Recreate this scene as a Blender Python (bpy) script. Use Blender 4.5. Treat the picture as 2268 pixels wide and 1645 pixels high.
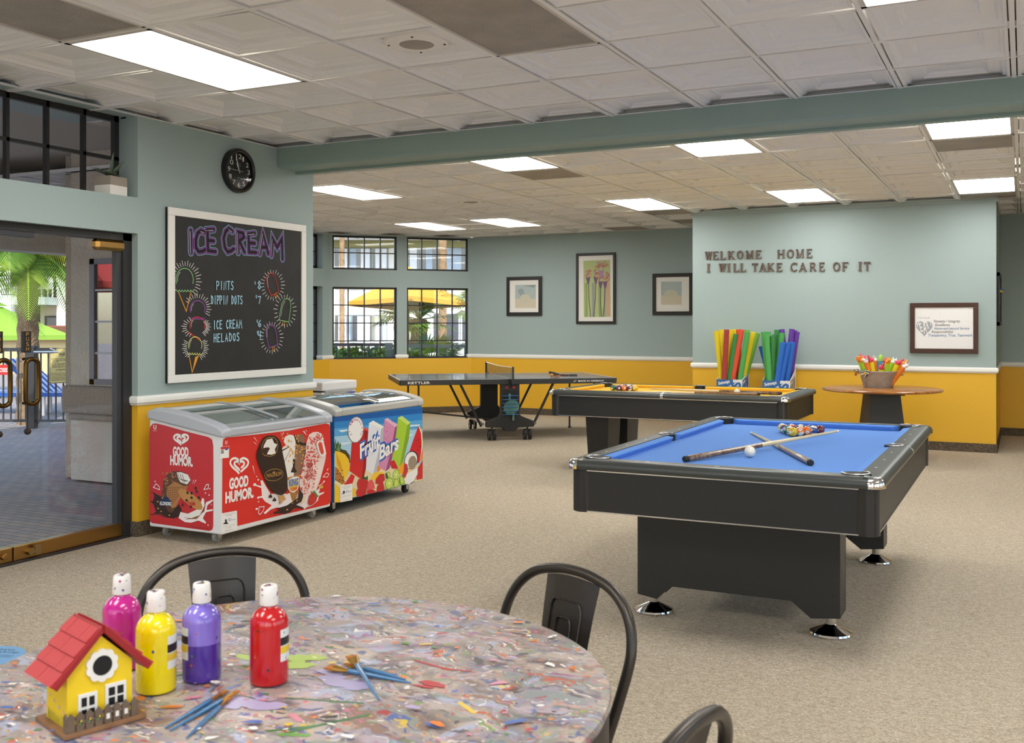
import bpy, bmesh, math, random
from mathutils import Vector, Matrix
from mathutils.geometry import tessellate_polygon
PI = math.pi
sc = bpy.context.scene
COL = sc.collection
for o in list(bpy.data.objects):
    bpy.data.objects.remove(o)

# ------------------------------------------------------------------ camera, sky, sun, exposure
YAW = 0.464
cam_d = bpy.data.cameras.new('camera')
cam = bpy.data.objects.new('camera', cam_d)
COL.objects.link(cam)
cam.location = (0, 0, 1.44)
cam.rotation_euler = (PI / 2, 0, YAW)
cam_d.sensor_width = 36
cam_d.lens = 2266 / 2268 * 36
cam_d.shift_y = -(822.5 - 717.0) / 2268
cam_d.clip_start = 0.05
cam_d.clip_end = 400
cam_d.dof.use_dof = True
cam_d.dof.focus_distance = 6.5
cam_d.dof.aperture_fstop = 9
sc.camera = cam
sc.view_settings.view_transform = 'Standard'
sc.view_settings.look = 'None'
sc.view_settings.exposure = 0.12
sc.view_settings.gamma = 1.0
sc.view_settings.use_curve_mapping = False
sc.cycles.max_bounces = 8
sc.cycles.diffuse_bounces = 5
sc.cycles.glossy_bounces = 4
sc.cycles.transmission_bounces = 6
sc.cycles.transparent_max_bounces = 16
sc.cycles.sample_clamp_indirect = 6.0
sc.cycles.caustics_reflective = False
sc.cycles.caustics_refractive = False

W = bpy.data.worlds.new('sky')
sc.world = W
W.use_nodes = True
wn = W.node_tree.nodes
sky = wn.new('ShaderNodeTexSky')
sky.sky_type = 'NISHITA'
sky.sun_disc = False
sky.sun_elevation = math.radians(40)
sky.sun_rotation = math.radians(140)
W.node_tree.links.new(sky.outputs[0], wn['Background'].inputs[0])
wn['Background'].inputs[1].default_value = 0.36

sun_d = bpy.data.lights.new('sun', 'SUN')
sun_d.energy = 3.6
sun_d.angle = math.radians(0.6)
sun_d.color = (1.0, 0.93, 0.82)
sun = bpy.data.objects.new('sun', sun_d)
COL.objects.link(sun)
sun.rotation_euler = Vector((0.45, -0.62, 0.64)).to_track_quat('Z', 'Y').to_euler()
PANEL = 13.0     # radiance of the fluorescent ceiling panels

# ------------------------------------------------------------------ materials
def lin(h):
    c = [int(h[i:i + 2], 16) / 255 for i in (0, 2, 4)]
    return tuple(x / 12.92 if x <= .04045 else ((x + .055) / 1.055) ** 2.4 for x in c) + (1,)
MATS = {}
def mat(name, col, rough=.6, metal=0, bump=None, var=None, coat=0, emit=None, spec=None):
    """bump=(scale, strength, distance); var=(scale, hex2, contrast) mixes a second colour by noise"""
    if name in MATS: return MATS[name]
    m = bpy.data.materials.new(name); m.use_nodes = True
    nt = m.node_tree; b = nt.nodes['Principled BSDF']
    c = lin(col) if isinstance(col, str) else col
    b.inputs['Base Color'].default_value = c
    b.inputs['Roughness'].default_value = rough
    b.inputs['Metallic'].default_value = metal
    if spec is not None: b.inputs['Specular IOR Level'].default_value = spec
    if coat: b.inputs['Coat Weight'].default_value = coat; b.inputs['Coat Roughness'].default_value = .05
    if emit:
        b.inputs['Emission Color'].default_value = lin(emit[0]); b.inputs['Emission Strength'].default_value = emit[1]
    tc = None
    if bump or var:
        tc = nt.nodes.new('ShaderNodeTexCoord')
    if var:
        n = nt.nodes.new('ShaderNodeTexNoise'); n.inputs['Scale'].default_value = var[0]; n.inputs['Detail'].default_value = 4
        r = nt.nodes.new('ShaderNodeMapRange'); r.inputs[1].default_value = .5 - var[2]; r.inputs[2].default_value = .5 + var[2]
        x = nt.nodes.new('ShaderNodeMix'); x.data_type = 'RGBA'
        x.inputs[6].default_value = c; x.inputs[7].default_value = lin(var[1])
        nt.links.new(tc.outputs['Object'], n.inputs['Vector']); nt.links.new(n.outputs[0], r.inputs[0])
        nt.links.new(r.outputs[0], x.inputs[0]); nt.links.new(x.outputs[2], b.inputs['Base Color'])
    if bump:
        n = nt.nodes.new('ShaderNodeTexNoise'); n.inputs['Scale'].default_value = bump[0]; n.inputs['Detail'].default_value = 3
        k = nt.nodes.new('ShaderNodeBump'); k.inputs['Strength'].default_value = bump[1]; k.inputs['Distance'].default_value = bump[2]
        nt.links.new(tc.outputs['Object'], n.inputs['Vector']); nt.links.new(n.outputs[0], k.inputs['Height'])
        nt.links.new(k.outputs[0], b.inputs['Normal'])
    MATS[name] = m
    return m
def glass(name, tint='ffffff', refl=1.0, rough=0.0):
    """thin window glass: clear with a Fresnel reflection"""
    m = bpy.data.materials.new(name); m.use_nodes = True; nt = m.node_tree; nt.nodes.clear()
    o = nt.nodes.new('ShaderNodeOutputMaterial'); t = nt.nodes.new('ShaderNodeBsdfTransparent'); g = nt.nodes.new('ShaderNodeBsdfGlossy')
    f = nt.nodes.new('ShaderNodeFresnel'); ge = nt.nodes.new('ShaderNodeNewGeometry'); ma = nt.nodes.new('ShaderNodeMath'); ma.operation = 'MULTIPLY_ADD'; ma.inputs[1].default_value = 1/1.5-1.5; ma.inputs[2].default_value = 1.5
    nt.links.new(ge.outputs['Backfacing'], ma.inputs[0]); nt.links.new(ma.outputs[0], f.inputs[0])
    mu = nt.nodes.new('ShaderNodeMath'); mu.operation = 'MULTIPLY'; mu.inputs[1].default_value = refl
    x = nt.nodes.new('ShaderNodeMixShader')
    t.inputs[0].default_value = lin(tint); g.inputs['Roughness'].default_value = rough
    nt.links.new(f.outputs[0], mu.inputs[0]); nt.links.new(mu.outputs[0], x.inputs[0])
    nt.links.new(t.outputs[0], x.inputs[1]); nt.links.new(g.outputs[0], x.inputs[2]); nt.links.new(x.outputs[0], o.inputs[0])
    MATS[name] = m
    return m

# ------------------------------------------------------------------ mesh building
class M:
    def __init__(s): s.v = []; s.f = []; s.m = []
    def add(s, vs, fs, mi=0):
        b = len(s.v); s.v += [tuple(v) for v in vs]
        for f in fs: s.f.append([b + i for i in f]); s.m.append(mi)
        return s
    def box(s, x0, x1, y0, y1, z0, z1, mi=0):
        return s.add([(x0,y0,z0),(x1,y0,z0),(x1,y1,z0),(x0,y1,z0),(x0,y0,z1),(x1,y0,z1),(x1,y1,z1),(x0,y1,z1)],
                     [(0,3,2,1),(4,5,6,7),(0,1,5,4),(1,2,6,5),(2,3,7,6),(3,0,4,7)], mi)
    def bar(s, p, q, w, h, mi=0, up=(0,0,1)):
        """rectangular bar from p to q, w across, h along up"""
        p, q = Vector(p), Vector(q); d = (q - p).normalized(); u = Vector(up)
        if abs(d.dot(u)) > .99: u = Vector((0, 1, 0))
        r = d.cross(u).normalized() * w / 2; u = r.cross(d).normalized() * h / 2
        return s.add([p-r-u,p+r-u,p+r+u,p-r+u,q-r-u,q+r-u,q+r+u,q-r+u],[(0,1,2,3),(7,6,5,4),(0,4,5,1),(1,5,6,2),(2,6,7,3),(3,7,4,0)], mi)
    def cyl(s, p, q, r0, r1=None, n=16, mi=0, caps=True):
        return s.tube([p, q], [r0, r0 if r1 is None else r1], n, mi, caps)
    def tube(s, pts, r, n=10, mi=0, caps=True, closed=False, flat=1.0, up=None):
        pts = [Vector(p) for p in pts]; k = len(pts)
        rs = r if isinstance(r, (list, tuple)) else [r] * k
        vs = []; fs = []
        t0 = (pts[1] - pts[0]).normalized()
        ref = Vector(up) if up else (Vector((0,0,1)) if abs(t0.z) < .9 else Vector((1,0,0)))
        for i, p in enumerate(pts):
            if closed: t = (pts[(i+1) % k] - pts[i-1]).normalized()
            else: t = (pts[min(i+1,k-1)] - pts[max(i-1,0)]).normalized()
            a = t.cross(ref)
            if a.length < 1e-6: a = t.orthogonal()
            a.normalize(); b = a.cross(t).normalized()
            if not up: ref = b
            for j in range(n):
                th = 2*PI*j/n
                vs.append(p + a*math.cos(th)*rs[i] + b*math.sin(th)*rs[i]*flat)
        for i in range(k if closed else k-1):
            i2 = (i+1) % k
            for j in range(n):
                j2 = (j+1) % n
                fs.append((i*n+j, i2*n+j, i2*n+j2, i*n+j2))
        if caps and not closed:
            fs.append(tuple(range(n))); fs.append(tuple((k-1)*n+j for j in reversed(range(n))))
        return s.add(vs, fs, mi)
    def lathe(s, prof, c=(0,0,0), n=24, mi=0, sx=1, sy=1, a0=0, a1=2*PI):
        full = abs(a1-a0-2*PI) < 1e-6; m = n if full else n+1
        vs = []; fs = []
        for r, z in prof:
            for j in range(m):
                t = a0+(a1-a0)*j/n
                vs.append((c[0]+r*math.cos(t)*sx, c[1]+r*math.sin(t)*sy, c[2]+z))
        for i in range(len(prof)-1):
            for j in range(n if full else n):
                j2 = (j+1) % m
                fs.append((i*m+j, i*m+j2, (i+1)*m+j2, (i+1)*m+j))
        return s.add(vs, fs, mi)
    def ball(s, c, r, n=16, mi=0, sc3=(1,1,1), rot=None):
        vs = []; fs = []; h = n//2
        for i in range(h+1):
            p = PI*i/h
            for j in range(n):
                t = 2*PI*j/n
                v = Vector((math.sin(p)*math.cos(t)*r*sc3[0], math.sin(p)*math.sin(t)*r*sc3[1], math.cos(p)*r*sc3[2]))
                if rot: v = rot @ v
                vs.append(v + Vector(c))
        for i in range(h):
            for j in range(n):
                j2 = (j+1) % n
                fs.append((i*n+j, (i+1)*n+j, (i+1)*n+j2, i*n+j2))
        return s.add(vs, fs, mi)
    def prism(s, poly, lo, hi, axes='xyz', mi=0, mside=None):
        """extrude the 2D poly; axes names where (u, v, extrusion) go"""
        ix = ['xyz'.index(a) for a in axes]; n = len(poly); vs = []
        for w in (lo, hi):
            for u, v in poly:
                p = [0,0,0]; p[ix[0]] = u; p[ix[1]] = v; p[ix[2]] = w; vs.append(p)
        tri = tessellate_polygon([[Vector((u, v, 0)) for u, v in poly]])
        s.add(vs, [t for t in tri] + [tuple(i+n for i in reversed(t)) for t in tri], mi)
        b = len(s.v) - 2*n
        for i in range(n):
            j = (i+1) % n
            s.f.append([b+i, b+j, b+n+j, b+n+i]); s.m.append(mi if mside is None else mside)
        return s
    def xf(s, mtx, start=0):
        for i in range(start, len(s.v)): s.v[i] = tuple(mtx @ Vector(s.v[i]))
        return s
    def build(s, name, mats, parent=None, loc=None, smooth=None, bevel=None, seg=2, recalc=True, kind=None):
        me = bpy.data.meshes.new(name)
        me.from_pydata(s.v, [], s.f); me.validate()
        mats = mats if isinstance(mats, (list, tuple)) else [mats]
        for m in mats: me.materials.append(m)
        if len(me.polygons) == len(s.m): me.polygons.foreach_set('material_index', s.m)
        if recalc:
            bm = bmesh.new(); bm.from_mesh(me); bmesh.ops.recalc_face_normals(bm, faces=bm.faces); bm.to_mesh(me); bm.free()
        if smooth:
            me.polygons.foreach_set('use_smooth', [True]*len(me.polygons)); me.set_sharp_from_angle(angle=math.radians(smooth))
        me.update()
        o = bpy.data.objects.new(name, me); COL.objects.link(o)
        if parent is not None: o.parent = parent
        if loc is not None: o.location = loc
        if bevel:
            b = o.modifiers.new('bevel', 'BEVEL'); b.width = bevel; b.segments = seg; b.limit_method = 'ANGLE'; b.angle_limit = math.radians(40)
            b.harden_normals = False
        if kind: o['kind'] = kind
        return o
def tag(o, label=None, cat=None, group=None, kind=None):
    if label: o['label'] = label
    if cat: o['category'] = cat
    if group: o['group'] = group
    if kind: o['kind'] = kind
    return o
def thing(name, label, cat, loc=(0,0,0), rotz=0, group=None):
    o = bpy.data.objects.new(name, None); COL.objects.link(o); o.empty_display_size = .1
    o.location = loc; o.rotation_euler = (0, 0, rotz)
    return tag(o, label, cat, group)
def dup(root, loc, rotz=None, label=None, group=None):
    def cp(o, par):
        c = o.copy(); COL.objects.link(c); c.parent = par
        for ch in list(o.children): cp(ch, c)
        return c
    r = cp(root, None); r.location = loc
    if rotz is not None: r.rotation_euler = (0, 0, rotz)
    return tag(r, label, None, group)
def struct_root(name):
    o = bpy.data.objects.new(name, None); COL.objects.link(o); o['kind'] = 'structure'; return o

# ------------------------------------------------------------------ lettering and flat artwork
_txt = {}
def text_geo(t, bold=0, shear=0):
    key = (t, bold, shear)
    if key in _txt: return _txt[key]
    cu = bpy.data.curves.new('t', 'FONT'); cu.body = t; cu.size = 1; cu.offset = bold; cu.shear = shear; cu.resolution_u = 3
    ob = bpy.data.objects.new('t', cu); COL.objects.link(ob)
    dg = bpy.context.evaluated_depsgraph_get(); dg.update()
    ev = ob.evaluated_get(dg); me = ev.to_mesh()
    vs = [tuple(v.co[:2]) for v in me.vertices]; fs = [tuple(p.vertices) for p in me.polygons]
    ev.to_mesh_clear(); bpy.data.objects.remove(ob); bpy.data.curves.remove(cu)
    _txt[key] = (vs, fs)
    return _txt[key]
class Art:
    """flat artwork on a plane: o + u*U + v*V, lifted a hair along N for each coat"""
    def __init__(s, o, U, V, N, step=2e-5): s.o, s.U, s.V, s.N = map(Vector, (o, U, V, N)); s.m = M(); s.k = 0; s.cols = []; s.step = step
    def ci(s, c):
        if c not in s.cols: s.cols.append(c)
        return s.cols.index(c)
    def put(s, pts, fs, c):
        s.k += 1
        off = s.N * (s.k * s.step)
        s.m.add([s.o + s.U*u + s.V*v + off for u, v in pts], fs, s.ci(c))
    def fill(s, c, P):
        tri = tessellate_polygon([[Vector((u, v, 0)) for u, v in P]]); s.put(P, tri, c)
    def ell(s, c, u, v, ru, rv, rot=0, n=18):
        cr, sr = math.cos(rot), math.sin(rot); P = []
        if ru + rv < .016: n = 8
        for i in range(n):
            t = 2*PI*i/n; a, b = ru*math.cos(t), rv*math.sin(t); P.append((u+a*cr-b*sr, v+a*sr+b*cr))
        s.put(P, [tuple(range(n))], c)
    def line(s, c, w, P, closed=False):
        """mitred ribbon with rounded ends"""
        h = w/2; Q = [Vector(P[0])]
        for p in P[1:]:
            if (Vector(p)-Q[-1]).length > max(1e-5, h*.25): Q.append(Vector(p))
        if closed and len(Q) > 2 and (Q[0]-Q[-1]).length < h*.5: Q.pop()
        n = len(Q)
        if n < 2: return
        closed = closed and n > 2; A = []; B = []
        for i in range(n):
            d0 = (Q[i]-Q[i-1]).normalized() if i or closed else None; d1 = (Q[(i+1) % n]-Q[i]).normalized() if i < n-1 or closed else None
            d0 = d0 or d1; d1 = d1 or d0; n0 = Vector((-d0.y, d0.x)); n1 = Vector((-d1.y, d1.x)); b = n0+n1
            b = b/max(b.length_squared, .5)*2 if b.length > .2 else n0
            A.append(Q[i]+b*h); B.append(Q[i]-b*h)
        vs = A+B; fs = [(n+i, n+(i+1) % n, (i+1) % n, i) for i in range(n if closed else n-1)]
        if not closed and h > .0012:
            for i, d in ((0, Q[0]-Q[1]), (n-1, Q[-1]-Q[-2])):
                d.normalize(); e = Vector((-d.y, d.x)); k = len(vs)
                vs += [Q[i]+(e*math.cos(t)+d*math.sin(t))*h for t in (0, .6, 1.05, 1.57, 2.09, 2.54, PI)]; fs.append(tuple(range(k, k+7)))
        s.put([tuple(x) for x in vs], fs, c)
    def text(s, c, t, u0, v0, u1, v1, h, shear=0, bold=0):
        vs, fs = text_geo(t, bold, shear)
        if not vs: return
        x0 = min(x for x, _ in vs); x1 = max(x for x, _ in vs); d = Vector((u1-u0, v1-v0)); L = d.length; d.normalize()
        e = Vector((-d.y, d.x));
        if e.y < 0 and abs(d.y) < .9: e = -e
        kx = L/max(x1-x0, 1e-5); ky = h/.69
        P = [(u0+d.x*(x-x0)*kx+e.x*y*ky, v0+d.y*(x-x0)*kx+e.y*y*ky) for x, y in vs]
        s.put(P, fs, c)
    def run(s, ops):
        """ops: 'kind;ink;...' joined by |, lengths in millimetres"""
        if isinstance(ops, str): ops = ops.split('|')
        pr = lambda a: [(float(x)/1000, float(y)/1000) for x, y in zip(a.split()[::2], a.split()[1::2])]
        for o in ops:
            q = o.split(';')
            if q[0] == 'f': s.fill(q[1], pr(q[2]))
            elif q[0] == 'l': s.line(q[1], float(q[2]), pr(q[4]), q[3] == '1')
            elif q[0] == 'e': (u, v), = pr(q[2]); (a, b), = pr(q[3]); s.ell(q[1], u, v, a, b, float(q[4]))
            elif q[0] == 't': n = [float(x)/1000 for x in q[3].split()]; s.text(q[1], q[2], *n, float(q[4]), float(q[5]))
        return s
    def build(s, name, parent=None, rough=.5, **k):
        o = s.m.build(name, [mat('ink_'+c, INK[c], rough) for c in s.cols], parent, recalc=False, **k)
        return o
INK = dict(red='d62e22', red2='c42a31', wht='eeecea', gry='8a8a88', bl2='3456a8', blk='1a1a1a', mlk='f1e8ea', con='c98f4a', con2='9a6428', wcr='efeae4', mcr='8f6a55', dch='2e1a15', nut='dba03a',
    bar='f0dcd6', bar2='dd4a3c', bar3='b23a30', stk='ead8bc', stk2='c9985c', mag='2b1812', mag2='3d241a', gld='b88b45', gld2='d8ab4a', bl3='2f78c4', str='c4202a', str2='e0555a', grn='4d8b2a',
    kch='5d3a26', kch2='a8744a', waf='b07a48', waf2='7a4c28', navy='1d2f5c', ck='c08a4e', ck2='8a5a30', bl4='1c5fae', bl5='2f86cc', bl6='5aa5da', bl7='a9d0e6', bl8='2a66c0', cld='dcebf2', sand='e6d9a8',
    pgrn='2e5a2c', pgrn2='7fa06a', pbrn='4a3a1c', pbrn2='b8752c', pyel='f2c52e', pyel2='d99a1e', bred='cf1f24', breds='9c1218', bredt='dd4a44', bwh='e3e5ec', bwhs='b9bcc9', bpk='d58db4', bpks='9a4a80', bpkt='e6b4cf',
    blm='a9ce3c', blms='84ab2a', blmt='c6df74', wmr='d3202c', wmg='d9dfae', org='ef8a20', cbr='33231c', cin='9c8a78', mng='f2a21c', mred='c33a3a', wred='d9282e', lim='c2da5e', lim2='6f9c2c', lim3='e8efb4', mgt='b0287c',
    vgr='9aa5b4', vdk='5d6066', vbl='5b7ea6', vbr='6d6a66', vbl2='4a78b0', fgr='b9c88c', fgr2='8fa86a', fgr3='9aa0a4', fpk='d8a890', fpk2='a7bd76', fst='56414e', fpu='71547a', fpu2='b08ab4', fro='b8685e', **{'for': 'cf7d62'},
    aba='b3c2c2', abb='d6cdb8', abg='98a5a8', abg2='8f9c96', abc='cfcdb8', sgn='c9bd7c', bxb='2f66a8',
    blue='9fd4ec', board='1b1b1c', purple='9a58b8', green='8fd08a', orange='eea02a', yellowg='d8e07c', sky='a9d8f0', white='f2f2f0')
INK['red'] = 'd62e22'; INK['mint'] = '5f8a7c'
ART={}
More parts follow.
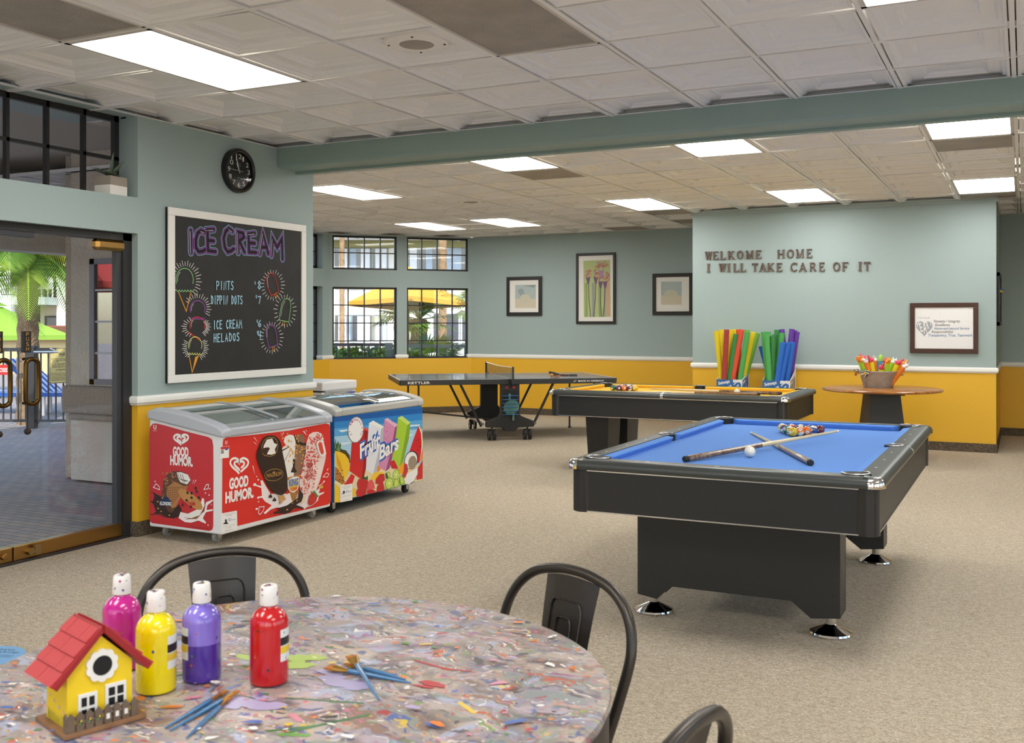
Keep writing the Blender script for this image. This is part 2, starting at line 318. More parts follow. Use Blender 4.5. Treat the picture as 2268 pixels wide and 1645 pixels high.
ART['CHALK']='l;blue;0.056;0;5521 2109 5525 1951|l;blue;0.056;0;5662 2106 5625 2116 5589 2094 5572 2045 5574 1989 5601 1962 5644 1968 5668 1982|l;blue;0.056;0;5755 2135 5690 2126 5695 1975 5774 1973|l;blue;0.056;0;5693 2050 5755 2050|l;blue;0.056;0;5954 2137 5915 2154 5880 2131 5859 2075 5872 2009 5902 1979 5941 1989 5968 2006|l;blue;0.056;0;6018 1982 6014 2137 6070 2133 6081 2103 6025 2067|l;blue;0.056;0;6030 2068 6088 1989|l;blue;0.056;0;6205 2143 6132 2131 6139 1992 6219 1994|l;blue;0.056;0;6136 2063 6205 2064|l;blue;0.056;0;6264 1988 6301 2149 6361 1994|l;blue;0.056;0;6282 2039 6346 2043|l;blue;0.056;0;6400 1982 6415 2117 6470 2051 6527 2123 6537 1961|l;board;0.049;0;5521 2109 5525 1951|l;board;0.049;0;5662 2106 5625 2116 5589 2094 5572 2045 5574 1989 5601 1962 5644 1968 5668 1982|l;board;0.049;0;5755 2135 5690 2126 5695 1975 5774 1973|l;board;0.049;0;5693 2050 5755 2050|l;board;0.049;0;5954 2137 5915 2154 5880 2131 5859 2075 5872 2009 5902 1979 5941 1989 5968 2006|l;board;0.049;0;6018 1982 6014 2137 6070 2133 6081 2103 6025 2067|l;board;0.049;0;6030 2068 6088 1989|l;board;0.049;0;6205 2143 6132 2131 6139 1992 6219 1994|l;board;0.049;0;6136 2063 6205 2064|l;board;0.049;0;6264 1988 6301 2149 6361 1994|l;board;0.049;0;6282 2039 6346 2043|l;board;0.049;0;6400 1982 6415 2117 6470 2051 6527 2123 6537 1961|l;purple;0.038;0;5521 2109 5525 1951|l;board;0.026;0;5521 2109 5525 1951|l;white;0.003;0;5516 2103 5521 1945|l;purple;0.038;0;5662 2106 5625 2116 5589 2094 5572 2045 5574 1989 5601 1962 5644 1968 5668 1982|l;board;0.026;0;5662 2106 5625 2116 5589 2094 5572 2045 5574 1989 5601 1962 5644 1968 5668 1982|l;white;0.003;0;5657 2101 5620 2110|l;purple;0.038;0;5755 2135 5690 2126 5695 1975 5774 1973|l;purple;0.038;0;5693 2050 5755 2050|l;board;0.026;0;5755 2135 5690 2126 5695 1975 5774 1973|l;board;0.026;0;5693 2050 5755 2050|l;white;0.003;0;5750 2129 5685 2121|l;purple;0.038;0;5954 2137 5915 2154 5880 2131 5859 2075 5872 2009 5902 1979 5941 1989 5968 2006|l;board;0.026;0;5954 2137 5915 2154 5880 2131 5859 2075 5872 2009 5902 1979 5941 1989 5968 2006|l;white;0.003;0;5949 2131 5910 2148|l;purple;0.038;0;6018 1982 6014 2137 6070 2133 6081 2103 6025 2067|l;purple;0.038;0;6030 2068 6088 1989|l;board;0.026;0;6018 1982 6014 2137 6070 2133 6081 2103 6025 2067|l;board;0.026;0;6030 2068 6088 1989|l;white;0.003;0;6013 1976 6009 2131|l;purple;0.038;0;6205 2143 6132 2131 6139 1992 6219 1994|l;purple;0.038;0;6136 2063 6205 2064|l;board;0.026;0;6205 2143 6132 2131 6139 1992 6219 1994|l;board;0.026;0;6136 2063 6205 2064|l;white;0.003;0;6199 2137 6126 2125|l;purple;0.038;0;6264 1988 6301 2149 6361 1994|l;purple;0.038;0;6282 2039 6346 2043|l;board;0.026;0;6264 1988 6301 2149 6361 1994|l;board;0.026;0;6282 2039 6346 2043|l;white;0.003;0;6258 1982 6295 2143|l;purple;0.038;0;6400 1982 6415 2117 6470 2051 6527 2123 6537 1961|l;board;0.026;0;6400 1982 6415 2117 6470 2051 6527 2123 6537 1961|l;white;0.003;0;6394 1975 6409 2110|l;green;0.0055;0;5383 1723 5379 1745 5380 1767 5388 1788 5401 1807 5418 1821 5439 1831 5462 1835 5485 1833 5506 1826 5524 1812 5537 1794 5545 1773 5547 1751 5542 1729|l;green;0.005;0;5383 1679 5390 1670 5397 1667 5403 1671 5410 1679 5417 1671 5424 1668 5431 1672 5438 1680 5445 1672 5451 1669 5458 1672 5465 1681 5472 1673 5479 1669 5486 1673 5493 1682 5500 1674 5507 1670 5514 1674 5521 1683 5528 1674 5535 1671 5542 1675 5549 1684|l;white;0.003;0;5394 1739 5393 1754 5395 1768 5400 1782 5408 1794 5418 1805|l;orange;0.006;0;5404 1662 5478 1529 5523 1668|l;white;0.0038;0;5379 1681 5349 1665|l;white;0.0038;0;5370 1698 5323 1680|l;white;0.0038;0;5363 1716 5328 1708|l;white;0.0038;0;5360 1734 5309 1730|l;white;0.0038;0;5361 1754 5324 1755|l;white;0.0038;0;5365 1773 5316 1782|l;white;0.0038;0;5372 1791 5339 1802|l;white;0.0038;0;5382 1807 5342 1829|l;white;0.0038;0;5395 1822 5371 1841|l;white;0.0038;0;5411 1834 5384 1866|l;white;0.0038;0;5428 1844 5415 1869|l;white;0.0038;0;5447 1850 5437 1887|l;white;0.0038;0;5466 1853 5466 1881|l;white;0.0038;0;5486 1852 5495 1891|l;white;0.0038;0;5505 1848 5518 1875|l;white;0.0038;0;5522 1840 5550 1875|l;white;0.0038;0;5538 1829 5564 1852|l;white;0.0038;0;5552 1816 5595 1842|l;white;0.0038;0;5563 1800 5597 1814|l;white;0.0038;0;5571 1782 5623 1796|l;white;0.0038;0;5575 1763 5614 1768|l;white;0.0038;0;5575 1743 5630 1743|l;white;0.0038;0;5572 1724 5610 1718|l;white;0.0038;0;5566 1705 5616 1690|l;white;0.0038;0;5556 1687 5588 1672|l;white;0.0038;0;5543 1672 5582 1645|l;purple;0.0055;0;5518 1523 5514 1540 5515 1557 5522 1573 5533 1587 5549 1598 5568 1605 5588 1608 5608 1606 5627 1600 5643 1589 5655 1575 5662 1559 5663 1541 5659 1524|l;purple;0.005;0;5517 1484 5523 1475 5529 1472 5535 1475 5541 1484 5547 1475 5553 1472 5559 1475 5565 1484 5571 1475 5577 1472 5583 1476 5589 1484 5595 1476 5601 1472 5607 1476 5613 1484 5619 1476 5625 1472 5631 1476 5637 1484 5644 1476 5650 1472 5656 1476 5662 1485|l;white;0.003;0;5528 1535 5527 1546 5529 1557 5533 1568 5540 1577 5548 1585|l;red;0.0055;0;5516 1406 5511 1423 5513 1440 5519 1456 5531 1470 5547 1481 5565 1488 5585 1490 5606 1488 5624 1481 5640 1470 5652 1456 5659 1440 5661 1423 5656 1406|l;red;0.005;0;5494 1389 5498 1378 5503 1372 5508 1373 5513 1379 5518 1368 5523 1361 5528 1362 5533 1368 5538 1357 5543 1351 5548 1352 5553 1358 5558 1347 5563 1341 5568 1342 5573 1348 5578 1337 5583 1330 5588 1331 5593 1337 5598 1326 5603 1320 5608 1321 5613 1327|l;white;0.003;0;5525 1418 5525 1429 5526 1440 5531 1451 5537 1460 5546 1468|l;yellowg;0.0055;0;5502 1264 5498 1281 5500 1298 5506 1314 5516 1327 5530 1338 5547 1345 5565 1347 5583 1344 5600 1337 5614 1326 5625 1312 5631 1295 5632 1278 5628 1261|l;yellowg;0.005;0;5488 1234 5494 1225 5500 1221 5506 1224 5512 1233 5518 1224 5524 1220 5530 1223 5536 1231 5542 1222 5548 1218 5555 1222 5561 1230 5567 1221 5573 1217 5579 1220 5585 1229 5592 1220 5598 1216 5604 1219 5610 1227 5616 1218 5623 1214 5629 1218 5635 1226|l;white;0.003;0;5511 1276 5510 1287 5512 1298 5516 1308 5522 1318 5530 1325|l;orange;0.006;0;5504 1214 5535 1094 5597 1211|f;orange;5535 1094 5597 1211 5565 1202|l;white;0.0038;0;5505 1589 5475 1601|l;white;0.0038;0;5516 1602 5481 1624|l;white;0.0038;0;5530 1613 5510 1632|l;white;0.0038;0;5547 1621 5528 1652|l;white;0.0038;0;5566 1626 5559 1650|l;white;0.0038;0;5585 1628 5585 1663|l;white;0.0038;0;5605 1627 5612 1652|l;white;0.0038;0;5624 1622 5644 1655|l;white;0.0038;0;5641 1615 5662 1636|l;white;0.0038;0;5656 1605 5692 1629|l;white;0.0038;0;5668 1592 5698 1606|l;white;0.0038;0;5676 1578 5723 1590|l;white;0.0038;0;5680 1563 5715 1566|l;white;0.0038;0;5680 1547 5729 1544|l;white;0.0038;0;5676 1532 5710 1524|l;white;0.0038;0;5668 1518 5710 1500|l;white;0.0038;0;5524 1370 5507 1348|l;white;0.0038;0;5506 1377 5474 1352|l;white;0.0038;0;5492 1386 5463 1373|l;white;0.0038;0;5482 1397 5438 1386|l;white;0.0038;0;5477 1409 5443 1406|l;white;0.0038;0;5477 1421 5430 1425|l;white;0.0038;0;5482 1432 5450 1441|l;white;0.0038;0;5492 1443 5453 1462|l;white;0.0038;0;5506 1452 5483 1470|l;white;0.0038;0;5524 1460 5501 1489|l;white;0.0038;0;5649 1453 5675 1468|l;white;0.0038;0;5657 1446 5697 1464|l;white;0.0038;0;5664 1440 5695 1449|l;white;0.0038;0;5668 1433 5714 1442|l;white;0.0038;0;5671 1425 5705 1428|l;white;0.0038;0;5672 1418 5719 1417|l;white;0.0038;0;5671 1410 5704 1406|l;white;0.0038;0;5667 1403 5712 1393|l;white;0.0038;0;5663 1396 5693 1385|l;white;0.0038;0;5656 1389 5695 1371|l;white;0.0038;0;5647 1384 5672 1367|l;white;0.0038;0;5638 1378 5668 1353|l;white;0.0038;0;5510 1219 5489 1202|l;white;0.0038;0;5500 1227 5467 1207|l;white;0.0038;0;5492 1236 5465 1224|l;white;0.0038;0;5486 1245 5445 1234|l;white;0.0038;0;5482 1256 5451 1251|l;white;0.0038;0;5480 1266 5436 1264|l;white;0.0038;0;5480 1277 5448 1279|l;white;0.0038;0;5481 1287 5438 1295|l;white;0.0038;0;5485 1298 5455 1307|l;white;0.0038;0;5491 1307 5452 1324|l;white;0.0038;0;5636 1310 5664 1323|l;white;0.0038;0;5643 1301 5685 1315|l;white;0.0038;0;5648 1291 5680 1298|l;white;0.0038;0;5651 1280 5697 1285|l;white;0.0038;0;5652 1270 5686 1269|l;white;0.0038;0;5651 1259 5698 1254|l;white;0.0038;0;5648 1249 5681 1241|l;white;0.0038;0;5644 1239 5686 1224|l;white;0.0038;0;5637 1230 5665 1216|l;white;0.0038;0;5629 1222 5663 1199|l;white;0.0038;0;5619 1215 5640 1196|l;white;0.0038;0;5608 1210 5631 1180|l;red;0.0055;1;6346 1740 6335 1807 6354 1834 6397 1843 6434 1825 6456 1783 6485 1697 6397 1663|l;orange;0.005;0;6437 1676 6445 1652 6466 1653 6457 1686|l;white;0.003;0;6358 1727 6346 1794 6365 1821|l;white;0.0038;0;6518 1751 6550 1752|l;white;0.0038;0;6515 1775 6558 1784|l;white;0.0038;0;6505 1797 6533 1808|l;white;0.0038;0;6489 1816 6521 1837|l;white;0.0038;0;6468 1831 6485 1849|l;white;0.0038;0;6444 1840 6458 1868|l;white;0.0038;0;6418 1843 6420 1864|l;white;0.0038;0;6392 1841 6384 1868|l;white;0.0038;0;6367 1832 6354 1850|l;white;0.0038;0;6345 1818 6318 1839|l;white;0.0038;0;6327 1800 6302 1811|l;white;0.0038;0;6315 1779 6275 1788|l;white;0.0038;0;6309 1756 6278 1757|l;white;0.0038;0;6309 1732 6266 1727|l;white;0.0038;0;6315 1709 6286 1701|l;white;0.0038;0;6327 1689 6293 1671|l;white;0.0038;0;6345 1672 6325 1656|l;white;0.0038;0;6367 1660 6349 1633|l;white;0.0038;0;6392 1653 6386 1632|l;white;0.0038;0;6418 1652 6421 1623|l;white;0.0038;0;6444 1657 6454 1637|l;white;0.0038;0;6468 1668 6492 1644|l;white;0.0038;0;6489 1684 6512 1670|l;white;0.0038;0;6505 1704 6544 1691|l;white;0.0038;0;6515 1727 6546 1723|l;white;0.0038;0;6518 1751 6563 1753|l;green;0.0055;1;6496 1513 6522 1601 6552 1638 6590 1645 6628 1632 6636 1583 6610 1455 6493 1470|l;orange;0.005;0;6537 1460 6531 1431 6552 1428 6558 1457|l;white;0.003;0;6508 1500 6534 1587 6564 1625|l;white;0.0038;0;6665 1544 6699 1545|l;white;0.0038;0;6661 1573 6706 1582|l;white;0.0038;0;6650 1600 6679 1612|l;white;0.0038;0;6633 1623 6664 1645|l;white;0.0038;0;6611 1639 6626 1658|l;white;0.0038;0;6585 1648 6594 1677|l;white;0.0038;0;6558 1650 6555 1671|l;white;0.0038;0;6531 1643 6516 1670|l;white;0.0038;0;6507 1629 6489 1646|l;white;0.0038;0;6488 1609 6453 1627|l;white;0.0038;0;6474 1584 6445 1592|l;white;0.0038;0;6467 1556 6423 1560|l;white;0.0038;0;6467 1527 6435 1524|l;white;0.0038;0;6474 1500 6434 1488|l;white;0.0038;0;6488 1475 6463 1462|l;white;0.0038;0;6507 1455 6482 1432|l;white;0.0038;0;6531 1442 6520 1422|l;white;0.0038;0;6558 1436 6555 1407|l;white;0.0038;0;6585 1438 6591 1417|l;white;0.0038;0;6611 1448 6632 1422|l;white;0.0038;0;6633 1465 6656 1449|l;white;0.0038;0;6650 1488 6690 1473|l;white;0.0038;0;6661 1515 6694 1509|l;white;0.0038;0;6665 1544 6712 1545|l;purple;0.0055;1;6332 1350 6329 1407 6354 1431 6397 1431 6434 1412 6456 1368 6470 1272 6368 1250|l;orange;0.005;0;6407 1256 6419 1223 6439 1226 6428 1261|l;white;0.003;0;6344 1337 6341 1394 6365 1418|l;white;0.0038;0;6500 1329 6532 1329|l;white;0.0038;0;6497 1355 6540 1362|l;white;0.0038;0;6487 1378 6515 1388|l;white;0.0038;0;6472 1399 6504 1419|l;white;0.0038;0;6452 1415 6469 1433|l;white;0.0038;0;6429 1426 6442 1454|l;white;0.0038;0;6403 1431 6405 1452|l;white;0.0038;0;6378 1429 6370 1457|l;white;0.0038;0;6354 1422 6341 1440|l;white;0.0038;0;6333 1408 6305 1430|l;white;0.0038;0;6315 1390 6291 1402|l;white;0.0038;0;6303 1368 6264 1379|l;white;0.0038;0;6297 1344 6267 1347|l;white;0.0038;0;6297 1319 6255 1316|l;white;0.0038;0;6303 1295 6275 1288|l;white;0.0038;0;6315 1273 6281 1257|l;white;0.0038;0;6333 1255 6313 1239|l;white;0.0038;0;6354 1241 6336 1215|l;white;0.0038;0;6378 1232 6372 1212|l;white;0.0038;0;6403 1230 6406 1201|l;white;0.0038;0;6429 1234 6438 1214|l;white;0.0038;0;6452 1245 6476 1220|l;white;0.0038;0;6472 1260 6495 1246|l;white;0.0038;0;6487 1281 6526 1266|l;white;0.0038;0;6497 1304 6528 1298|l;white;0.0038;0;6500 1329 6545 1329|l;sky;0.008;0;5780 1693 5780 1754 5801 1751 5803 1733 5798 1724 5780 1722|l;sky;0.008;0;5830 1695 5830 1756|l;sky;0.008;0;5857 1695 5858 1757 5878 1696 5879 1757|l;sky;0.008;0;5895 1758 5920 1758|l;sky;0.008;0;5908 1758 5907 1697|l;sky;0.008;0;5956 1753 5947 1760 5936 1750 5938 1735 5952 1726 5956 1711 5947 1698 5934 1705|l;sky;0.008;0;5724 1585 5725 1645 5738 1637 5742 1616 5738 1591 5724 1585|l;sky;0.008;0;5764 1586 5764 1646|l;sky;0.008;0;5785 1586 5785 1647 5802 1644 5803 1626 5799 1617 5785 1615|l;sky;0.008;0;5815 1587 5815 1648 5832 1645 5834 1627 5830 1617 5815 1616|l;sky;0.008;0;5856 1587 5856 1649|l;sky;0.008;0;5877 1588 5879 1649 5895 1588 5895 1649|l;sky;0.008;0;5940 1589 5942 1651 5955 1642 5959 1620 5955 1595 5940 1589|l;sky;0.008;0;5983 1652 5974 1636 5973 1608 5981 1589 5990 1602 5991 1633 5983 1652|l;sky;0.008;0;6004 1652 6025 1651|l;sky;0.008;0;6015 1652 6014 1590|l;sky;0.008;0;6055 1646 6047 1653 6038 1644 6040 1628 6052 1619 6055 1603 6047 1591 6037 1598|l;sky;0.008;0;5757 1402 5757 1463|l;sky;0.008;0;5800 1455 5792 1464 5782 1449 5781 1421 5789 1403 5799 1410|l;sky;0.008;0;5833 1465 5815 1464 5814 1404 5833 1405|l;sky;0.008;0;5815 1436 5830 1437|l;sky;0.008;0;5903 1458 5895 1467 5885 1451 5884 1424 5892 1405 5902 1413|l;sky;0.008;0;5917 1406 5918 1468 5935 1463 5935 1443 5918 1437 5938 1406|l;sky;0.008;0;5972 1469 5953 1468 5952 1407 5972 1408|l;sky;0.008;0;5953 1439 5969 1440|l;sky;0.008;0;5988 1408 5998 1470 6009 1408|l;sky;0.008;0;5992 1429 6006 1430|l;sky;0.008;0;6023 1409 6027 1471 6037 1433 6046 1471 6051 1408|l;sky;0.008;0;5751 1306 5752 1365|l;sky;0.008;0;5773 1306 5774 1365|l;sky;0.008;0;5752 1336 5773 1337|l;sky;0.008;0;5813 1366 5792 1365 5791 1307 5813 1308|l;sky;0.008;0;5792 1338 5810 1339|l;sky;0.008;0;5832 1367 5831 1308 5854 1309|l;sky;0.008;0;5872 1309 5884 1368 5896 1309|l;sky;0.008;0;5876 1330 5893 1330|l;sky;0.008;0;5913 1310 5915 1370 5932 1361 5938 1339 5932 1316 5913 1310|l;sky;0.008;0;5968 1371 5956 1356 5955 1329 5966 1311 5977 1322 5979 1353 5968 1371|l;sky;0.008;0;6019 1365 6009 1372 5998 1363 6000 1348 6015 1339 6019 1323 6009 1311 5996 1319|l;sky;0.008;0;6251 1743 6237 1757 6251 1773 6264 1758 6251 1743 6235 1724 6251 1711 6265 1727 6251 1743|l;sky;0.008;0;6236 1652 6265 1653 6248 1598|l;sky;0.008;0;6263 1468 6242 1445 6240 1427 6254 1417 6268 1427 6263 1440 6242 1435|l;sky;0.008;0;6241 1384 6238 1352 6268 1351|l;sky;0.008;0;6263 1384 6262 1328|l;sky;0.003;0;6209 1765 6203 1767 6195 1764 6196 1759 6207 1756 6209 1751 6203 1747 6194 1749|l;sky;0.003;0;6202 1771 6202 1744|l;sky;0.003;0;6223 1659 6217 1661 6209 1658 6210 1653 6221 1650 6223 1645 6217 1640 6208 1643|l;sky;0.003;0;6216 1664 6216 1637|l;sky;0.003;0;6234 1468 6228 1471 6220 1468 6221 1462 6232 1459 6234 1454 6228 1450 6219 1453|l;sky;0.003;0;6227 1474 6227 1447|l;sky;0.003;0;6237 1381 6231 1383 6223 1380 6224 1375 6235 1372 6237 1367 6231 1363 6222 1365|l;sky;0.003;0;6230 1386 6230 1360'
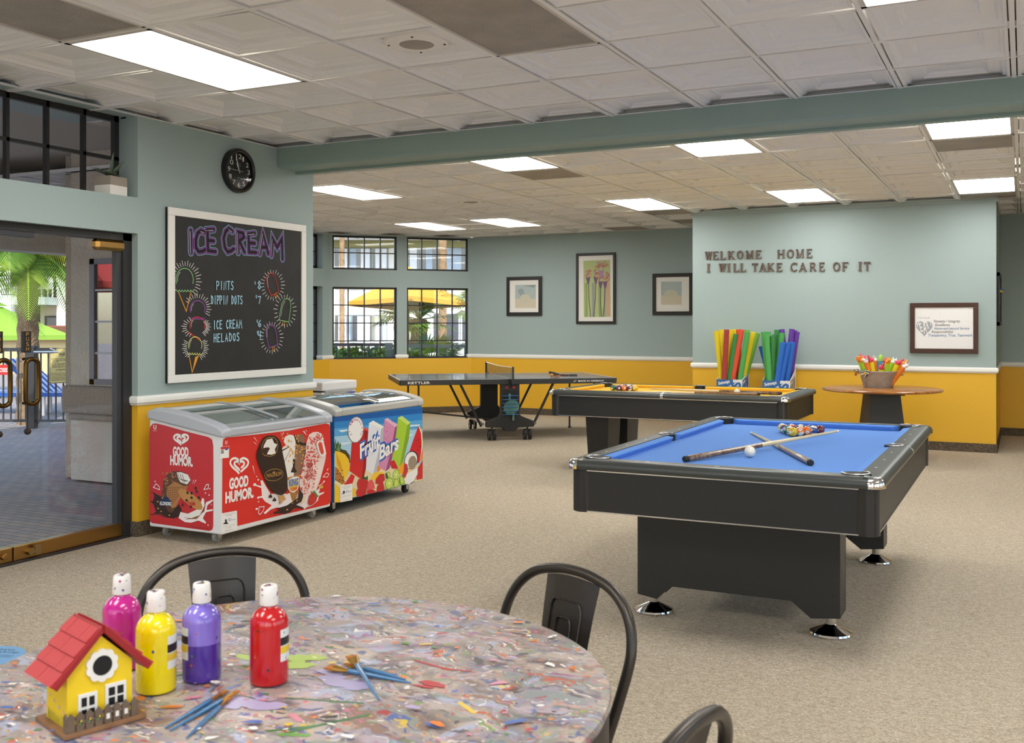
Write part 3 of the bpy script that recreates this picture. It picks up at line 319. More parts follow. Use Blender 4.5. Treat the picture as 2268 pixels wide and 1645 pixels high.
ART['F1FRONT']='f;red;5048 506 5052 678 5060 698 5085 706 5362 698 5715 691 5886 699 6139 705 6181 695 6193 663 6206 324 6200 119 6171 102 5632 114 5190 116 5186 216 5046 223|f;wht;5031 651 5112 650 5109 573 5031 577|f;red;5034 650 5110 648 5110 631 5034 633|f;gry;5036 630 5062 629 5062 605 5036 606|e;bl2;5088 631;16.0 7.0;0|f;wht;5038 223 5184 218 5186 90 5039 98|t;bl2;TCO;5098 162 5127 161 17;0.2;0.02|t;bl2;Freezers;5129 163 5172 161 8;0;0|t;blk;THIS FREEZER EXPRESSLY;5053 208 5168 205 4;0;0|t;blk;MAINTAINED BY;5080 197 5140 195 4;0;0|t;blk;For Sales and Service;5059 132 5161 129 4;0;0|t;blk;call today;5082 119 5132 118 4;0;0|t;blk;www.tcofreezers.com;5071 104 5146 101 5;0;0|f;blk;5053 152 5075 163 5071 176 5085 181 5092 157 5107 147 5092 146|t;wht;U;5075 668 5094 667 17;0;0.03|t;wht;Unilever;5070 662 5096 662 4;0;0|l;wht;0.015;0;5202 461 5193 470 5179 482 5161 494 5143 508 5129 522 5122 535 5123 548 5133 558 5149 563 5167 563 5184 557 5197 549 5204 540 5207 534 5207 533 5208 537 5214 544 5224 550 5241 554 5259 551 5277 543 5290 532 5295 519 5290 506 5277 495 5259 486 5241 477 5224 469|l;wht;0.015;0;5206 482 5203 486 5197 491 5189 497 5179 504 5170 512 5163 519 5159 526 5161 533 5167 538 5176 540 5186 540 5195 537 5202 532 5205 528 5207 524 5207 524 5207 526 5210 529 5216 533 5224 535 5234 534 5244 530 5251 525 5255 518 5253 511 5248 505 5239 499 5229 495|t;wht;GOOD;5112 369 5295 367 66;0;0.05|t;wht;HUMOR.;5076 285 5347 283 65;0;0.05|f;mlk;5347 368 5362 373 5378 358 5424 344 5416 381 5436 383 5471 337 5519 278 5698 251 5800 269 5886 223 6002 217 6040 234 6061 248 6070 227 6051 204 6111 201 6116 194 6058 184 6042 150 5975 124 5913 123 5886 113 5800 143 5575 174 5519 170 5471 152 5455 157 5471 170 5531 197 5463 234 5432 265 5385 267 5393 276 5430 278 5424 331 5355 359|e;mlk;5378 415;6.0 4.0;0|e;mlk;5393 391;9.0 6.0;0|e;mlk;5395 244;7.0 4.0;0|e;mlk;5357 364;14.0 10.0;0|e;mlk;5393 271;11.0 8.0;0|e;mlk;5463 158;12.0 8.0;0|e;mlk;6116 280;11.0 7.0;0|e;mlk;6106 199;10.0 6.0;0|l;mlk;0.006;0;6116 278 6088 264 6051 255|f;con;5673 373 5856 365 5804 235 5787 189 5749 195 5723 253|l;con2;0.002;0;5682 361 5749 198|l;con2;0.002;0;5702 358 5755 197|l;con2;0.002;0;5723 355 5762 196|l;con2;0.002;0;5744 352 5769 194|l;con2;0.002;0;5766 349 5776 193|l;con2;0.002;0;5787 347 5783 192|l;con2;0.002;0;5808 344 5789 191|l;con2;0.002;0;5851 338 5787 192|l;con2;0.002;0;5830 341 5780 193|l;con2;0.002;0;5808 344 5773 194|l;con2;0.002;0;5787 347 5766 195|l;con2;0.002;0;5766 349 5760 196|l;con2;0.002;0;5744 352 5753 197|l;con2;0.002;0;5723 355 5746 198|f;wcr;5682 592 5657 621 5669 652 5715 664 5757 657 5783 635 5791 580 5778 478 5767 366 5702 366 5673 399 5657 471 5628 533 5628 565 5653 584|f;mcr;5791 640 5826 658 5869 651 5891 624 5886 586 5917 550 5913 512 5882 477 5873 423 5851 371 5767 363 5774 489 5787 597|f;dch;5766 656 5795 656 5791 618 5878 587 5908 590 5908 567 5826 576 5791 596|f;dch;5757 491 5783 478 5778 424 5804 393 5783 388 5732 397 5757 437|f;dch;5628 563 5715 580 5723 576 5636 554|l;dch;0.004;0;5657 471 5707 530 5723 549|l;dch;0.004;0;5882 493 5899 530 5826 538|e;nut;5712 619;12.0 8.0;0|e;nut;5858 541;13.0 6.0;0|e;nut;5813 569;9.0 5.0;0|e;nut;5707 584;7.0 6.0;0|e;nut;5761 461;11.0 5.0;0|e;nut;5797 582;11.0 5.0;0|e;nut;5798 526;13.0 7.0;0|e;nut;5695 585;7.0 7.0;0|e;nut;5830 578;9.0 5.0;0|e;nut;5801 544;9.0 7.0;0|e;nut;5884 546;10.0 5.0;0|e;nut;5818 604;8.0 7.0;0|e;nut;5781 574;12.0 4.0;0|e;nut;5787 648;7.0 8.0;0|e;nut;5731 520;7.0 5.0;0|e;nut;5855 446;8.0 7.0;0|e;nut;5754 527;9.0 8.0;0|e;nut;5871 501;11.0 8.0;0|e;nut;5836 530;11.0 8.0;0|e;nut;5710 479;10.0 5.0;0|e;nut;5771 534;7.0 5.0;0|e;nut;5798 545;12.0 6.0;0|e;nut;5748 544;10.0 7.0;0|e;nut;5723 552;7.0 7.0;0|e;nut;5861 539;12.0 4.0;0|e;nut;5711 626;7.0 6.0;0|e;nut;5861 478;8.0 6.0;0|e;nut;5857 559;10.0 8.0;0|e;nut;5735 559;9.0 5.0;0|e;nut;5652 479;13.0 7.0;0|e;nut;5729 565;7.0 6.0;0|e;nut;5813 647;9.0 7.0;0|e;nut;5802 627;11.0 7.0;0|e;nut;5722 512;8.0 7.0;0|e;nut;5799 628;9.0 8.0;0|e;nut;5737 613;7.0 7.0;0|e;nut;5787 490;9.0 8.0;0|f;nut;5686 677 5711 677 5694 663|e;nut;5647 646;10.0 8.0;0|f;bar;5908 584 5939 642 5984 655 6038 653 6083 636 6111 597 6116 545 6137 486 6134 447 6102 372 6065 292 6020 226 5975 202 5913 197 5860 216 5834 264 5830 319 5869 423 5899 513|e;bar2;5995 357;6.0 5.0;0|e;bar2;5985 318;7.0 6.0;0|e;bar2;5936 267;10.0 6.0;0|e;bar2;5964 417;5.0 5.0;0|e;bar2;5884 245;8.0 5.0;0|e;bar2;5859 338;9.0 4.0;0|e;bar2;5918 359;8.0 6.0;0|e;bar2;5981 363;4.0 3.0;0|e;bar2;6001 447;5.0 5.0;0|e;bar2;5851 383;7.0 3.0;0|e;bar2;5965 621;6.0 3.0;0|e;bar2;5922 564;7.0 3.0;0|e;bar2;5960 377;5.0 6.0;0|e;bar2;6028 638;5.0 4.0;0|e;bar2;6094 581;6.0 2.0;0|e;bar2;5864 389;7.0 4.0;0|e;bar2;5892 296;9.0 5.0;0|e;bar2;5914 489;7.0 5.0;0|e;bar2;5914 384;10.0 2.0;0|e;bar2;6041 590;8.0 3.0;0|e;bar2;6016 362;7.0 4.0;0|e;bar2;5967 545;10.0 4.0;0|e;bar2;5964 223;8.0 3.0;0|e;bar2;5880 227;6.0 4.0;0|e;bar2;5879 226;5.0 5.0;0|e;bar2;6050 583;7.0 4.0;0|e;bar2;5978 300;3.0 5.0;0|e;bar2;5865 315;5.0 2.0;0|e;bar2;5840 229;8.0 4.0;0|e;bar2;5957 363;9.0 3.0;0|e;bar2;5879 323;7.0 4.0;0|e;bar2;6002 510;7.0 3.0;0|e;bar2;5938 321;4.0 3.0;0|e;bar2;5905 264;4.0 6.0;0|e;bar2;5988 454;9.0 5.0;0|e;bar2;5960 476;9.0 3.0;0|e;bar2;6062 504;4.0 6.0;0|e;bar2;5915 347;6.0 6.0;0|e;bar2;5824 265;7.0 4.0;0|e;bar2;5929 431;4.0 5.0;0|e;bar2;5826 308;5.0 6.0;0|e;bar2;5944 300;4.0 5.0;0|e;bar2;5841 354;9.0 4.0;0|e;bar2;5855 347;6.0 6.0;0|e;bar2;6043 571;7.0 3.0;0|e;bar2;5853 386;4.0 4.0;0|e;bar2;5947 615;8.0 6.0;0|e;bar2;5828 279;6.0 4.0;0|e;bar2;5942 384;11.0 4.0;0|e;bar2;6077 609;5.0 5.0;0|e;bar2;5976 400;5.0 5.0;0|e;bar2;6053 524;7.0 3.0;0|e;bar2;5981 540;9.0 3.0;0|e;bar2;5956 333;4.0 5.0;0|e;bar2;5957 606;8.0 4.0;0|e;bar2;5894 270;6.0 6.0;0|e;bar2;6087 620;4.0 3.0;0|e;bar2;5921 233;5.0 2.0;0|e;bar2;5914 225;9.0 2.0;0|e;bar2;5912 377;5.0 3.0;0|e;bar2;5913 382;6.0 3.0;0|e;bar2;5934 284;10.0 4.0;0|e;bar2;5906 279;7.0 4.0;0|e;bar2;5901 329;4.0 3.0;0|e;bar2;5922 561;9.0 5.0;0|e;bar2;5822 331;6.0 6.0;0|e;bar2;5927 378;7.0 3.0;0|e;bar2;5953 578;6.0 4.0;0|e;bar2;5831 278;5.0 4.0;0|e;bar2;5977 573;5.0 5.0;0|e;bar2;5964 343;7.0 6.0;0|e;bar2;6060 583;6.0 5.0;0|e;bar2;5858 339;5.0 2.0;0|e;bar2;5924 548;7.0 7.0;0|e;bar2;5947 487;7.0 4.0;0|e;bar2;5965 323;4.0 3.0;0|e;bar2;5923 367;11.0 2.0;0|e;bar2;6092 605;7.0 2.0;0|e;bar2;5929 421;4.0 2.0;0|e;bar2;5893 261;10.0 3.0;0|e;bar2;5917 543;6.0 2.0;0|e;bar2;5985 530;5.0 2.0;0|e;bar2;6018 560;6.0 4.0;0|e;bar2;5995 605;5.0 5.0;0|e;bar2;5910 248;9.0 3.0;0|e;bar2;6052 629;7.0 5.0;0|e;bar2;6007 475;9.0 7.0;0|e;bar2;5984 508;9.0 4.0;0|e;bar2;5990 591;4.0 5.0;0|e;bar2;5872 298;4.0 2.0;0|e;bar2;5923 542;7.0 5.0;0|e;bar2;5919 542;8.0 2.0;0|e;bar2;5970 556;6.0 2.0;0|e;bar2;5938 463;9.0 4.0;0|e;bar2;5925 257;9.0 4.0;0|e;bar2;6034 442;8.0 6.0;0|e;bar2;5962 326;6.0 6.0;0|e;bar2;5909 483;4.0 3.0;0|e;bar2;6037 522;5.0 3.0;0|e;bar2;5928 315;4.0 3.0;0|e;bar2;5996 584;10.0 6.0;0|e;bar2;5890 386;7.0 4.0;0|e;bar2;5895 508;8.0 6.0;0|e;bar2;5845 342;7.0 3.0;0|e;bar2;5916 340;10.0 6.0;0|e;bar2;5990 590;10.0 4.0;0|e;bar2;5961 455;9.0 7.0;0|e;bar2;5868 396;10.0 5.0;0|e;bar2;6057 621;7.0 6.0;0|e;bar2;5924 477;5.0 3.0;0|e;bar2;5923 403;9.0 3.0;0|e;bar2;5937 494;11.0 6.0;0|e;bar2;5925 277;7.0 2.0;0|e;bar2;5904 288;3.0 3.0;0|e;bar2;6073 590;11.0 3.0;0|e;bar2;5877 307;9.0 6.0;0|e;bar2;6000 367;6.0 2.0;0|e;bar2;5976 419;5.0 4.0;0|e;bar2;5900 513;6.0 4.0;0|e;bar2;6005 431;7.0 7.0;0|e;bar2;5991 283;9.0 5.0;0|e;bar2;6014 403;6.0 5.0;0|e;bar2;5935 350;6.0 2.0;0|e;bar2;6003 603;8.0 6.0;0|e;bar2;5888 342;10.0 4.0;0|e;bar2;5843 347;8.0 5.0;0|e;bar2;5962 225;8.0 6.0;0|e;bar2;5943 324;5.0 5.0;0|e;bar2;5845 269;10.0 5.0;0|e;bar2;5883 482;6.0 3.0;0|e;bar2;6014 352;10.0 5.0;0|e;bar2;5904 482;9.0 5.0;0|e;bar2;5901 339;9.0 3.0;0|e;bar2;5949 512;8.0 6.0;0|e;bar2;6044 563;10.0 3.0;0|e;bar2;6049 609;10.0 6.0;0|e;bar2;5907 333;6.0 4.0;0|e;bar2;5855 263;6.0 4.0;0|e;bar2;5823 241;4.0 2.0;0|e;bar2;5971 397;5.0 3.0;0|e;bar2;5974 383;9.0 6.0;0|e;bar2;6033 611;10.0 7.0;0|e;bar2;6062 494;8.0 6.0;0|e;bar2;6047 535;9.0 4.0;0|e;bar2;5969 600;5.0 3.0;0|e;bar2;6044 570;4.0 6.0;0|e;bar2;5983 319;10.0 5.0;0|e;bar2;5951 601;4.0 3.0;0|e;bar2;5975 479;8.0 5.0;0|e;bar2;6013 603;8.0 4.0;0|e;bar2;6046 585;6.0 5.0;0|e;bar2;5805 253;9.0 5.0;0|e;bar2;5921 520;7.0 4.0;0|e;bar2;6003 316;7.0 4.0;0|e;bar2;6000 422;10.0 5.0;0|e;bar2;5964 515;10.0 5.0;0|e;bar2;6022 617;6.0 5.0;0|e;bar2;5989 610;4.0 4.0;0|e;bar2;5888 224;6.0 6.0;0|e;bar2;6002 601;10.0 3.0;0|e;bar2;5890 319;3.0 3.0;0|e;bar2;5945 446;8.0 2.0;0|e;bar2;5966 450;4.0 3.0;0|e;bar2;5921 232;7.0 2.0;0|e;bar2;6035 464;7.0 5.0;0|e;bar2;5922 255;8.0 2.0;0|e;bar2;6097 621;7.0 6.0;0|e;bar2;5988 279;6.0 6.0;0|e;bar2;5995 309;5.0 6.0;0|e;bar2;5824 229;7.0 3.0;0|e;bar2;5925 443;8.0 2.0;0|e;bar2;6009 566;4.0 4.0;0|e;bar2;5970 250;5.0 2.0;0|e;bar2;5874 394;5.0 7.0;0|e;bar2;5799 258;4.0 4.0;0|e;bar2;6052 518;6.0 6.0;0|e;bar2;6024 572;11.0 6.0;0|e;bar2;5954 606;9.0 4.0;0|e;bar2;5979 481;8.0 6.0;0|e;bar2;6019 533;6.0 5.0;0|e;bar2;5852 339;7.0 5.0;0|e;bar2;6100 628;7.0 4.0;0|e;bar2;6000 372;4.0 4.0;0|e;bar2;6017 623;7.0 3.0;0|e;bar2;5986 512;8.0 7.0;0|e;bar2;5989 479;9.0 6.0;0|e;bar2;5930 516;10.0 2.0;0|e;bar2;6017 442;7.0 4.0;0|e;bar2;5852 255;7.0 5.0;0|e;bar2;5994 581;7.0 5.0;0|e;bar2;6002 550;4.0 3.0;0|e;bar2;5918 500;11.0 3.0;0|e;bar2;6056 514;9.0 4.0;0|e;bar2;5930 286;7.0 5.0;0|e;bar2;5958 538;10.0 4.0;0|e;bar2;5833 270;4.0 2.0;0|e;bar2;5933 324;3.0 2.0;0|e;bar2;5906 291;9.0 2.0;0|e;bar2;5872 398;9.0 5.0;0|e;bar2;5888 386;11.0 3.0;0|e;bar2;6073 606;4.0 3.0;0|e;bar2;5997 439;10.0 6.0;0|e;bar2;6064 604;9.0 2.0;0|e;bar2;5872 326;6.0 2.0;0|e;bar2;5921 318;10.0 4.0;0|e;bar2;5964 577;6.0 7.0;0|e;bar2;5931 558;6.0 2.0;0|e;bar2;5998 454;8.0 3.0;0|e;bar2;6021 578;9.0 4.0;0|e;bar2;6030 385;5.0 4.0;0|e;bar2;5969 428;10.0 5.0;0|e;bar2;5918 360;9.0 6.0;0|e;bar2;5920 521;5.0 4.0;0|e;bar2;5851 271;8.0 5.0;0|e;bar2;5812 248;8.0 4.0;0|e;bar2;6055 590;10.0 4.0;0|e;bar2;6008 471;9.0 3.0;0|e;bar2;5943 468;5.0 2.0;0|e;bar2;5907 338;10.0 3.0;0|e;bar2;5932 516;11.0 6.0;0|e;bar2;5896 261;4.0 4.0;0|e;bar2;5915 551;8.0 4.0;0|e;bar2;6031 591;10.0 7.0;0|e;bar2;5890 449;9.0 2.0;0|e;bar2;5874 420;11.0 4.0;0|e;bar2;5927 457;8.0 6.0;0|e;bar2;5917 463;7.0 7.0;0|e;bar2;6008 472;10.0 3.0;0|e;bar2;5915 296;4.0 3.0;0|e;bar2;5881 245;7.0 6.0;0|e;bar2;5949 395;5.0 6.0;0|e;bar2;5997 529;9.0 5.0;0|e;bar2;5965 586;9.0 6.0;0|e;bar2;5958 587;4.0 4.0;0|e;bar2;6011 367;5.0 6.0;0|e;bar2;6045 590;5.0 3.0;0|e;bar2;6082 610;5.0 6.0;0|e;bar2;6007 492;8.0 4.0;0|e;bar2;5980 259;6.0 4.0;0|e;bar2;5828 279;6.0 4.0;0|e;bar2;5811 239;8.0 5.0;0|e;bar2;5827 344;10.0 4.0;0|e;bar2;5933 275;7.0 6.0;0|e;bar2;5901 357;8.0 5.0;0|e;bar2;5948 335;9.0 3.0;0|e;bar2;5866 440;9.0 6.0;0|e;bar2;5817 298;7.0 4.0;0|e;bar2;5967 592;11.0 6.0;0|e;bar2;6072 529;8.0 4.0;0|e;bar2;5884 372;6.0 2.0;0|e;bar2;5951 358;9.0 4.0;0|e;bar2;5935 458;8.0 4.0;0|e;bar2;5996 379;6.0 5.0;0|e;bar2;5989 615;9.0 3.0;0|e;bar2;5941 622;9.0 3.0;0|e;bar2;5956 445;10.0 5.0;0|e;bar2;5866 428;9.0 5.0;0|e;bar2;6006 366;8.0 6.0;0|e;bar2;5925 277;4.0 6.0;0|e;bar2;5822 232;4.0 4.0;0|e;bar2;6004 597;4.0 3.0;0|e;bar2;6032 637;6.0 6.0;0|e;bar2;5915 480;10.0 6.0;0|e;bar2;5875 354;6.0 4.0;0|e;bar2;5885 475;6.0 6.0;0|e;bar2;5999 336;9.0 6.0;0|e;bar2;5980 260;10.0 4.0;0|e;bar2;5965 355;10.0 5.0;0|e;bar2;5911 457;5.0 4.0;0|e;bar2;5983 343;5.0 5.0;0|e;bar2;5878 288;4.0 5.0;0|e;bar2;5915 491;6.0 2.0;0|e;bar2;6006 575;5.0 2.0;0|e;bar2;5872 292;10.0 3.0;0|e;bar2;5924 583;4.0 5.0;0|e;bar2;5914 320;9.0 5.0;0|e;bar2;5912 249;7.0 3.0;0|e;bar2;5962 458;10.0 3.0;0|e;bar2;6059 505;4.0 5.0;0|e;bar2;6042 540;8.0 3.0;0|e;bar2;5905 332;5.0 6.0;0|e;bar2;5878 315;8.0 3.0;0|e;bar2;5877 428;8.0 6.0;0|e;bar2;5850 380;7.0 4.0;0|e;bar2;5903 458;5.0 4.0;0|e;bar2;6070 603;5.0 3.0;0|e;bar2;5992 602;10.0 3.0;0|e;bar2;6000 599;10.0 2.0;0|e;bar2;5931 498;8.0 4.0;0|e;bar2;6103 588;6.0 6.0;0|e;bar2;6043 437;4.0 4.0;0|e;bar2;5951 521;10.0 5.0;0|e;bar2;5989 490;9.0 5.0;0|e;bar2;6000 442;9.0 4.0;0|e;bar2;5902 465;7.0 6.0;0|e;bar2;5968 510;8.0 5.0;0|e;bar2;6006 563;9.0 2.0;0|e;bar2;6079 585;11.0 2.0;0|e;bar2;6058 600;6.0 6.0;0|e;bar2;6032 623;5.0 4.0;0|e;bar2;5931 345;9.0 6.0;0|e;bar2;6010 367;4.0 4.0;0|e;bar2;6017 499;4.0 7.0;0|e;bar2;6040 474;10.0 7.0;0|e;bar2;6051 463;11.0 2.0;0|f;wcr;6015 573 6042 591 6093 586 6116 540 6134 481 6102 465 6061 475 6033 515|f;bar2;6036 565 6056 579 6082 569 6093 537 6106 496 6093 483 6070 488 6051 519|l;bar3;0.0075;0;5936 402 5932 405 5926 410 5919 414 5911 419 5905 424 5902 430 5903 434 5907 438 5914 440 5921 439 5928 437 5933 434 5936 431 5937 429 5937 428 5938 430 5940 432 5945 434 5951 435 5959 434 5966 432 5971 427 5973 422 5971 418 5966 414 5959 411 5951 408 5945 405|l;bar3;0.0075;0;5937 409 5936 411 5934 413 5930 415 5926 418 5922 421 5919 423 5918 426 5919 428 5921 430 5925 431 5929 431 5932 430 5935 428 5937 426 5937 425 5937 425 5938 426 5939 427 5941 428 5944 429 5948 428 5952 427 5955 425 5957 422 5956 420 5954 418 5950 416 5946 414|t;bar3;GOOD;5899 367 5975 366 28;0;0.0|t;bar3;HUMOR;5885 331 5985 328 28;0;0.0|f;stk;5851 217 5899 207 5882 161 5843 161|f;mag;5366 553 5374 588 5409 641 5432 667 5471 679 5527 677 5567 666 5603 640 5624 608 5636 548 5661 471 5686 382 5692 306 5677 270 5648 256 5616 254 5575 267 5519 296 5471 348 5440 404 5401 471 5374 521|l;gld;0.004;1;5420 619 5444 651 5487 666 5543 662 5575 640 5587 602 5575 561 5551 542 5503 536 5448 549 5424 567|f;wcr;5440 617 5471 653 5527 656 5547 622 5579 610 5555 579 5563 551 5519 546 5471 554 5499 587 5463 602 5436 599|f;mag2;5401 585 5444 600 5487 601 5503 588 5471 562 5432 561|l;gld;0.003;1;5644 398 5639 410 5626 422 5606 432 5580 440 5551 444 5522 445 5495 442 5473 436 5457 428 5448 417 5449 405 5457 393 5474 382 5497 373 5524 367 5553 364 5582 365 5607 369 5627 377 5640 387|t;gld;MAGNUM;5470 394 5624 392 27;0;0.005|e;gld;5545 421;12.0 7.0;0|f;stk2;5593 253 5648 253 5673 215 5636 212 5616 186|f;mlk;5575 177 5616 194 5682 213 5740 196 5749 173 5682 173 5591 172|f;dch;5539 146 5567 152 5607 142 5575 169 5599 170 5682 173 5757 194 5808 207 5821 274 5843 246 5864 226 5860 200 5843 175 5783 162 5869 127 5869 119 5766 143 5715 119 5665 118 5591 134 5543 137|e;nut;5686 143;11.0 5.0;0|e;nut;5744 179;9.0 3.0;0|e;nut;5795 189;9.0 4.0;0|f;dch;5489 259 5509 282 5531 255 5513 250|f;dch;5531 229 5551 252 5573 225 5555 220|e;dch;5507 138;5.0 4.0;0|e;dch;5591 128;5.0 3.0;0|e;dch;5599 203;5.0 3.0;0|e;dch;5778 128;6.0 3.0;0|e;dch;5804 116;5.0 4.0;0|f;wht;5690 344 5715 356 5753 363 5787 360 5817 351 5815 294 5800 266 5753 251 5715 265 5694 289|f;gld2;5698 337 5723 347 5808 346 5807 295 5795 272 5753 258 5719 271 5702 291|t;bl3;KING;5702 304 5810 301 46;0;0.04|t;red;CONE;5719 268 5793 267 20;0;0.03|f;str;5935 202 5966 220 6011 205 6029 180 6011 149 5966 131 5930 134 5917 158|f;grn;5966 222 5997 232 6006 217 6042 183 6020 175 6002 203|e;nut;5992 157;3.0 2.0;0|e;nut;5972 183;2.0 2.0;0|e;nut;5951 179;3.0 2.0;0|e;nut;6006 171;2.0 1.0;0|e;nut;5957 168;2.0 2.0;0|e;nut;5970 166;2.0 2.0;0|e;nut;5971 182;3.0 1.0;0|e;nut;5942 160;2.0 1.0;0|e;nut;5986 182;2.0 1.0;0|e;nut;5975 167;2.0 2.0;0|e;nut;5975 151;2.0 2.0;0|e;nut;5995 178;2.0 2.0;0|e;nut;5963 167;2.0 1.0;0|e;nut;5951 153;2.0 2.0;0|e;nut;5942 176;3.0 2.0;0|e;nut;5959 172;2.0 1.0;0|e;nut;5942 190;3.0 2.0;0|e;nut;6010 151;2.0 1.0;0|l;wht;0.005;1;5393 209 5444 203 5432 176 5401 156 5385 168|e;wht;5368 200;13.0 7.0;0|l;wht;0.005;1;6093 317 6134 342 6162 330 6148 309|l;wht;0.006;0;6155 370 6141 360|f;wht;5338 683 5343 685 5381 640|f;wht;5339 648 5345 650 5374 627|f;wht;5326 491 5332 495 5351 427|f;wht;5616 660 5619 686 5624 686|f;wht;5626 656 5642 688 5650 687|f;wht;5858 674 5873 676 5906 639|f;wht;5885 683 5895 680 5911 662|f;gld2;6045 256 6093 256 6093 235 6045 238'
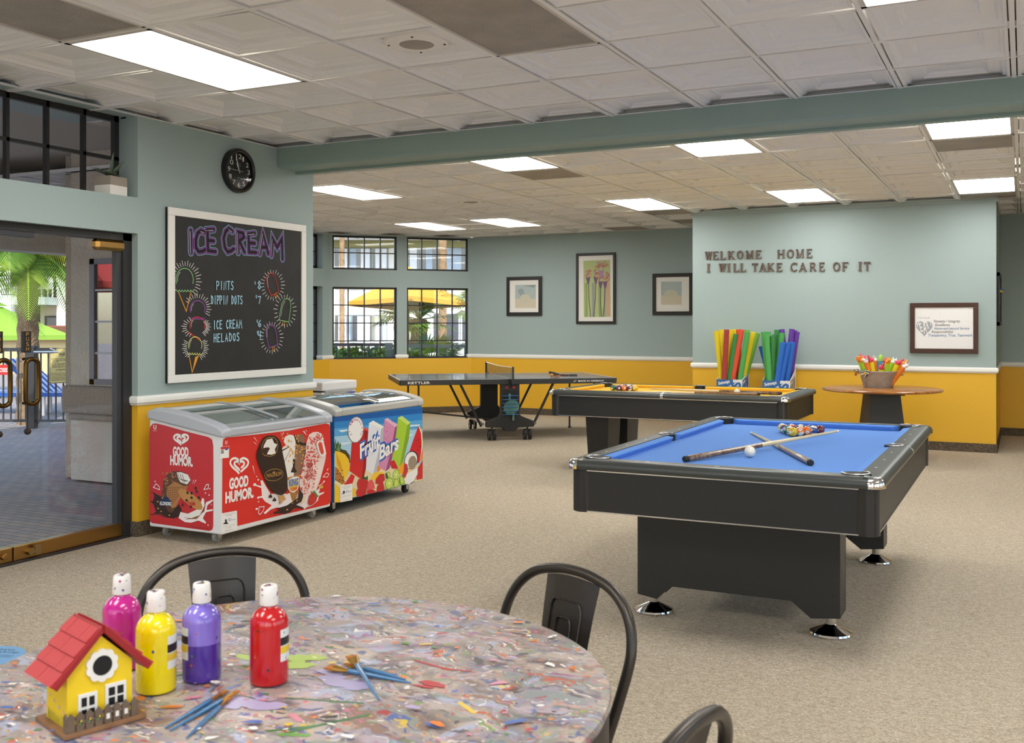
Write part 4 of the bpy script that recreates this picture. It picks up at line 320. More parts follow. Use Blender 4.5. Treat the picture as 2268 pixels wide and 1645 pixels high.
ART['F1SIDE']='f;red2;-5247 715 -5239 750 -5216 772 -5182 775 -5087 762 -4929 735 -4799 717 -4728 707 -4696 693 -4686 654 -4684 422 -4686 131 -4694 109 -4719 99 -5222 106 -5243 117 -5247 142|t;wht;U;-5209 735 -5182 736 28;0;0.03|t;wht;Unilever;-5216 723 -5179 722 6;0;0|l;wht;0.014;0;-4966 647 -4972 652 -4983 658 -4996 664 -5010 671 -5020 678 -5026 686 -5025 695 -5017 703 -5005 708 -4992 710 -4979 708 -4970 704 -4965 699 -4963 696 -4963 695 -4962 698 -4958 703 -4950 708 -4938 712 -4925 713 -4912 710 -4903 704 -4900 696 -4903 687 -4912 678 -4925 670 -4938 663 -4950 656|l;wht;0.014;0;-4963 661 -4965 664 -4970 666 -4976 669 -4983 673 -4990 676 -4995 681 -4997 685 -4996 689 -4992 693 -4985 696 -4978 697 -4971 696 -4967 694 -4964 691 -4963 689 -4963 689 -4962 690 -4960 693 -4956 696 -4950 698 -4943 699 -4936 697 -4931 694 -4928 690 -4929 686 -4933 681 -4940 677 -4947 672|t;wht;GOOD;-5035 568 -4898 570 58;0;0.05|t;wht;HUMOR.;-5059 509 -4861 510 57;0;0.05|f;dch;-5246 255 -5216 253 -5202 286 -5209 306 -5243 313 -5209 314 -5182 303 -5141 291 -5087 255 -5041 199 -4981 253 -4961 225 -4948 177 -5008 160 -5087 156 -5155 175 -5216 160 -5188 187 -5212 235|l;dch;0.006;0;-5236 161 -5182 173 -5114 158 -5021 156|e;nut;-5171 254;8.0 5.0;0|e;nut;-5168 209;8.0 5.0;0|e;nut;-5141 191;8.0 4.0;0|e;nut;-5067 172;8.0 4.0;0|f;kch;-5128 332 -5121 392 -5094 434 -5041 465 -4988 470 -4929 464 -4883 433 -4879 409 -4902 382 -4929 346 -4968 304 -5008 232 -5041 189 -5074 196 -5128 252 -5141 291|e;kch2;-5096 358;7.0 4.0;0|e;kch2;-5044 450;4.0 6.0;0|e;kch2;-5093 415;11.0 3.0;0|e;kch2;-5042 434;8.0 5.0;0|e;kch2;-5038 450;9.0 4.0;0|e;kch2;-5087 453;10.0 4.0;0|e;kch2;-5010 446;4.0 3.0;0|e;kch2;-5044 406;7.0 3.0;0|e;kch2;-5081 352;8.0 6.0;0|e;kch2;-5038 432;10.0 6.0;0|e;kch2;-5032 424;9.0 5.0;0|e;kch2;-5089 447;9.0 6.0;0|e;kch2;-5116 309;7.0 2.0;0|e;kch2;-5088 317;10.0 2.0;0|e;kch2;-5045 453;8.0 3.0;0|e;kch2;-5086 445;8.0 2.0;0|e;kch2;-5101 383;8.0 3.0;0|e;kch2;-5122 297;6.0 6.0;0|e;kch2;-5066 365;8.0 5.0;0|e;kch2;-5096 403;11.0 4.0;0|e;kch2;-5054 459;6.0 4.0;0|e;kch2;-5125 343;8.0 2.0;0|e;kch2;-5037 397;9.0 4.0;0|e;kch2;-5125 445;9.0 6.0;0|e;kch2;-5094 374;8.0 3.0;0|e;kch2;-5079 402;7.0 4.0;0|e;kch2;-5087 389;9.0 2.0;0|e;kch2;-5086 418;9.0 3.0;0|e;kch2;-5103 378;9.0 3.0;0|e;kch2;-5085 398;10.0 4.0;0|e;kch2;-5013 433;6.0 5.0;0|e;kch2;-5097 436;7.0 3.0;0|e;kch2;-5103 407;9.0 5.0;0|e;kch2;-5110 404;9.0 3.0;0|e;kch2;-5081 383;7.0 4.0;0|e;kch2;-5127 282;10.0 6.0;0|f;waf;-5087 354 -5021 399 -4942 375 -4902 378 -4929 336 -4968 294 -5008 232 -5041 219 -5074 256 -5090 305|l;waf2;0.003;0;-5085 365 -5061 237|l;waf2;0.003;0;-5063 365 -5045 250|l;waf2;0.003;0;-5042 366 -5029 264|l;waf2;0.003;0;-5021 366 -5013 277|l;waf2;0.003;0;-5000 367 -4997 290|l;waf2;0.003;0;-4979 367 -4981 303|l;waf2;0.003;0;-4957 368 -4965 316|l;waf2;0.003;0;-4936 368 -4950 329|l;waf2;0.003;0;-5087 349 -4913 372|l;waf2;0.003;0;-5083 334 -4929 356|l;waf2;0.003;0;-5079 318 -4944 340|l;waf2;0.003;0;-5075 303 -4960 324|l;waf2;0.003;0;-5071 287 -4976 308|l;waf2;0.003;0;-5067 271 -4992 292|l;waf2;0.003;0;-5063 256 -5008 276|l;waf2;0.003;0;-5059 240 -5024 260|f;wcr;-5001 460 -4961 464 -4902 451 -4879 418 -4909 387 -4968 398 -4988 426|l;dch;0.004;0;-4992 455 -4975 422 -4929 400|l;dch;0.004;0;-4971 453 -4956 418 -4915 405|l;dch;0.004;0;-4950 450 -4938 414 -4902 410|f;navy;-5128 272 -5114 288 -5098 294 -5077 291 -5063 275 -5045 266 -5045 234 -5152 230 -5152 260|t;wht;KLONDIKE;-5149 234 -5047 238 22;0;0.03|f;mlk;-4984 162 -4965 205 -4929 169 -4837 172 -4760 222 -4747 282 -4686 306 -4686 298 -4735 263 -4741 233 -4686 243 -4689 233 -4747 218 -4773 177 -4747 155 -4754 145 -4812 159 -4876 139 -4929 139 -4968 154|f;ck2;-4929 157 -4824 168 -4767 222 -4751 281 -4758 271 -4805 199 -4902 166|f;wcr;-4961 201 -4902 196 -4805 238 -4779 308 -4763 305 -4758 261 -4799 195 -4876 168 -4935 173|f;ck;-4805 292 -4789 276 -4778 261 -4775 248 -4778 238 -4788 231 -4805 229 -4826 230 -4851 236 -4878 246 -4906 258 -4931 273 -4953 290 -4970 306 -4981 321 -4985 334 -4981 345 -4971 351 -4954 354 -4932 352 -4907 346 -4879 336 -4852 323 -4827 308|e;dch;-4905 333;10.0 10.0;0|e;dch;-4870 333;11.0 10.0;0|e;dch;-4827 346;10.0 10.0;0|e;dch;-4870 303;11.0 9.0;0|e;dch;-4808 308;11.0 10.0;0|e;dch;-4835 368;11.0 10.0;0|e;dch;-4913 283;11.0 9.0;0|e;dch;-4948 246;10.0 10.0;0|e;dch;-4876 244;10.0 10.0;0|e;dch;-4850 264;10.0 10.0;0|t;red2;Mrs.Fields;-4961 250 -4840 260 23;0.2;0.03|l;red2;0.006;0;-4955 236 -4837 260|l;wht;0.005;1;-5209 346 -5184 373 -5155 355 -5152 335|l;wht;0.005;1;-4763 365 -4741 399 -4724 400 -4727 372|e;wht;-5193 387;6.0 5.0;0|e;wht;-4713 373;5.0 5.0;0|e;wht;-4750 343;5.0 5.0;0|e;wht;-4719 332;5.0 5.0;0|e;wht;-4751 150;6.0 6.0;0|e;wht;-4728 137;5.0 5.0;0|e;wht;-4701 271;3.0 4.0;0|f;wht;-4866 390 -4853 420 -4848 421|f;wht;-4853 389 -4832 424 -4827 422|t;blk;all trademarks are property of their owners;-4883 112 -4715 111 6;0;0'
ART['F2FRONT']='f;bl4;6256 742 7512 716 7512 673 6256 705|f;bl5;6256 705 7512 673 7512 616 6256 655|f;bl6;6256 655 7512 616 7512 540 6256 596|f;bl7;6256 596 7512 540 7512 100 6256 105|f;cld;6306 638 6477 634 6448 624 6349 620|f;cld;6872 572 7201 553 7167 544 6920 553|f;cld;7034 606 7482 580 7446 569 7083 587|f;cld;6420 555 6610 548 6580 539 6463 537|f;cld;6320 540 6492 534 6463 525 6363 522|f;cld;7201 513 7374 509 7339 499 7252 493|f;sand;6256 255 6477 301 7512 234 7512 100 6256 105|f;pgrn;6256 472 6256 547 6272 578 6279 536 6306 558 6313 528 6341 538 6334 505 6363 476 6306 466|f;pgrn2;6265 504 6262 596 6276 507|f;pgrn2;6285 493 6334 555 6304 487|f;pgrn2;6299 483 6349 520 6318 480|f;pbrn;6306 474 6349 491 6405 476 6451 433 6460 380 6420 368|f;pyel;6262 488 6320 477 6391 448 6441 400 6451 322 6427 291 6377 247 6320 313 6272 386|f;pyel2;6279 469 6334 396 6377 272 6349 310 6292 384|f;pbrn2;6262 371 6306 349 6370 265 6398 227 6349 226 6265 271|e;pbrn;6350 257;8.0 5.0;0|e;pbrn;6341 288;9.0 5.0;0|e;pbrn;6302 309;8.0 5.0;0|e;pbrn;6295 335;9.0 5.0;0|e;pbrn;6333 310;9.0 5.0;0|e;pbrn;6357 330;8.0 5.0;0|e;pbrn;6367 268;8.0 5.0;0|e;pbrn;6369 249;8.0 5.0;0|e;pbrn;6366 279;9.0 5.0;0|e;pbrn;6273 276;8.0 5.0;0|e;pbrn;6289 315;9.0 5.0;0|e;pbrn;6341 287;9.0 5.0;0|e;pbrn;6315 253;8.0 5.0;0|e;pbrn;6336 305;8.0 5.0;0|e;pbrn;6298 262;8.0 5.0;0|e;pbrn;6321 266;9.0 5.0;0|f;bred;6477 523 6610 618 6693 602 6652 357 6610 224 6448 314 6460 397|f;breds;6633 629 6721 602 6709 420 6640 237 6610 228 6655 487|f;bredt;6610 618 6640 633 6721 602 6693 595|f;bwh;6709 657 6763 672 6917 612 6872 482 6825 265 6763 245 6667 294 6678 441|f;bwhs;6880 598 6917 610 6904 479 6825 261 6766 245 6841 423|f;wht;6709 657 6766 673 6917 612 6885 597|f;bpk;6928 669 6969 676 7117 613 7100 550 7017 277 6944 247 6841 299 6904 506|f;bpks;7083 593 7125 607 7100 495 7001 265 6944 247 7017 404|f;bpkt;6928 669 6972 677 7125 607 7087 591|e;bpks;6971 599;5.0 4.0;0|e;bpks;6998 428;5.0 3.0;0|e;bpks;6945 441;5.0 4.0;0|e;bpks;7055 425;5.0 3.0;0|e;bpks;7041 644;4.0 3.0;0|e;bpks;7012 414;5.0 3.0;0|e;bpks;6927 583;5.0 4.0;0|e;bpks;6959 511;5.0 4.0;0|e;bpks;6982 523;4.0 3.0;0|e;bpks;7034 647;5.0 4.0;0|e;bpks;6928 622;5.0 4.0;0|e;bpks;6938 637;5.0 4.0;0|e;bpks;7063 411;5.0 4.0;0|e;bpks;6933 520;4.0 3.0;0|e;bpks;6966 568;5.0 4.0;0|e;bpks;6971 477;5.0 3.0;0|e;bpks;7006 551;4.0 3.0;0|e;bpks;6948 566;5.0 4.0;0|e;bpks;6938 505;5.0 3.0;0|e;bpks;7025 544;5.0 3.0;0|e;bpks;6932 608;5.0 4.0;0|e;bpks;6974 488;5.0 3.0;0|f;blm;7125 667 7184 676 7313 614 7296 541 7201 291 7147 253 7030 307 7100 541|f;blms;7270 594 7317 609 7296 485 7201 286 7147 253 7218 446|f;blmt;7125 667 7187 676 7317 609 7273 593|f;stk;6509 254 6548 254 6529 170 6499 174|f;stk;6698 264 6735 255 6716 227 6683 244|f;stk;6856 279 6896 270 6872 223 6844 227|f;stk;7050 291 7092 263 7059 217 7026 185 7017 222|f;wmr;7442 567 7485 547 7512 482 7512 330 7464 259 7437 253 7304 372 7374 477|f;wmg;7442 573 7464 563 7503 512 7518 415 7500 331 7455 249 7485 333 7496 417 7485 504|e;blk;7410 448;7.0 6.0;0|e;blk;7449 453;7.0 5.0;0|e;blk;7433 367;7.0 6.0;0|e;blk;7473 391;7.0 6.0;0|e;blk;7424 330;7.0 6.0;0|f;bred;7410 114 7428 207 7512 272 7512 110|f;org;7464 278 7512 330 7512 272|e;cbr;7331 294;109.0 77.0;0|e;wht;7327 292;97.0 70.0;0|e;cin;7348 268;67.0 58.0;0|f;wht;7222 140 7270 189 7410 209 7437 224 7437 168 7374 110 7287 94 7232 111|l;cbr;0.006;0;7437 224 7431 159 7374 108 7313 95|f;mng;7125 236 7184 284 7227 283 7201 198 7133 198|f;mred;7218 280 7270 264 7278 207 7235 157 7184 164 7210 216|f;bred;7001 315 7067 325 7133 244 7034 257|f;pyel;6724 212 6778 262 6904 246 6936 197 6825 194|f;org;6825 301 6856 301 6872 268 6825 256|f;wred;6377 217 6470 290 6518 266 6477 203|e;lim2;6996 142;63.0 49.0;0|e;lim;6996 142;54.0 42.0;0|e;lim3;6996 142;13.0 10.0;0|e;lim2;7097 201;53.0 44.0;0|e;lim;7097 201;46.0 38.0;0|e;lim3;7097 201;10.0 9.0;0|e;lim2;6977 211;35.0 28.0;0|e;lim;6977 211;30.0 24.0;0|e;lim3;6977 211;7.0 5.0;0|e;lim2;7100 129;42.0 38.0;0|e;lim;7100 129;36.0 33.0;0|e;lim3;7100 129;8.0 7.0;0|l;lim3;0.002;0;6996 142 7045 135|l;lim3;0.002;0;6996 142 7031 109|l;lim3;0.002;0;6996 142 6996 102|l;lim3;0.002;0;6996 142 6962 119|l;lim3;0.002;0;6996 142 6947 149|l;lim3;0.002;0;6996 142 6962 175|l;lim3;0.002;0;6996 142 6996 182|l;lim3;0.002;0;6996 142 7031 165|l;lim3;0.002;0;7097 201 7147 194|l;lim3;0.002;0;7097 201 7132 168|l;lim3;0.002;0;7097 201 7097 161|l;lim3;0.002;0;7097 201 7061 177|l;lim3;0.002;0;7097 201 7047 208|l;lim3;0.002;0;7097 201 7061 234|l;lim3;0.002;0;7097 201 7097 241|l;lim3;0.002;0;7097 201 7132 225|f;lim2;7142 169 7184 191 7232 111 7167 100 7137 124|f;lim;7154 168 7184 182 7218 117 7171 110|f;str;6543 207 6565 238 6625 230 6693 208 6701 176 6671 141 6610 145 6551 171|f;str;6801 206 6856 236 6920 231 6933 179 6888 159 6825 159 6794 172|f;str;6529 140 6551 163 6610 167 6674 141 6663 103 6595 94 6543 104|f;str;6817 142 6856 168 6904 166 6928 108 6872 94 6809 103|f;str;6693 133 6747 134 6801 109 6786 95 6686 104 6671 119|f;str2;6686 178 6709 206 6747 209 6778 174 6790 128 6732 137 6678 123|f;pgrn;6610 232 6633 255 6655 235 6686 248 6693 212 6648 223|f;pgrn;6936 233 6960 230 6985 191 6944 187|f;pyel;6262 246 6320 204 6323 93 6256 104|f;pyel;6477 173 6529 170 6529 123 6485 104|e;gry;6529 622;107.0 102.0;0|e;wht;6529 622;98.0 96.0;0|t;mgt;L;6465 585 6455 598 16;0;0.03|t;mgt;A;6454 610 6452 623 17;0;0.03|t;mgt;M;6458 658 6471 668 17;0;0.03|t;mgt;I;6472 677 6491 684 17;0;0.03|t;mgt;C;6493 689 6515 692 17;0;0.03|t;mgt;H;6517 693 6541 691 17;0;0.03|t;mgt;O;6543 689 6565 683 16;0;0.03|t;mgt;A;6567 677 6586 667 16;0;0.03|t;mgt;C;6587 658 6600 645 17;0;0.03|t;mgt;A;6601 634 6606 620 17;0;0.03|t;mgt;N;6607 608 6604 595 16;0;0.03|t;mgt;A;6603 583 6593 572 16;0;0.03|t;bl8;Fruit;6583 391 6872 469 105;0.25;0.13|t;bl8;Bars;6849 351 7147 415 108;0.25;0.13|t;wht;Fruit;6583 391 6872 469 105;0.25;0.03|t;wht;Bars;6849 351 7147 415 108;0.25;0.03|f;wht;6325 219 6482 214 6482 86 6327 92|t;bl2;TCO;6394 153 6431 153 17;0.2;0.02|t;bl2;Freezers;6434 154 6472 153 9;0;0|f;blk;6341 151 6363 160 6360 172 6380 175 6388 152|t;blk;THIS FREEZER EXPRESSLY;6341 201 6466 197 4;0;0|t;blk;MAINTAINED BY;6370 187 6446 186 5;0;0|t;blk;For Sales and Service;6349 131 6463 127 4;0;0|t;blk;www.tcofreezers.com;6363 97 6441 95 4;0;0'
ART['VALUES']='t;vgr;OUR VALUES;-1090 1500 -961 1499 18;0;0|f;vgr;-1020 1427 -1019 1430 -1017 1438 -1012 1449 -1002 1460 -989 1468 -974 1470 -958 1465 -945 1454 -936 1438 -933 1420 -936 1402 -945 1383 -958 1366 -974 1350 -989 1335 -1002 1321 -1012 1308 -1017 1298 -1019 1291 -1020 1288 -1020 1291 -1022 1298 -1028 1308 -1038 1321 -1051 1335 -1066 1350 -1082 1366 -1095 1383 -1104 1401 -1107 1420 -1104 1438 -1095 1454 -1082 1465 -1066 1470 -1051 1468 -1038 1461 -1028 1449 -1022 1438 -1020 1430|t;wht;H;-1095 1406 -1066 1412 61;0;0.02|t;wht;E;-1057 1348 -1031 1354 101;0;0.02|t;wht;A;-1024 1330 -988 1336 137;0;0.02|t;wht;R;-988 1381 -963 1387 86;0;0.02|t;wht;T;-966 1417 -934 1423 54;0;0.02|t;vdk;Honesty • Integrity;-920 1456 -644 1456 29;0.15;0.015|t;vdk;Excellence;-905 1416 -751 1416 27;0.15;0.015|t;vbl;Above-and-beyond Service;-919 1375 -550 1376 27;0.15;0.015|t;vbr;Responsibility;-943 1336 -713 1337 28;0.15;0.015|t;vbl2;Transparency, Trust, Teamwork;-978 1296 -517 1298 29;0.15;0.015'
ART['FLOWER']='f;fgr;-6095 2416 -5653 2417 -5642 1548 -6086 1543|f;fgr2;-6061 2066 -6029 2079 -6024 1550 -6055 1550|f;fgr3;-5953 2064 -5910 2077 -5904 1549 -5947 1549|f;fgr2;-5845 2062 -5811 2075 -5805 1549 -5839 1549|f;fpk;-5717 2127 -5671 2073 -5666 1548 -5711 1549|f;fgr3;-5760 2061 -5734 2074 -5728 1549 -5754 1549|f;fpk2;-6083 2067 -6063 2080 -6057 1550 -6077 1550|l;fst;0.012;0;-6011 2065 -6001 1807 -5974 1549|l;fst;0.012;0;-5888 2090 -5898 1820 -5924 1549|l;fst;0.012;0;-5805 2022 -5809 1785 -5795 1549|l;fst;0.012;0;-5734 2007 -5744 1778 -5771 1549|f;fpu;-6055 2160 -5977 2164 -6003 2052 -6024 2052|f;fpu;-5928 2157 -5851 2161 -5877 2050 -5897 2050|f;fpu;-5849 2089 -5772 2093 -5798 1982 -5818 1982|f;fpu;-5774 2088 -5697 2092 -5723 1980 -5742 1981|e;fro;-6005 2245;19.0 8.0;1.3|e;for;-6035 2182;18.0 7.0;2.1|e;fpu2;-6028 2208;17.0 9.0;0.2|e;fro;-6038 2196;20.0 10.0;1.1|e;fro;-5965 2253;13.0 7.0;0.4|e;for;-5992 2266;20.0 10.0;2|e;fpu2;-6015 2262;11.0 8.0;0|e;fro;-5976 2159;11.0 5.0;0.3|e;fro;-6001 2223;10.0 9.0;0.4|e;for;-5984 2261;20.0 10.0;1.7|e;fpu2;-6010 2216;19.0 8.0;2.1|e;fro;-5968 2171;21.0 4.0;1|e;fro;-6066 2242;13.0 5.0;0.7|e;for;-6051 2257;14.0 6.0;1.2|e;fpu2;-6028 2184;11.0 8.0;2.9|e;fro;-6057 2180;12.0 9.0;2.3|e;fro;-6028 2253;16.0 8.0;2.7|e;for;-6006 2206;18.0 10.0;1.6|e;fpu2;-6059 2192;12.0 6.0;0.6|e;fro;-6030 2227;13.0 8.0;2.9|e;fro;-6025 2154;15.0 10.0;1.8|e;for;-6012 2194;10.0 7.0;1.1|e;fpu2;-5998 2185;13.0 9.0;0.4|e;fro;-5976 2214;17.0 7.0;2.5|e;fro;-5993 2256;15.0 9.0;2.6|e;for;-6054 2176;22.0 7.0;0.7|e;fro;-5884 2153;18.0 11.0;2.6|e;for;-5888 2195;13.0 5.0;2.1|e;fpu2;-5852 2265;13.0 10.0;0.9|e;fro;-5930 2184;11.0 5.0;2.5|e;fro;-5894 2183;17.0 9.0;0|e;for;-5902 2180;15.0 5.0;1.8|e;fpu2;-5864 2218;16.0 5.0;0.8|e;fro;-5892 2218;20.0 10.0;0.3|e;fro;-5866 2220;19.0 9.0;0.9|e;for;-5907 2257;19.0 6.0;2.3|e;fpu2;-5846 2222;16.0 5.0;1.5|e;fro;-5916 2164;18.0 7.0;0.5|e;fro;-5913 2251;12.0 10.0;2|e;for;-5845 2157;11.0 6.0;2.2|e;fpu2;-5918 2236;18.0 7.0;0.9|e;fro;-5886 2205;18.0 9.0;1.6|e;fro;-5890 2239;13.0 7.0;2.6|e;for;-5857 2199;13.0 9.0;1.1|e;fpu2;-5901 2182;16.0 9.0;1.1|e;fro;-5884 2217;13.0 4.0;0.3|e;fro;-5880 2267;12.0 5.0;1.2|e;for;-5891 2275;19.0 8.0;0.4|e;fpu2;-5898 2201;16.0 8.0;0.6|e;fro;-5888 2147;10.0 9.0;2.7|e;fro;-5865 2219;17.0 8.0;1.9|e;for;-5844 2217;13.0 10.0;1.5|e;fro;-5837 2190;10.0 9.0;2|e;for;-5834 2153;16.0 5.0;1.6|e;fpu2;-5773 2145;17.0 7.0;1.7|e;fro;-5751 2172;12.0 9.0;1.9|e;fro;-5782 2145;13.0 4.0;1.6|e;for;-5785 2166;20.0 9.0;0.4|e;fpu2;-5780 2192;21.0 9.0;2.2|e;fro;-5829 2102;21.0 10.0;1.3|e;fro;-5801 2194;11.0 5.0;0.2|e;for;-5799 2143;15.0 9.0;1.6|e;fpu2;-5837 2131;14.0 7.0;2.3|e;fro;-5811 2147;20.0 9.0;1.1|e;fro;-5824 2125;17.0 6.0;0|e;for;-5790 2094;11.0 7.0;0.6|e;fpu2;-5800 2142;15.0 6.0;0.1|e;fro;-5795 2146;16.0 4.0;0.1|e;fro;-5825 2145;18.0 5.0;1.2|e;for;-5804 2154;21.0 6.0;0.3|e;fpu2;-5812 2153;17.0 6.0;0.4|e;fro;-5761 2135;13.0 9.0;1.4|e;fro;-5786 2164;13.0 5.0;2.4|e;for;-5817 2175;11.0 8.0;2.9|e;fpu2;-5802 2155;10.0 5.0;0.5|e;fro;-5799 2154;17.0 10.0;0.6|e;fro;-5774 2161;19.0 10.0;2.8|e;for;-5784 2149;16.0 10.0;0.3|e;fro;-5713 2088;11.0 7.0;1|e;for;-5721 2220;12.0 9.0;2.2|e;fpu2;-5690 2190;21.0 6.0;1.2|e;fro;-5698 2091;15.0 6.0;0.5|e;fro;-5708 2200;18.0 6.0;1.5|e;for;-5684 2106;10.0 7.0;2.3|e;fpu2;-5705 2160;13.0 10.0;1.9|e;fro;-5674 2200;15.0 10.0;2.2|e;fro;-5711 2127;11.0 6.0;2.9|e;for;-5682 2125;11.0 5.0;1.9|e;fpu2;-5703 2149;12.0 8.0;1.8|e;fro;-5692 2151;21.0 5.0;1.7|e;fro;-5734 2123;17.0 9.0;1.6|e;for;-5700 2140;11.0 10.0;0.3|e;fpu2;-5659 2140;12.0 10.0;0.3|e;fro;-5713 2149;20.0 8.0;1.9|e;fro;-5700 2222;14.0 8.0;1.3|e;for;-5674 2110;17.0 10.0;0.6|e;fpu2;-5723 2162;18.0 4.0;1|e;fro;-5706 2152;16.0 9.0;1.3|e;fro;-5719 2192;12.0 6.0;3|e;for;-5713 2123;11.0 5.0;0.5|e;fpu2;-5673 2177;20.0 11.0;1.8|e;fro;-5681 2170;15.0 10.0;2.7|e;fro;-5682 2165;19.0 7.0;3|e;for;-5691 2164;20.0 5.0;0.3|e;fro;-5834 2344;16.0 8.0;0.1|e;for;-5831 2343;15.0 6.0;2.2|e;fpu2;-5831 2344;11.0 6.0;1.2|e;fro;-5823 2325;19.0 9.0;2.9|e;fro;-5781 2334;14.0 5.0;0.9|e;for;-5860 2323;16.0 6.0;2.6|e;fpu2;-5837 2305;20.0 10.0;0.9|e;fro;-5829 2286;10.0 5.0;1.6|e;fro;-5840 2331;10.0 5.0;2.3|e;for;-5886 2319;19.0 11.0;0.1|e;fpu2;-5831 2328;15.0 6.0;0.2|e;fro;-5836 2330;14.0 5.0;2.4|e;fro;-5844 2322;11.0 7.0;1.9|e;for;-5855 2373;20.0 6.0;0.4|e;fpu2;-5829 2371;16.0 10.0;1.7|e;fro;-5833 2320;11.0 8.0;2.7|e;fro;-5809 2342;18.0 10.0;2.4|e;for;-5850 2342;16.0 5.0;0.5|e;fpu2;-5854 2378;16.0 7.0;1.1|e;fro;-5875 2318;15.0 11.0;0.5|e;fro;-5843 2303;15.0 9.0;2.5|e;for;-5799 2342;10.0 8.0;1.6|e;fpu2;-5847 2328;18.0 10.0;0.3|e;fro;-5841 2346;16.0 10.0;2.9|e;fro;-5838 2337;21.0 5.0;1.1|e;for;-5822 2343;13.0 10.0;2.8|e;fro;-5755 2312;13.0 5.0;0.8|e;for;-5741 2334;13.0 6.0;0.2|e;fpu2;-5789 2342;19.0 9.0;2.5|e;fro;-5728 2332;20.0 4.0;0.8|e;fro;-5761 2332;16.0 4.0;0.7|e;for;-5737 2335;20.0 5.0;3|e;fpu2;-5763 2368;12.0 4.0;2.3|e;fro;-5740 2323;19.0 10.0;0.1|e;fro;-5714 2340;14.0 4.0;1.2|e;for;-5729 2334;12.0 5.0;0.4|e;fpu2;-5778 2290;11.0 5.0;2.8|e;fro;-5687 2333;13.0 6.0;2.9|e;fro;-5787 2330;13.0 4.0;1|e;for;-5746 2380;16.0 7.0;1.6|e;fpu2;-5775 2323;19.0 6.0;1.8|e;fro;-5699 2353;12.0 10.0;2.5|e;fro;-5737 2319;12.0 4.0;2.9|e;for;-5789 2306;11.0 4.0;2.6|e;fpu2;-5729 2390;17.0 8.0;2.3|e;fro;-5718 2315;15.0 5.0;1.8|e;fro;-5759 2306;15.0 6.0;1.1|e;for;-5793 2369;21.0 10.0;2.5|e;fpu2;-5759 2277;13.0 5.0;1.5|e;fro;-5748 2354;18.0 6.0;2.9|e;fro;-5773 2326;16.0 10.0;3|e;for;-5771 2339;17.0 5.0;1.3|f;fpu2;-5845 2256 -5752 2260 -5767 2154 -5824 2155'
ART['ABS1']='f;aba;-7272 2062 -6907 2058 -6907 1834 -7272 1841|f;abb;-7272 1841 -6907 1834 -6907 1689 -7272 1691|f;abg;-7228 1968 -7200 1995 -7139 2002 -7089 1881 -7183 1883|f;abc;-7200 1838 -7155 1907 -7094 1911 -7028 1901 -7000 1838 -7011 1791 -7094 1762 -7172 1782|f;abg2;-7139 2047 -6907 2058 -6940 2014'
ART['ABS2']='f;aba;-4843 2071 -4524 2067 -4524 1858 -4843 1865|f;abb;-4843 1865 -4524 1858 -4524 1722 -4843 1725|f;abc;-4794 1876 -4775 1922 -4726 1945 -4649 1944 -4601 1915 -4586 1873 -4610 1836 -4688 1823 -4765 1833'
ART['RULES']='f;sgn;-11988 1011 -11974 1021 -11917 1021 -11889 1056 -11840 1088 -11744 1099 -11651 1090 -11603 1059 -11575 1036 -11506 1036 -11506 572 -11520 567 -11974 552 -11988 561|l;blk;0.008;1;-11978 1004 -11967 1014 -11910 1015 -11879 1051 -11833 1080 -11744 1091 -11658 1082 -11611 1054 -11582 1029 -11516 1030 -11516 577 -11972 559|t;blk;Welk;-11809 974 -11675 983 49;0.3;0.02|t;blk;RESORTS;-11791 962 -11689 965 10;0;0|t;blk;• For Safety Purposes, glassware;-11960 918 -11582 930 17;0;0.01|t;blk;and bottles are prohibited in the;-11931 895 -11557 907 17;0;0.01|t;blk;pool area.;-11931 871 -11812 879 18;0;0.01|t;blk;• For the mutual enjoyment of all;-11960 839 -11564 853 18;0;0.01|t;blk;guests, reserving of;-11931 816 -11702 827 17;0;0.01|t;blk;chairs/lounges is prohibited.;-11931 793 -11603 805 18;0;0.01|t;blk;ATTENTION:;-11865 745 -11627 756 25;0;0.01|t;blk;ALL children under the age of two years;-11950 704 -11547 719 13;0;0.01|t;blk;old, and any children older than this who;-11955 682 -11544 698 14;0;0.01|t;blk;are not potty trained are REQUIRED to;-11945 661 -11554 677 14;0;0.01|t;blk;wear plastic training pants or a swim;-11941 640 -11554 655 13;0;0.01|t;blk;diaper. (Available in the Activities Center);-11958 618 -11544 634 14;0;0.01|t;blk;ABSOLUTELY NO EXCEPTIONS;-11941 593 -11547 609 16;0;0.01'
ART['BOX1']='f;bxb;-3302 782 -3126 784 -3130 760 -3166 733 -3228 709 -3302 698|t;wht;Swimways;-3278 734 -3161 750 27;0.2;0.04|f;bxb;-3059 773 -3011 772 -3011 734 -3073 735 -3075 757|f;wht;-3055 762 -3042 767 -3043 745 -3055 744'
# ------------------------------------------------------------------ the room
ZC = 2.845
G0X, G0Y, T = -3.708, 3.572, .6096
teal = mat('wall_teal', '9fb2b3', .55, bump=(160, .25, .002))
yell = mat('wall_yellow', 'e8b52e', .5, bump=(120, .35, .003))
stucco = mat('stucco', 'd8d0c4', .9, bump=(30, .9, .02), var=(4, 'c4bbae', .3))
stuccob = mat('stucco_brown', 'a2958a', .9, bump=(40, .9, .02))
whitep = mat('trim_white', 'eeeeec', .35)
blackf = mat('window_black', '1f1e1e', .4)
pane = glass('window_glass')

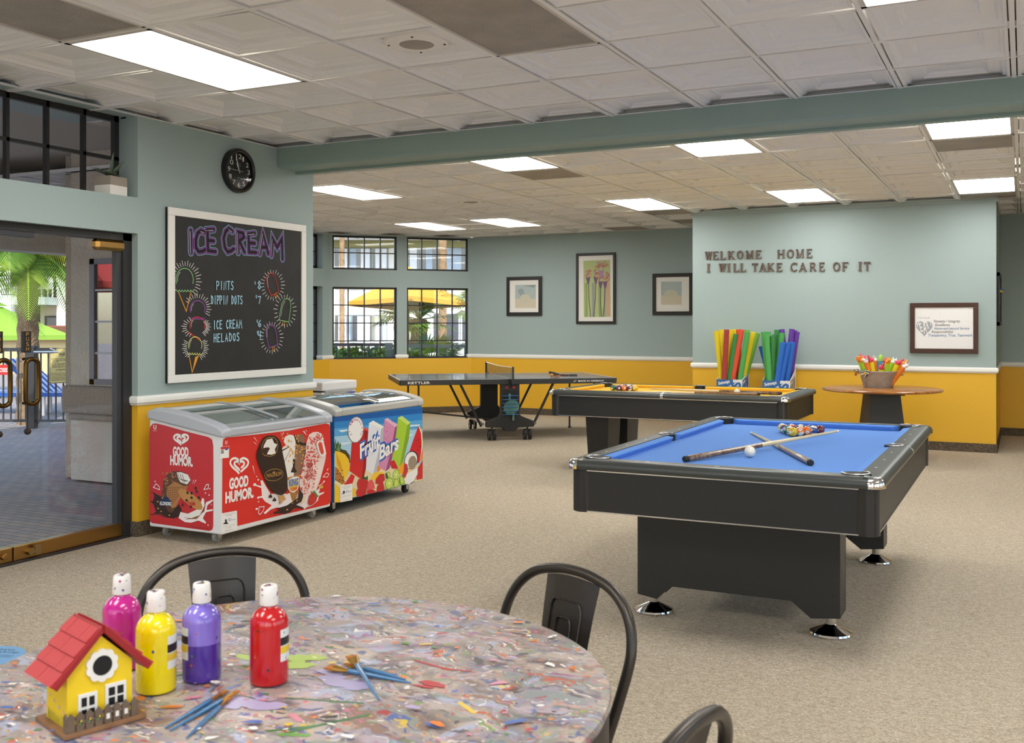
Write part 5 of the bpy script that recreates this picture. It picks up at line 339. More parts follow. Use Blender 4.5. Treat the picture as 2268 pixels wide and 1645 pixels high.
carpet = bpy.data.materials.new('carpet'); carpet.use_nodes = True
def _carpet(m, c1, c2, c3, sc_):
    nt = m.node_tree; b = nt.nodes['Principled BSDF']; b.inputs['Roughness'].default_value = .95; b.inputs['Specular IOR Level'].default_value = .15
    tc = nt.nodes.new('ShaderNodeTexCoord')
    mp = nt.nodes.new('ShaderNodeMapping'); mp.inputs['Rotation'].default_value = (0, 0, .3); mp.inputs['Scale'].default_value = (1, 1.7, 1)
    nt.links.new(tc.outputs['Object'], mp.inputs[0])
    vo = nt.nodes.new('ShaderNodeTexVoronoi'); vo.inputs['Scale'].default_value = sc_; nt.links.new(mp.outputs[0], vo.inputs[0])
    n1 = nt.nodes.new('ShaderNodeTexNoise'); n1.inputs['Scale'].default_value = 26; n1.inputs['Detail'].default_value = 4; nt.links.new(mp.outputs[0], n1.inputs[0])
    sep = nt.nodes.new('ShaderNodeSeparateColor'); nt.links.new(vo.outputs['Color'], sep.inputs[0])
    r1 = nt.nodes.new('ShaderNodeValToRGB'); cr = r1.color_ramp
    cr.elements[0].position = 0; cr.elements[0].color = lin(c1); cr.elements[1].position = 1; cr.elements[1].color = lin(c3)
    e = cr.elements.new(.5); e.color = lin(c2); nt.links.new(sep.outputs[0], r1.inputs[0])
    mx = nt.nodes.new('ShaderNodeMix'); mx.data_type = 'RGBA'; mx.blend_type = 'MULTIPLY'; mx.inputs[0].default_value = .5
    mr = nt.nodes.new('ShaderNodeMapRange'); mr.inputs[1].default_value = .3; mr.inputs[2].default_value = .7; mr.inputs[3].default_value = .72; mr.inputs[4].default_value = 1.2
    nt.links.new(n1.outputs[0], mr.inputs[0]); nt.links.new(r1.outputs[0], mx.inputs[6]); nt.links.new(mr.outputs[0], mx.inputs[7]); nt.links.new(mx.outputs[2], b.inputs['Base Color'])
    bu = nt.nodes.new('ShaderNodeBump'); bu.inputs['Strength'].default_value = .8; bu.inputs['Distance'].default_value = .004; bu.invert = True
    nt.links.new(vo.outputs['Distance'], bu.inputs['Height']); nt.links.new(bu.outputs[0], b.inputs['Normal'])
_carpet(carpet, 'a69680', 'c0b29c', 'd6ccba', 150)
cove = bpy.data.materials.new('cove_base'); cove.use_nodes = True; _carpet(cove, '4c4338', '62574a', '7a6e5e', 120)

m = M(); m.prism([(-5.5,-2.5),(4.2,-2.5),(4.2,14.7),(-8.12,14.7),(-9.8,13.02),(-9.8,8.63),(-7.95,6.76),(-5.5,6.76)], -.12, 0, mi=0)
m.build('floor', carpet, kind='structure')

def wall(name, p0, p1, openings=(), thick=.25, z1=2.85, split=.92, mats=None, z0=0):
    """vertical wall; inner face on the line p0->p1, the body to the right of that direction"""
    p0 = Vector((p0[0], p0[1], 0)); p1 = Vector((p1[0], p1[1], 0)); d = p1-p0; L = d.length; d.normalize(); n = Vector((d.y, -d.x, 0))
    m = M(); P = lambda s, z, t: p0 + d*s + n*t + Vector((0,0,z))
    xs = sorted({0, L, *[v for o in openings for v in o[:2]]}); zs = sorted({z0, z1, *([split] if split else []), *[v for o in openings for v in o[2:4]]})
    for i in range(len(xs)-1):
        for j in range(len(zs)-1):
            a, b, c, e = xs[i], xs[i+1], zs[j], zs[j+1]; mx, mz = (a+b)/2, (c+e)/2
            if any(o[0] < mx < o[1] and o[2] < mz < o[3] for o in openings): continue
            m.add([P(a,c,0),P(b,c,0),P(b,e,0),P(a,e,0)], [(0,1,2,3)], 1 if split and mz < split else 0)
            m.add([P(a,c,thick),P(b,c,thick),P(b,e,thick),P(a,e,thick)], [(3,2,1,0)], 2)
    for a, b, c, e in [o[:4] for o in openings]:
        for q, w in (((a,c),(a,e)), ((b,e),(b,c)), ((a,e),(b,e)), ((b,c),(a,c))):
            m.add([P(*q,0),P(*w,0),P(*w,thick),P(*q,thick)], [(0,1,2,3)], 1 if split and (q[1]+w[1])/2 < split-.04 else 0)
    for a in (0, L):
        for c, e, k in ((z0, split, 1), (split, z1, 0)) if split else ((z0, z1, 0),):
            m.add([P(a,c,0),P(a,e,0),P(a,e,thick),P(a,c,thick)], [(0,1,2,3)], k)
    m.add([P(0,z1,0),P(L,z1,0),P(L,z1,thick),P(0,z1,thick)], [(0,1,2,3)], 2); h = thick*.55; k = len(m.v)
    m.add([P(0,z1-.01,h),P(L,z1-.01,h),P(L,3.03,h),P(0,3.03,h),P(0,z1-.01,thick),P(L,z1-.01,thick),P(L,3.03,thick),P(0,3.03,thick)], [(0,1,2,3),(7,6,5,4),(0,4,5,1),(3,2,6,7),(0,3,7,4),(1,5,6,2)], 2)
    return m.build(name, mats or [teal, yell, stucco], kind='structure')

XL = -5.365
# door wall / chalkboard wall, one plane; door opening below, deep window recess above
wall('wall_left', (XL, 6.97), (XL, 5.06), thick=.2)
wall('wall_left_front', (XL, 2.0), (XL, -2.5), thick=.3)
m = M()   # lintel between the door and the window over it
m.box(XL-.36, XL, 2.0, 5.06, 2.05, 2.294, 0); m.build('wall_left_lintel', [teal], kind='structure')
m = M(); m.box(XL-.62, XL-.005, 1.9, 5.06, 2.85, 2.862, 0); m.box(XL-.62, XL-.2, 1.9, 5.06, 2.862, 3.03, 0); m.build('wall_left_header', [teal], kind='structure')
WZ = [(.885, 2.02), (2.295, 2.832)]
def pair(s0, s1): return [(s0, s1, a, b) for a, b in WZ]
S2 = math.sqrt(.5)
CA = (-8.085, 14.665); CB = (-9.72, 13.03); CC = (-9.72, 8.67); CD = (-7.91, 6.86)
L1 = math.hypot(CA[0]-CB[0], CA[1]-CB[1])
OPC = [(.05, 1.07), (1.235, 2.26)]
wall('wall_windows', CA, CB, [q for a, b in OPC for q in pair(a, b)], thick=.2)
OPW = [(.17, 1.2), (1.37, 2.4), (2.57, 3.6)]
wall('wall_far_left', CB, CC, [q for a, b in OPW for q in pair(a, b)], thick=.2)
wall('wall_chamfer', CC, CD, thick=.2, mats=[stucco, stucco, stucco])
wall('wall_south', CD, (XL-.15, 6.86), [(.25, 1.85, .885, 2.035)], thick=.2, mats=[stucco, stucco, stucco])
wall('wall_back', (6, 14.665), CA, thick=.2)
wall('wall_right_block', (-.275, 12.6), (-3.75, 12.6), thick=.25)
wall('wall_block_side', (-.275, 14.665), (-.275, 12.604), thick=.25)
wall('wall_block_end', (-3.75, 12.604), (-3.75, 14.665), thick=.25)
OPR = [(1.2+i*2.6, 3.4+i*2.6, .25, 2.6) for i in range(4)]  # invented windows in the unseen right wall, added for daylight on the ceiling
wall('wall_right', (4.2, -2.5), (4.2, 14.665), [(a, b, c, d) for a, b, c, d in OPR], thick=.2)
OPB = [(.5+i*2.3, 2.5+i*2.3, .1, 2.65) for i in range(4)]  # invented rear windows out of view, added to brighten the ceiling
wall('wall_rear', (XL, -2.5), (4.2, -2.5), OPB, thick=.2)
m = M(); m.box(-9.9, 4.4, -2.7, 14.9, 3.02, 3.2); m.box(-6.4, -5.3, -2.7, 6.6, 3.02, 3.2)
m.build('ceiling_roof_slab', mat('roof', 'b9b2a8', .9), kind='structure')

# the dropped beam across the room
m = M(); prof = [(6.5, 2.85), (6.5, 2.715), (6.512, 2.698), (6.53, 2.692), (6.70, 2.692), (6.735, 2.69), (6.735, 2.672), (6.80, 2.672), (6.80, 2.85), (6.72, 2.85), (6.72, 3.03), (6.58, 3.03), (6.58, 2.85)]
n0 = len(m.v); m.prism([(y, z) for y, z in prof], XL, 4.2, 'yzx'); m.build('ceiling_beam', mat('beam_teal', '8ca39e', .5, bump=(160, .25, .002)), smooth=30, kind='structure')

# chair rails: white moulding with a stepped profile
def rail(name, pts, closed=False):
    """pts: wall line, the room on the left of travel"""
    prof = [(0, .886), (.010, .888), (.014, .900), (.020, .905), (.022, .935), (.016, .945), (.010, .949), (0, .951)]
    m = M(); pts = [Vector((p[0], p[1], 0)) for p in pts]; k = len(pts); rows = []
    for i, p in enumerate(pts):
        ns = []
        for a, b in ((i-1, i), (i, i+1)):
            if 0 <= a and b < k: d = (pts[b]-pts[a]).normalized(); ns.append(Vector((-d.y, d.x, 0)))
        n = sum(ns, Vector()) ; n = n / max(n.length_squared, 1e-6) * (2 if len(ns) == 2 else 1) if len(ns) == 2 else ns[0]
        rows.append([(p + n*x + Vector((0,0,z))) for x, z in prof])
    q = len(prof); vs = [v for r in rows for v in r]; fs = []
    for i in range(k-1):
        for j in range(q): fs.append((i*q+j, i*q+(j+1) % q, (i+1)*q+(j+1) % q, (i+1)*q+j))
    fs += [tuple(range(q)), tuple((k-1)*q+j for j in range(q))]
    m.add(vs, fs); return m.build(name, whitep, smooth=35, kind='structure')
rail('trim_1', [(XL-.085, 5.058), (XL, 5.058), (XL, 6.972), (XL-.3, 6.972)][::-1])
rail('trim_2', [(6, 14.665), (-.275, 14.665), (-.275, 12.6), (-3.75, 12.6), (-3.75, 14.665), CA, (CA[0]-.05*S2, CA[1]-.05*S2), (CA[0]-.05*S2-.06, CA[1]-.05*S2+.06)])
def on(A, B, s): d = math.hypot(B[0]-A[0], B[1]-A[1]); return (A[0]+(B[0]-A[0])*s/d, A[1]+(B[1]-A[1])*s/d)
a, b = on(CA, CB, 1.07), on(CA, CB, 1.235)
rail('trim_3', [(a[0]-.07, a[1]+.07), a, b, (b[0]-.07, b[1]+.07)])
a, b = on(CA, CB, 2.26), on(CB, CC, .17)
rail('trim_4', [(a[0]-.07, a[1]+.07), a, CB, b, (b[0]-.1, b[1])])
def base(name, pts):
    m = M(); pts = [Vector((p[0], p[1], 0)) for p in pts]
    for p, q in zip(pts, pts[1:]):
        d = (q-p).normalized(); n = Vector((-d.y, d.x, 0)); h = .1
        e = d*.006
        m.add([p-e, q+e, q+e+n*.012, p-e+n*.012, p-e+Vector((0,0,h)), q+e+Vector((0,0,h)), q+e+n*.008+Vector((0,0,h)), p-e+n*.008+Vector((0,0,h))],
              [(0,3,2,1),(4,5,6,7),(0,1,5,4),(1,2,6,5),(2,3,7,6),(3,0,4,7)])
    return m.build(name, cove, kind='structure')
base('baseboard_left', [(XL-.085, 5.058), (XL, 5.058), (XL, 6.97), (XL-.3, 6.97)][::-1])
base('baseboard_back', [(4.2, 14.665), (-.275, 14.665), (-.275, 12.6), (-3.75, 12.6), (-3.75, 14.665), CA, CB, CC, CD])
m = M(); m.box(-3.77, -.255, 12.585, 12.60, 2.80, 2.86, 0); m.build('trim_5', teal, kind='structure')

# windows: black steel frames with muntins, one pane sheet each
def window(num, A, B, s0, s1, z0, z1, nc, nr, depth, fw=.03, mw=.016, rfw=None):
    r = struct_root('window_%d' % num)
    A = Vector((A[0], A[1], 0)); B = Vector((B[0], B[1], 0)); d = (B-A).normalized(); n = Vector((d.y, -d.x, 0))
    P = lambda s, z, t=0: A + d*s + n*(depth+t) + Vector((0,0,z))
    m = M(); Z = Vector((0,0,1))
    def bar(s, z, s2, z2, w):
        v = Vector(P(s2, z2)) - Vector(P(s, z)); m.bar(P(s, z), P(s2, z2), w if abs(v.z) > .01 else .035, .035 if abs(v.z) > .01 else w, up=n if abs(v.z) > .01 else Z)
    h = fw/2
    bar(s0, z0+h, s1, z0+h, fw); bar(s0, z1-h, s1, z1-h, fw); bar(s0+h, z0, s0+h, z1, fw); bar(s1-h, z0, s1-h, z1, rfw or fw)
    for i in range(1, nc): bar(s0+(s1-s0)*i/nc, z0, s0+(s1-s0)*i/nc, z1, mw)
    for j in range(1, nr): bar(s0, z0+(z1-z0)*j/nr, s1, z0+(z1-z0)*j/nr, mw)
    m.build('window_frame', blackf, r)
    g = M(); g.add([P(s0, z0), P(s1, z0), P(s1, z1), P(s0, z1)], [(0,1,2,3)]); g.build('window_pane', pane, r, recalc=False)
    return r
k = 1
for s0, s1 in OPC:
    for (z0, z1), nr in zip(WZ, (4, 2)): window(k, CA, CB, s0, s1, z0, z1, 4, nr, .07); k += 1
for s0, s1 in OPW:
    for (z0, z1), nr in zip(WZ, (4, 2)): window(k, CB, CC, s0, s1, z0, z1, 5, nr, .12, fw=.045); k += 1
for a, b, c, d in OPR: window(k, (4.2, -2.5), (4.2, 14.665), a, b, c, d, 3, 4, .1); k += 1  # added windows of the unseen right wall, there to let daylight in
for a, b, c, d in OPB: window(k, (XL, -2.5), (4.2, -2.5), a, b, c, d, 3, 4, .1); k += 1  # added windows of the unseen rear wall, there to let daylight in
# window above the door, deep in its recess
window(k, (XL, 5.06), (XL, 1.9), 0.03, 3.15, 2.27, 2.85, 11, 2, .16, fw=.04, mw=.022); k += 1
# exterior window of the bay, seen through the door
r = struct_root('window_%d' % k); m = M(); y0 = 6.65
wf = mat('window_white', 'c9ccd4', .5); tg = mat('window_grey', '84828c', .5)
x0, x1, z0, z1 = -7.66, -6.06, .885, 2.035
for a, b, c, d in ((x0, x1, z0, z0+.05), (x0, x1, z1-.05, z1), (x0, x0+.06, z0, z1), (x1-.06, x1, z0, z1)): m.box(a, b, y0, y0+.05, c, d, 0)
for i in range(1, 5): m.box(x0+.06+i*.33-.011, x0+.06+i*.33+.011, y0+.012, y0+.035, z0, z1, 1)
for j in range(1, 4): m.box(x0, x1, y0+.012, y0+.035, z0+(z1-z0)*j/4-.009, z0+(z1-z0)*j/4+.009, 1)
m.build('window_frame', [tg, wf], r)
m = M(); m.box(x0, x1, y0+.02, y0+.026, z0, z1); m.build('window_pane', glass('bay_glass', refl=6.0), r)
m = M(); m.box(x0, x1, 6.80, 6.82, z0, z1); m.build('window_curtain', mat('curtain_tan', 'b9a88e', .9, bump=(20, .5, .02)), r)

# ------------------------------------------------------------------ suspended ceiling
LIGHTS = [(-1,0,2), (5,0,2), (2,-6,2), (-1,-6,2), (5,-6,2), (8,0,2), (8,-6,2), (-1,6,2), (2,6,2), (5,6,2), (8,6,2), (-1,12,2), (2,12,2), (5,12,2), (-5,8,2), (-5,14,2), (-7,14,2), (-9,8,2)]
VENTS = [(-1,-2,2), (2,0,2), (-1,8,1), (5,8,1), (-1,14,1), (5,14,1), (-1,16,1), (-3,17,1)]
SPK = [(1,1), (-4,11), (-6,17)]
used = {(u, v+j) for u, v, n in LIGHTS+VENTS for j in range(n)}
ctile = mat('ceiling_tile', 'ecedee', .45, bump=(90, .06, .002))
cgrid = mat('ceiling_grid', 'ecedee', .4)
rng = random.Random(2)
def inroom(x, y):
    if y > 6.6: return -9.9 < x < 4.3 and y < 14.9 and x - y > -23.0 and not (-3.4 < x < -.6 and y > 13.0)
    return XL-.3 < x < 4.3
m = M(); prof = [(.019, 0), (.034, 0), (.044, .014), (.056, .015), (.064, .032), (.072, .034), (.132, .034), (.140, .046), (.150, .047), (.158, .060), (.164, .062)]
for u in range(-11, 14):
    for v in range(-10, 19):
        if (u, v) in used: continue
        cx, cy = G0X+(u+.5)*T, G0Y+(v+.5)*T
        if not inroom(cx, cy): continue
        ring = []; ta, tb, tz = rng.gauss(0, .0025), rng.gauss(0, .0025), rng.uniform(-.001, .003); sag = [abs(rng.gauss(0, .0025)) for _ in range(4)]
        for ins, h in prof:
            hh = T/2-ins
            for k2, (sx, sy) in enumerate(((-1,-1),(0,-1),(1,-1),(1,0),(1,1),(0,1),(-1,1),(-1,0))):
                x, y = sx*hh, sy*hh
                dz = ta*sx+tb*sy+tz-(sag[k2//2] if k2 % 2 else 0)*(1-ins/.3)
                ring.append((cx+x, cy+y, ZC+.004+h+dz*.6))
        fs = []
        for i in range(len(prof)-1):
            for j in range(8): fs.append((i*8+j, i*8+(j+1) % 8, (i+1)*8+(j+1) % 8, (i+1)*8+j))
        b = (len(prof)-1)*8; fs.append(tuple(b+j for j in range(8)))
        m.add(ring, fs, 0)
owner = {}
for i, (u, v, n) in enumerate(LIGHTS+VENTS):
    for j in range(n): owner[(u, v+j)] = i
for u in range(-11, 15):
    x = G0X+u*T
    for v in range(-10, 19):
        y0, y1 = G0Y+v*T, G0Y+(v+1)*T
        if y0 < 6.5 < y1: y1 = 6.5
        if y0 < 6.8 < y1: y0 = 6.8
        if y1 < -2.5 or (y1 < 6.6 and x < XL-.3) or x-y0 < -23.2: continue
        m.box(x-.012, x+.012, y0, y1, ZC-.002, ZC+.03, 1)
for v in range(-10, 19):
    y = G0Y+v*T
    for u in range(-11, 14):
        x0, x1 = G0X+u*T, G0X+(u+1)*T
        if y < 6.6 and x1 < XL-.1 or x0-y < -23.3: continue
        if (u, v) in owner and owner.get((u, v)) == owner.get((u, v-1)): continue
        m.box(x0, x1, y-.012, y+.012, ZC+.001, ZC+.03, 1)
m.build('ceiling', [ctile, cgrid], kind='structure')
m = M()
for a, b in (((XL, -2.5), (XL, 6.5)), ((XL, 6.5), (4.2, 6.5)), ((XL-.3, 6.8), (4.2, 6.8)), ((-.275, 12.6), (-3.75, 12.6)), ((6, 14.665), CA), (CA, CB), (CB, CC), ((-3.75, 12.6), (-3.75, 14.6)), ((-.275, 12.6), (-.275, 14.6))):
    m.bar((a[0], a[1], ZC+.004), (b[0], b[1], ZC+.004), .036, .003)
m.build('trim_7', cgrid, kind='structure')
lightm = mat('diffuser', 'f4f2ec', .5, emit=('fdfbf6', PANEL))
frm = mat('light_frame', 'cfcbc6', .4)
def where(u, v):
    return 'near the art table' if v < 2 else 'past the beam'
LN = {(-1,0): 'large fluorescent ceiling panel nearest the glass door', (5,0): 'fluorescent ceiling panel at the top edge of the picture above the pool table', (-1,6): 'ceiling light panel just past the beam beside a stained square vent',
      (2,6): 'ceiling light panel just past the beam over the middle of the room', (5,6): 'ceiling light panel past the beam with a grey vent behind it, furthest right', (-1,12): 'ceiling light panel before the back wall, between the dark vents',
      (2,12): 'ceiling light panel above the wooden wall letters', (5,12): 'ceiling light panel over the end of the letter wall', (-5,8): 'ceiling light panel partly hidden by the chalkboard wall', (-5,14): 'ceiling light panel before the flower print wall, close to the windows',
      (-7,14): 'faint ceiling light panel right above the corner windows'}
for u, v, n in LIGHTS:
    x, y = G0X+u*T, G0Y+v*T
    t = thing('ceiling_light', LN.get((u, v), 'fluorescent ceiling light panel out of the picture'), 'ceiling light', (x+T/2, y+n*T/2, ZC), group='fluorescent ceiling panels')
    hx, hy = T/2-.012, n*T/2-.012
    f = M()
    for a, b, c, d in ((-hx, hx, -hy, -hy+.025), (-hx, hx, hy-.025, hy), (-hx, -hx+.025, -hy, hy), (hx-.025, hx, -hy, hy)): f.box(a, b, c, d, -.001, .05)
    f.build('frame', frm, t)
    g = M(); g.box(-hx+.02, hx-.02, -hy+.02, hy-.02, .012, .02); g.build('diffuser', lightm, t)
perf = bpy.data.materials.new('perforated_grille'); perf.use_nodes = True
def _perf(m, c1, c2):
    nt = m.node_tree; b = nt.nodes['Principled BSDF']; b.inputs['Roughness'].default_value = .5
    tc = nt.nodes.new('ShaderNodeTexCoord'); vo = nt.nodes.new('ShaderNodeTexVoronoi'); vo.inputs['Scale'].default_value = 140; vo.inputs['Randomness'].default_value = 0
    mr = nt.nodes.new('ShaderNodeMath'); mr.operation = 'GREATER_THAN'; mr.inputs[1].default_value = .36
    mp = nt.nodes.new('ShaderNodeMapping'); mp.inputs['Rotation'].default_value = (0, 0, .785); mp.inputs['Scale'].default_value = (1, 1, 0)
    nz = nt.nodes.new('ShaderNodeTexNoise'); nz.inputs['Scale'].default_value = 5; nz.inputs['Detail'].default_value = 3
    x = nt.nodes.new('ShaderNodeMix'); x.data_type = 'RGBA'; x.inputs[6].default_value = lin('4a4642'); x2 = nt.nodes.new('ShaderNodeMix'); x2.data_type = 'RGBA'; x2.inputs[6].default_value = lin(c1); x2.inputs[7].default_value = lin(c2)
    nt.links.new(tc.outputs['Object'], mp.inputs[0]); nt.links.new(mp.outputs[0], vo.inputs[0]); nt.links.new(tc.outputs['Object'], nz.inputs[0]); nt.links.new(nz.outputs[0], x2.inputs[0])
    nt.links.new(vo.outputs[0], mr.inputs[0]); nt.links.new(mr.outputs[0], x.inputs[0]); nt.links.new(x2.outputs[2], x.inputs[7]); nt.links.new(x.outputs[2], b.inputs['Base Color'])
_perf(perf, 'd4cec8', '9c948c')
solid = mat('vent_panel', '8a847e', .7, var=(6, 'a8a29b', .2))
VN = {(-1,-2): 'dusty perforated ceiling grille beside the bright panel by the door', (2,0): 'large perforated ceiling grille with two open cells beside the round speaker', (-1,8): 'stained square ceiling vent behind the light panel past the beam', (5,8): 'grey perforated ceiling vent behind the light panel over the right aisle',
      (-1,14): 'grey square ceiling vent behind the light before the back wall', (5,14): 'plain ceiling panel behind the light at the end of the letter wall', (-1,16): 'dark gap in the ceiling beside the letter wall corner', (-3,17): 'flat grey ceiling vent above the tall flower print'}
for u, v, n in VENTS:
    t = thing('ceiling_vent', VN[(u, v)], 'ceiling vent', (G0X+(u+.5)*T, G0Y+(v+n/2)*T, ZC), group='ceiling vents')
    hx, hy = T/2-.012, n*T/2-.012; f = M()
    for a, b, c, d in ((-hx, hx, -hy, -hy+.018), (-hx, hx, hy-.018, hy), (-hx, -hx+.018, -hy, hy), (hx-.018, hx, -hy, hy)): f.box(a, b, c, d, -.002, .03)
    f.build('frame', frm, t)
    g = M(); g.box(-hx+.012, hx-.012, -hy+.012, hy-.012, .006, .012); g.build('grille', perf if (u, v) not in ((-1,16), (5,14), (-3,17)) else solid, t)
for i, (u, v) in enumerate(SPK):
    t = thing('ceiling_speaker', ['round white ceiling speaker beside the large perforated grille', 'small round white ceiling speaker past the beam near the windows', 'faint round speaker in the ceiling right by the corner windows'][i], 'ceiling speaker', (G0X+(u+.5)*T, G0Y+(v+.5)*T, ZC+.042), group='round ceiling speakers')
    f = M(); f.lathe([(0, -.012), (.085, -.012), (.09, -.0125), (.15, -.012), (.163, -.008), (.166, 0), (.166, .03)], n=40); f.build('speaker_plate', mat('speaker_white', 'eeeeec', .4), t, smooth=40)
    f = M(); f.lathe([(0, -.0135), (.088, -.0135), (.09, -.0125)], n=32); f.build('speaker_grille', perf, t)
    for a in (0.4, 1.97, 3.54, 5.11):
        f = M(); f.cyl((.145*math.cos(a), .145*math.sin(a), -.016), (.145*math.cos(a), .145*math.sin(a), -.01), .006, n=10); f.build('screw', blackf, t)

m = M(); m.box(-7.93, -5.6, 6.56, 6.67, .62, .875); m.box(-7.90, -5.6, 6.60, 6.67, .555, .62)
m.build('trim_6', stuccob, bevel=.03, seg=3, kind='structure')
# glass door: frame, leaves with brass rails, pulls, closer
slate = mat('door_slate', '3a3c42', .35); brass = mat('brass', 'b08a52', .28, 1); dbrass = mat('antique_brass', '5a4422', .3, 1)
r = struct_root('door_1'); XD = -5.45
m = M(); m.box(XD-.05, XD+.03, 4.985, 5.06, 0, 2.05, 0); m.box(XD-.05, XD+.03, 2.0, 5.06, 2.0, 2.05, 0); m.box(XD-.03, XD+.015, 4.945, 4.985, .09, 2.0, 1)
m.box(XD-.06, XD+.05, 2.0, 5.06, -.01, .012, 0); m.build('door_frame', [mat('door_black', '2a2a2d', .4), slate], r)
m = M(); m.box(XD-.012, XD-.004, 4.155, 4.95, .08, 2.0); m.build('door_pane', glass('door_glass'), r)
m = M(); m.box(XD-.035, XD+.02, 4.16, 4.99, .012, .10); m.build('bottom_rail', brass, r, bevel=.004)
m = M(); m.box(XD-.03, XD+.045, 4.76, 5.0, 1.925, 2.0); m.build('door_closer', brass, r, bevel=.02, seg=1)
def pull(y):
    m = M(); P = []
    for i in range(28):
        t = 2*PI*i/28; c, s = math.cos(t), math.sin(t)
        P.append((XD+.06, y+.045*c, 1.09+.10*(1 if s > 0 else -1)*(abs(s) > .05)+.036*s))
    m.tube(P, .014, 10, closed=True)
    for z in (1.225, .955): m.cyl((XD-.02, y, z), (XD+.062, y, z), .009, n=8)
    m.cyl((XD+.02, y, .95), (XD+.02, y, .80), .004, n=6, mi=1); m.ball((XD+.02, y, .785), .022, 8, 1)
    m.build('door_handle', [dbrass, mat('cord_dark', '2a1a14', .7)], r, smooth=40)
    m = M(); m.box(XD-.004, XD+.02, y-.026, y+.026, 1.265, 1.395); o = m.build('push_plate', mat('push_black', '17130f', .5), r)
    A = Art((XD+.0205, y, 1.33), (0,1,0), (0,0,1), (1,0,0))
    for i, ch in enumerate('PUSH'): A.text('gld', ch, -.010, .036-i*.03, .010, .036-i*.03, .022)
    A.build('push_lettering', o)
pull(4.254); pull(4.06)
m = M(); m.cyl((XD+.02, 4.262, .055), (XD+.05, 4.262, .055), .022, n=14); m.box(XD+.05, XD+.058, 4.28, 4.32, .03, .085); m.bar((XD+.05, 4.262, .055), (XD+.055, 4.30, .05), .008, .008); m.build('door_lock', mat('lock_brass', 'a89468', .3, 1), r, smooth=40)
r2 = struct_root('door_2')
m = M(); m.box(XD-.012, XD-.004, 3.3, 4.148, .08, 2.0); m.build('door_pane', MATS['door_glass'], r2)
m = M(); m.box(XD-.035, XD+.02, 3.3, 4.15, .012, .10); m.cyl((XD+.02, 4.09, .055), (XD+.04, 4.09, .055), .02, n=14); m.build('bottom_rail', brass, r2, bevel=.004)
m = M(); m.box(XD-.03, XD+.025, 4.0, 4.30, 1.965, 2.005); m.build('top_patch', slate, r2, bevel=.004)
# ------------------------------------------------------------------ things on the walls
# chalkboard
t = thing('chalkboard', 'large black chalkboard in a white frame with an ICE CREAM price list', 'chalkboard', (XL, 6.07, 1.64))
y0, y1, z0, z1 = 5.306-6.07, 6.828-6.07, 1.025-1.64, 2.256-1.64
m = M(); m.box(.002, .022, y0-.0, y1-.0, z0, z1); m.build('backing', mat('board_back', '161616', .6), t)
m = M(); fw = .056
for a, b, c, d in ((y0, y1, z0, z0+fw), (y0, y1, z1-fw, z1), (y0, y0+fw, z0+fw, z1-fw), (y1-fw, y1, z0+fw, z1-fw)): m.box(.022, .04, a, b, c, d)
m.build('frame', whitep, t, bevel=.003)
m = M(); m.box(.022, .0285, y0+fw-.002, y1-fw+.002, z0+fw-.002, z1-fw+.002); m.build('writing_surface', mat('chalk_black', '1b1b1c', .65, var=(5, '2a2a2c', .35)), t)
A_ = Art((.0287, -6.07, -1.64), (0,1,0), (0,0,1), (1,0,0)).run(ART['CHALK']); A_.build('chalk_drawing', t, .9)

# clock
t = thing('wall_clock', 'round black wall clock with white numerals above the chalkboard', 'clock', (XL, 6.03, 2.604))
def clk(prof, name, mats, **k):
    m = M(); m.lathe(prof, n=48, **k); m.xf(Matrix.Rotation(PI/2, 4, 'Y')); return m.build(name, mats, t, smooth=35)
clk([(0, .002), (.168, .002), (.17, .02), (.165, .045), (.15, .05), (.138, .040)], 'clock_case', mat('clock_black', '141414', .3))
clk([(0, .024), (.14, .024)], 'clock_face', mat('clock_face', '111111', .4))
A_ = Art((.0245, 0, 0), (0,1,0), (0,0,1), (1,0,0))
for i in range(1, 13):
    a = PI/2 - i*PI/6; u, v = .108*math.cos(a), .108*math.sin(a); s = str(i); w = .014*len(s)+(.004 if len(s) > 1 else 0)
    A_.text('white', s, u-w, v-.017, u+w if s != '1' else u+.002, v-.017, .036, 0, 0)
A_.text('gry', 'SILENT', -.022, .050, .022, .050, .008); A_.text('gry', 'CLOCK', -.026, .034, .026, .034, .012); A_.text('gry', 'QUARTZ', -.016, -.055, .016, -.055, .007)
A_.build('numerals', t)
for nm, a, l, w in (('hour_hand', 2.02, .062, .008), ('minute_hand', 1.90, .098, .007), ('second_hand', 3.12, .09, .0025)):
    m = M(); d = Vector((0, math.cos(a), math.sin(a))); m.bar(Vector((.028, 0, 0))-d*(.02 if nm != 'second_hand' else .045), Vector((.028, 0, 0))+d*l, .002, w, up=d.cross(Vector((1,0,0)))); m.build(nm, mat('hand_white', 'e8e8e8', .4), t)
m = M(); m.lathe([(0, .0385), (.142, .0375)], n=40); m.xf(Matrix.Rotation(PI/2, 4, 'Y')); m.build('clock_glass', glass('clock_glass_m', refl=.7), t)

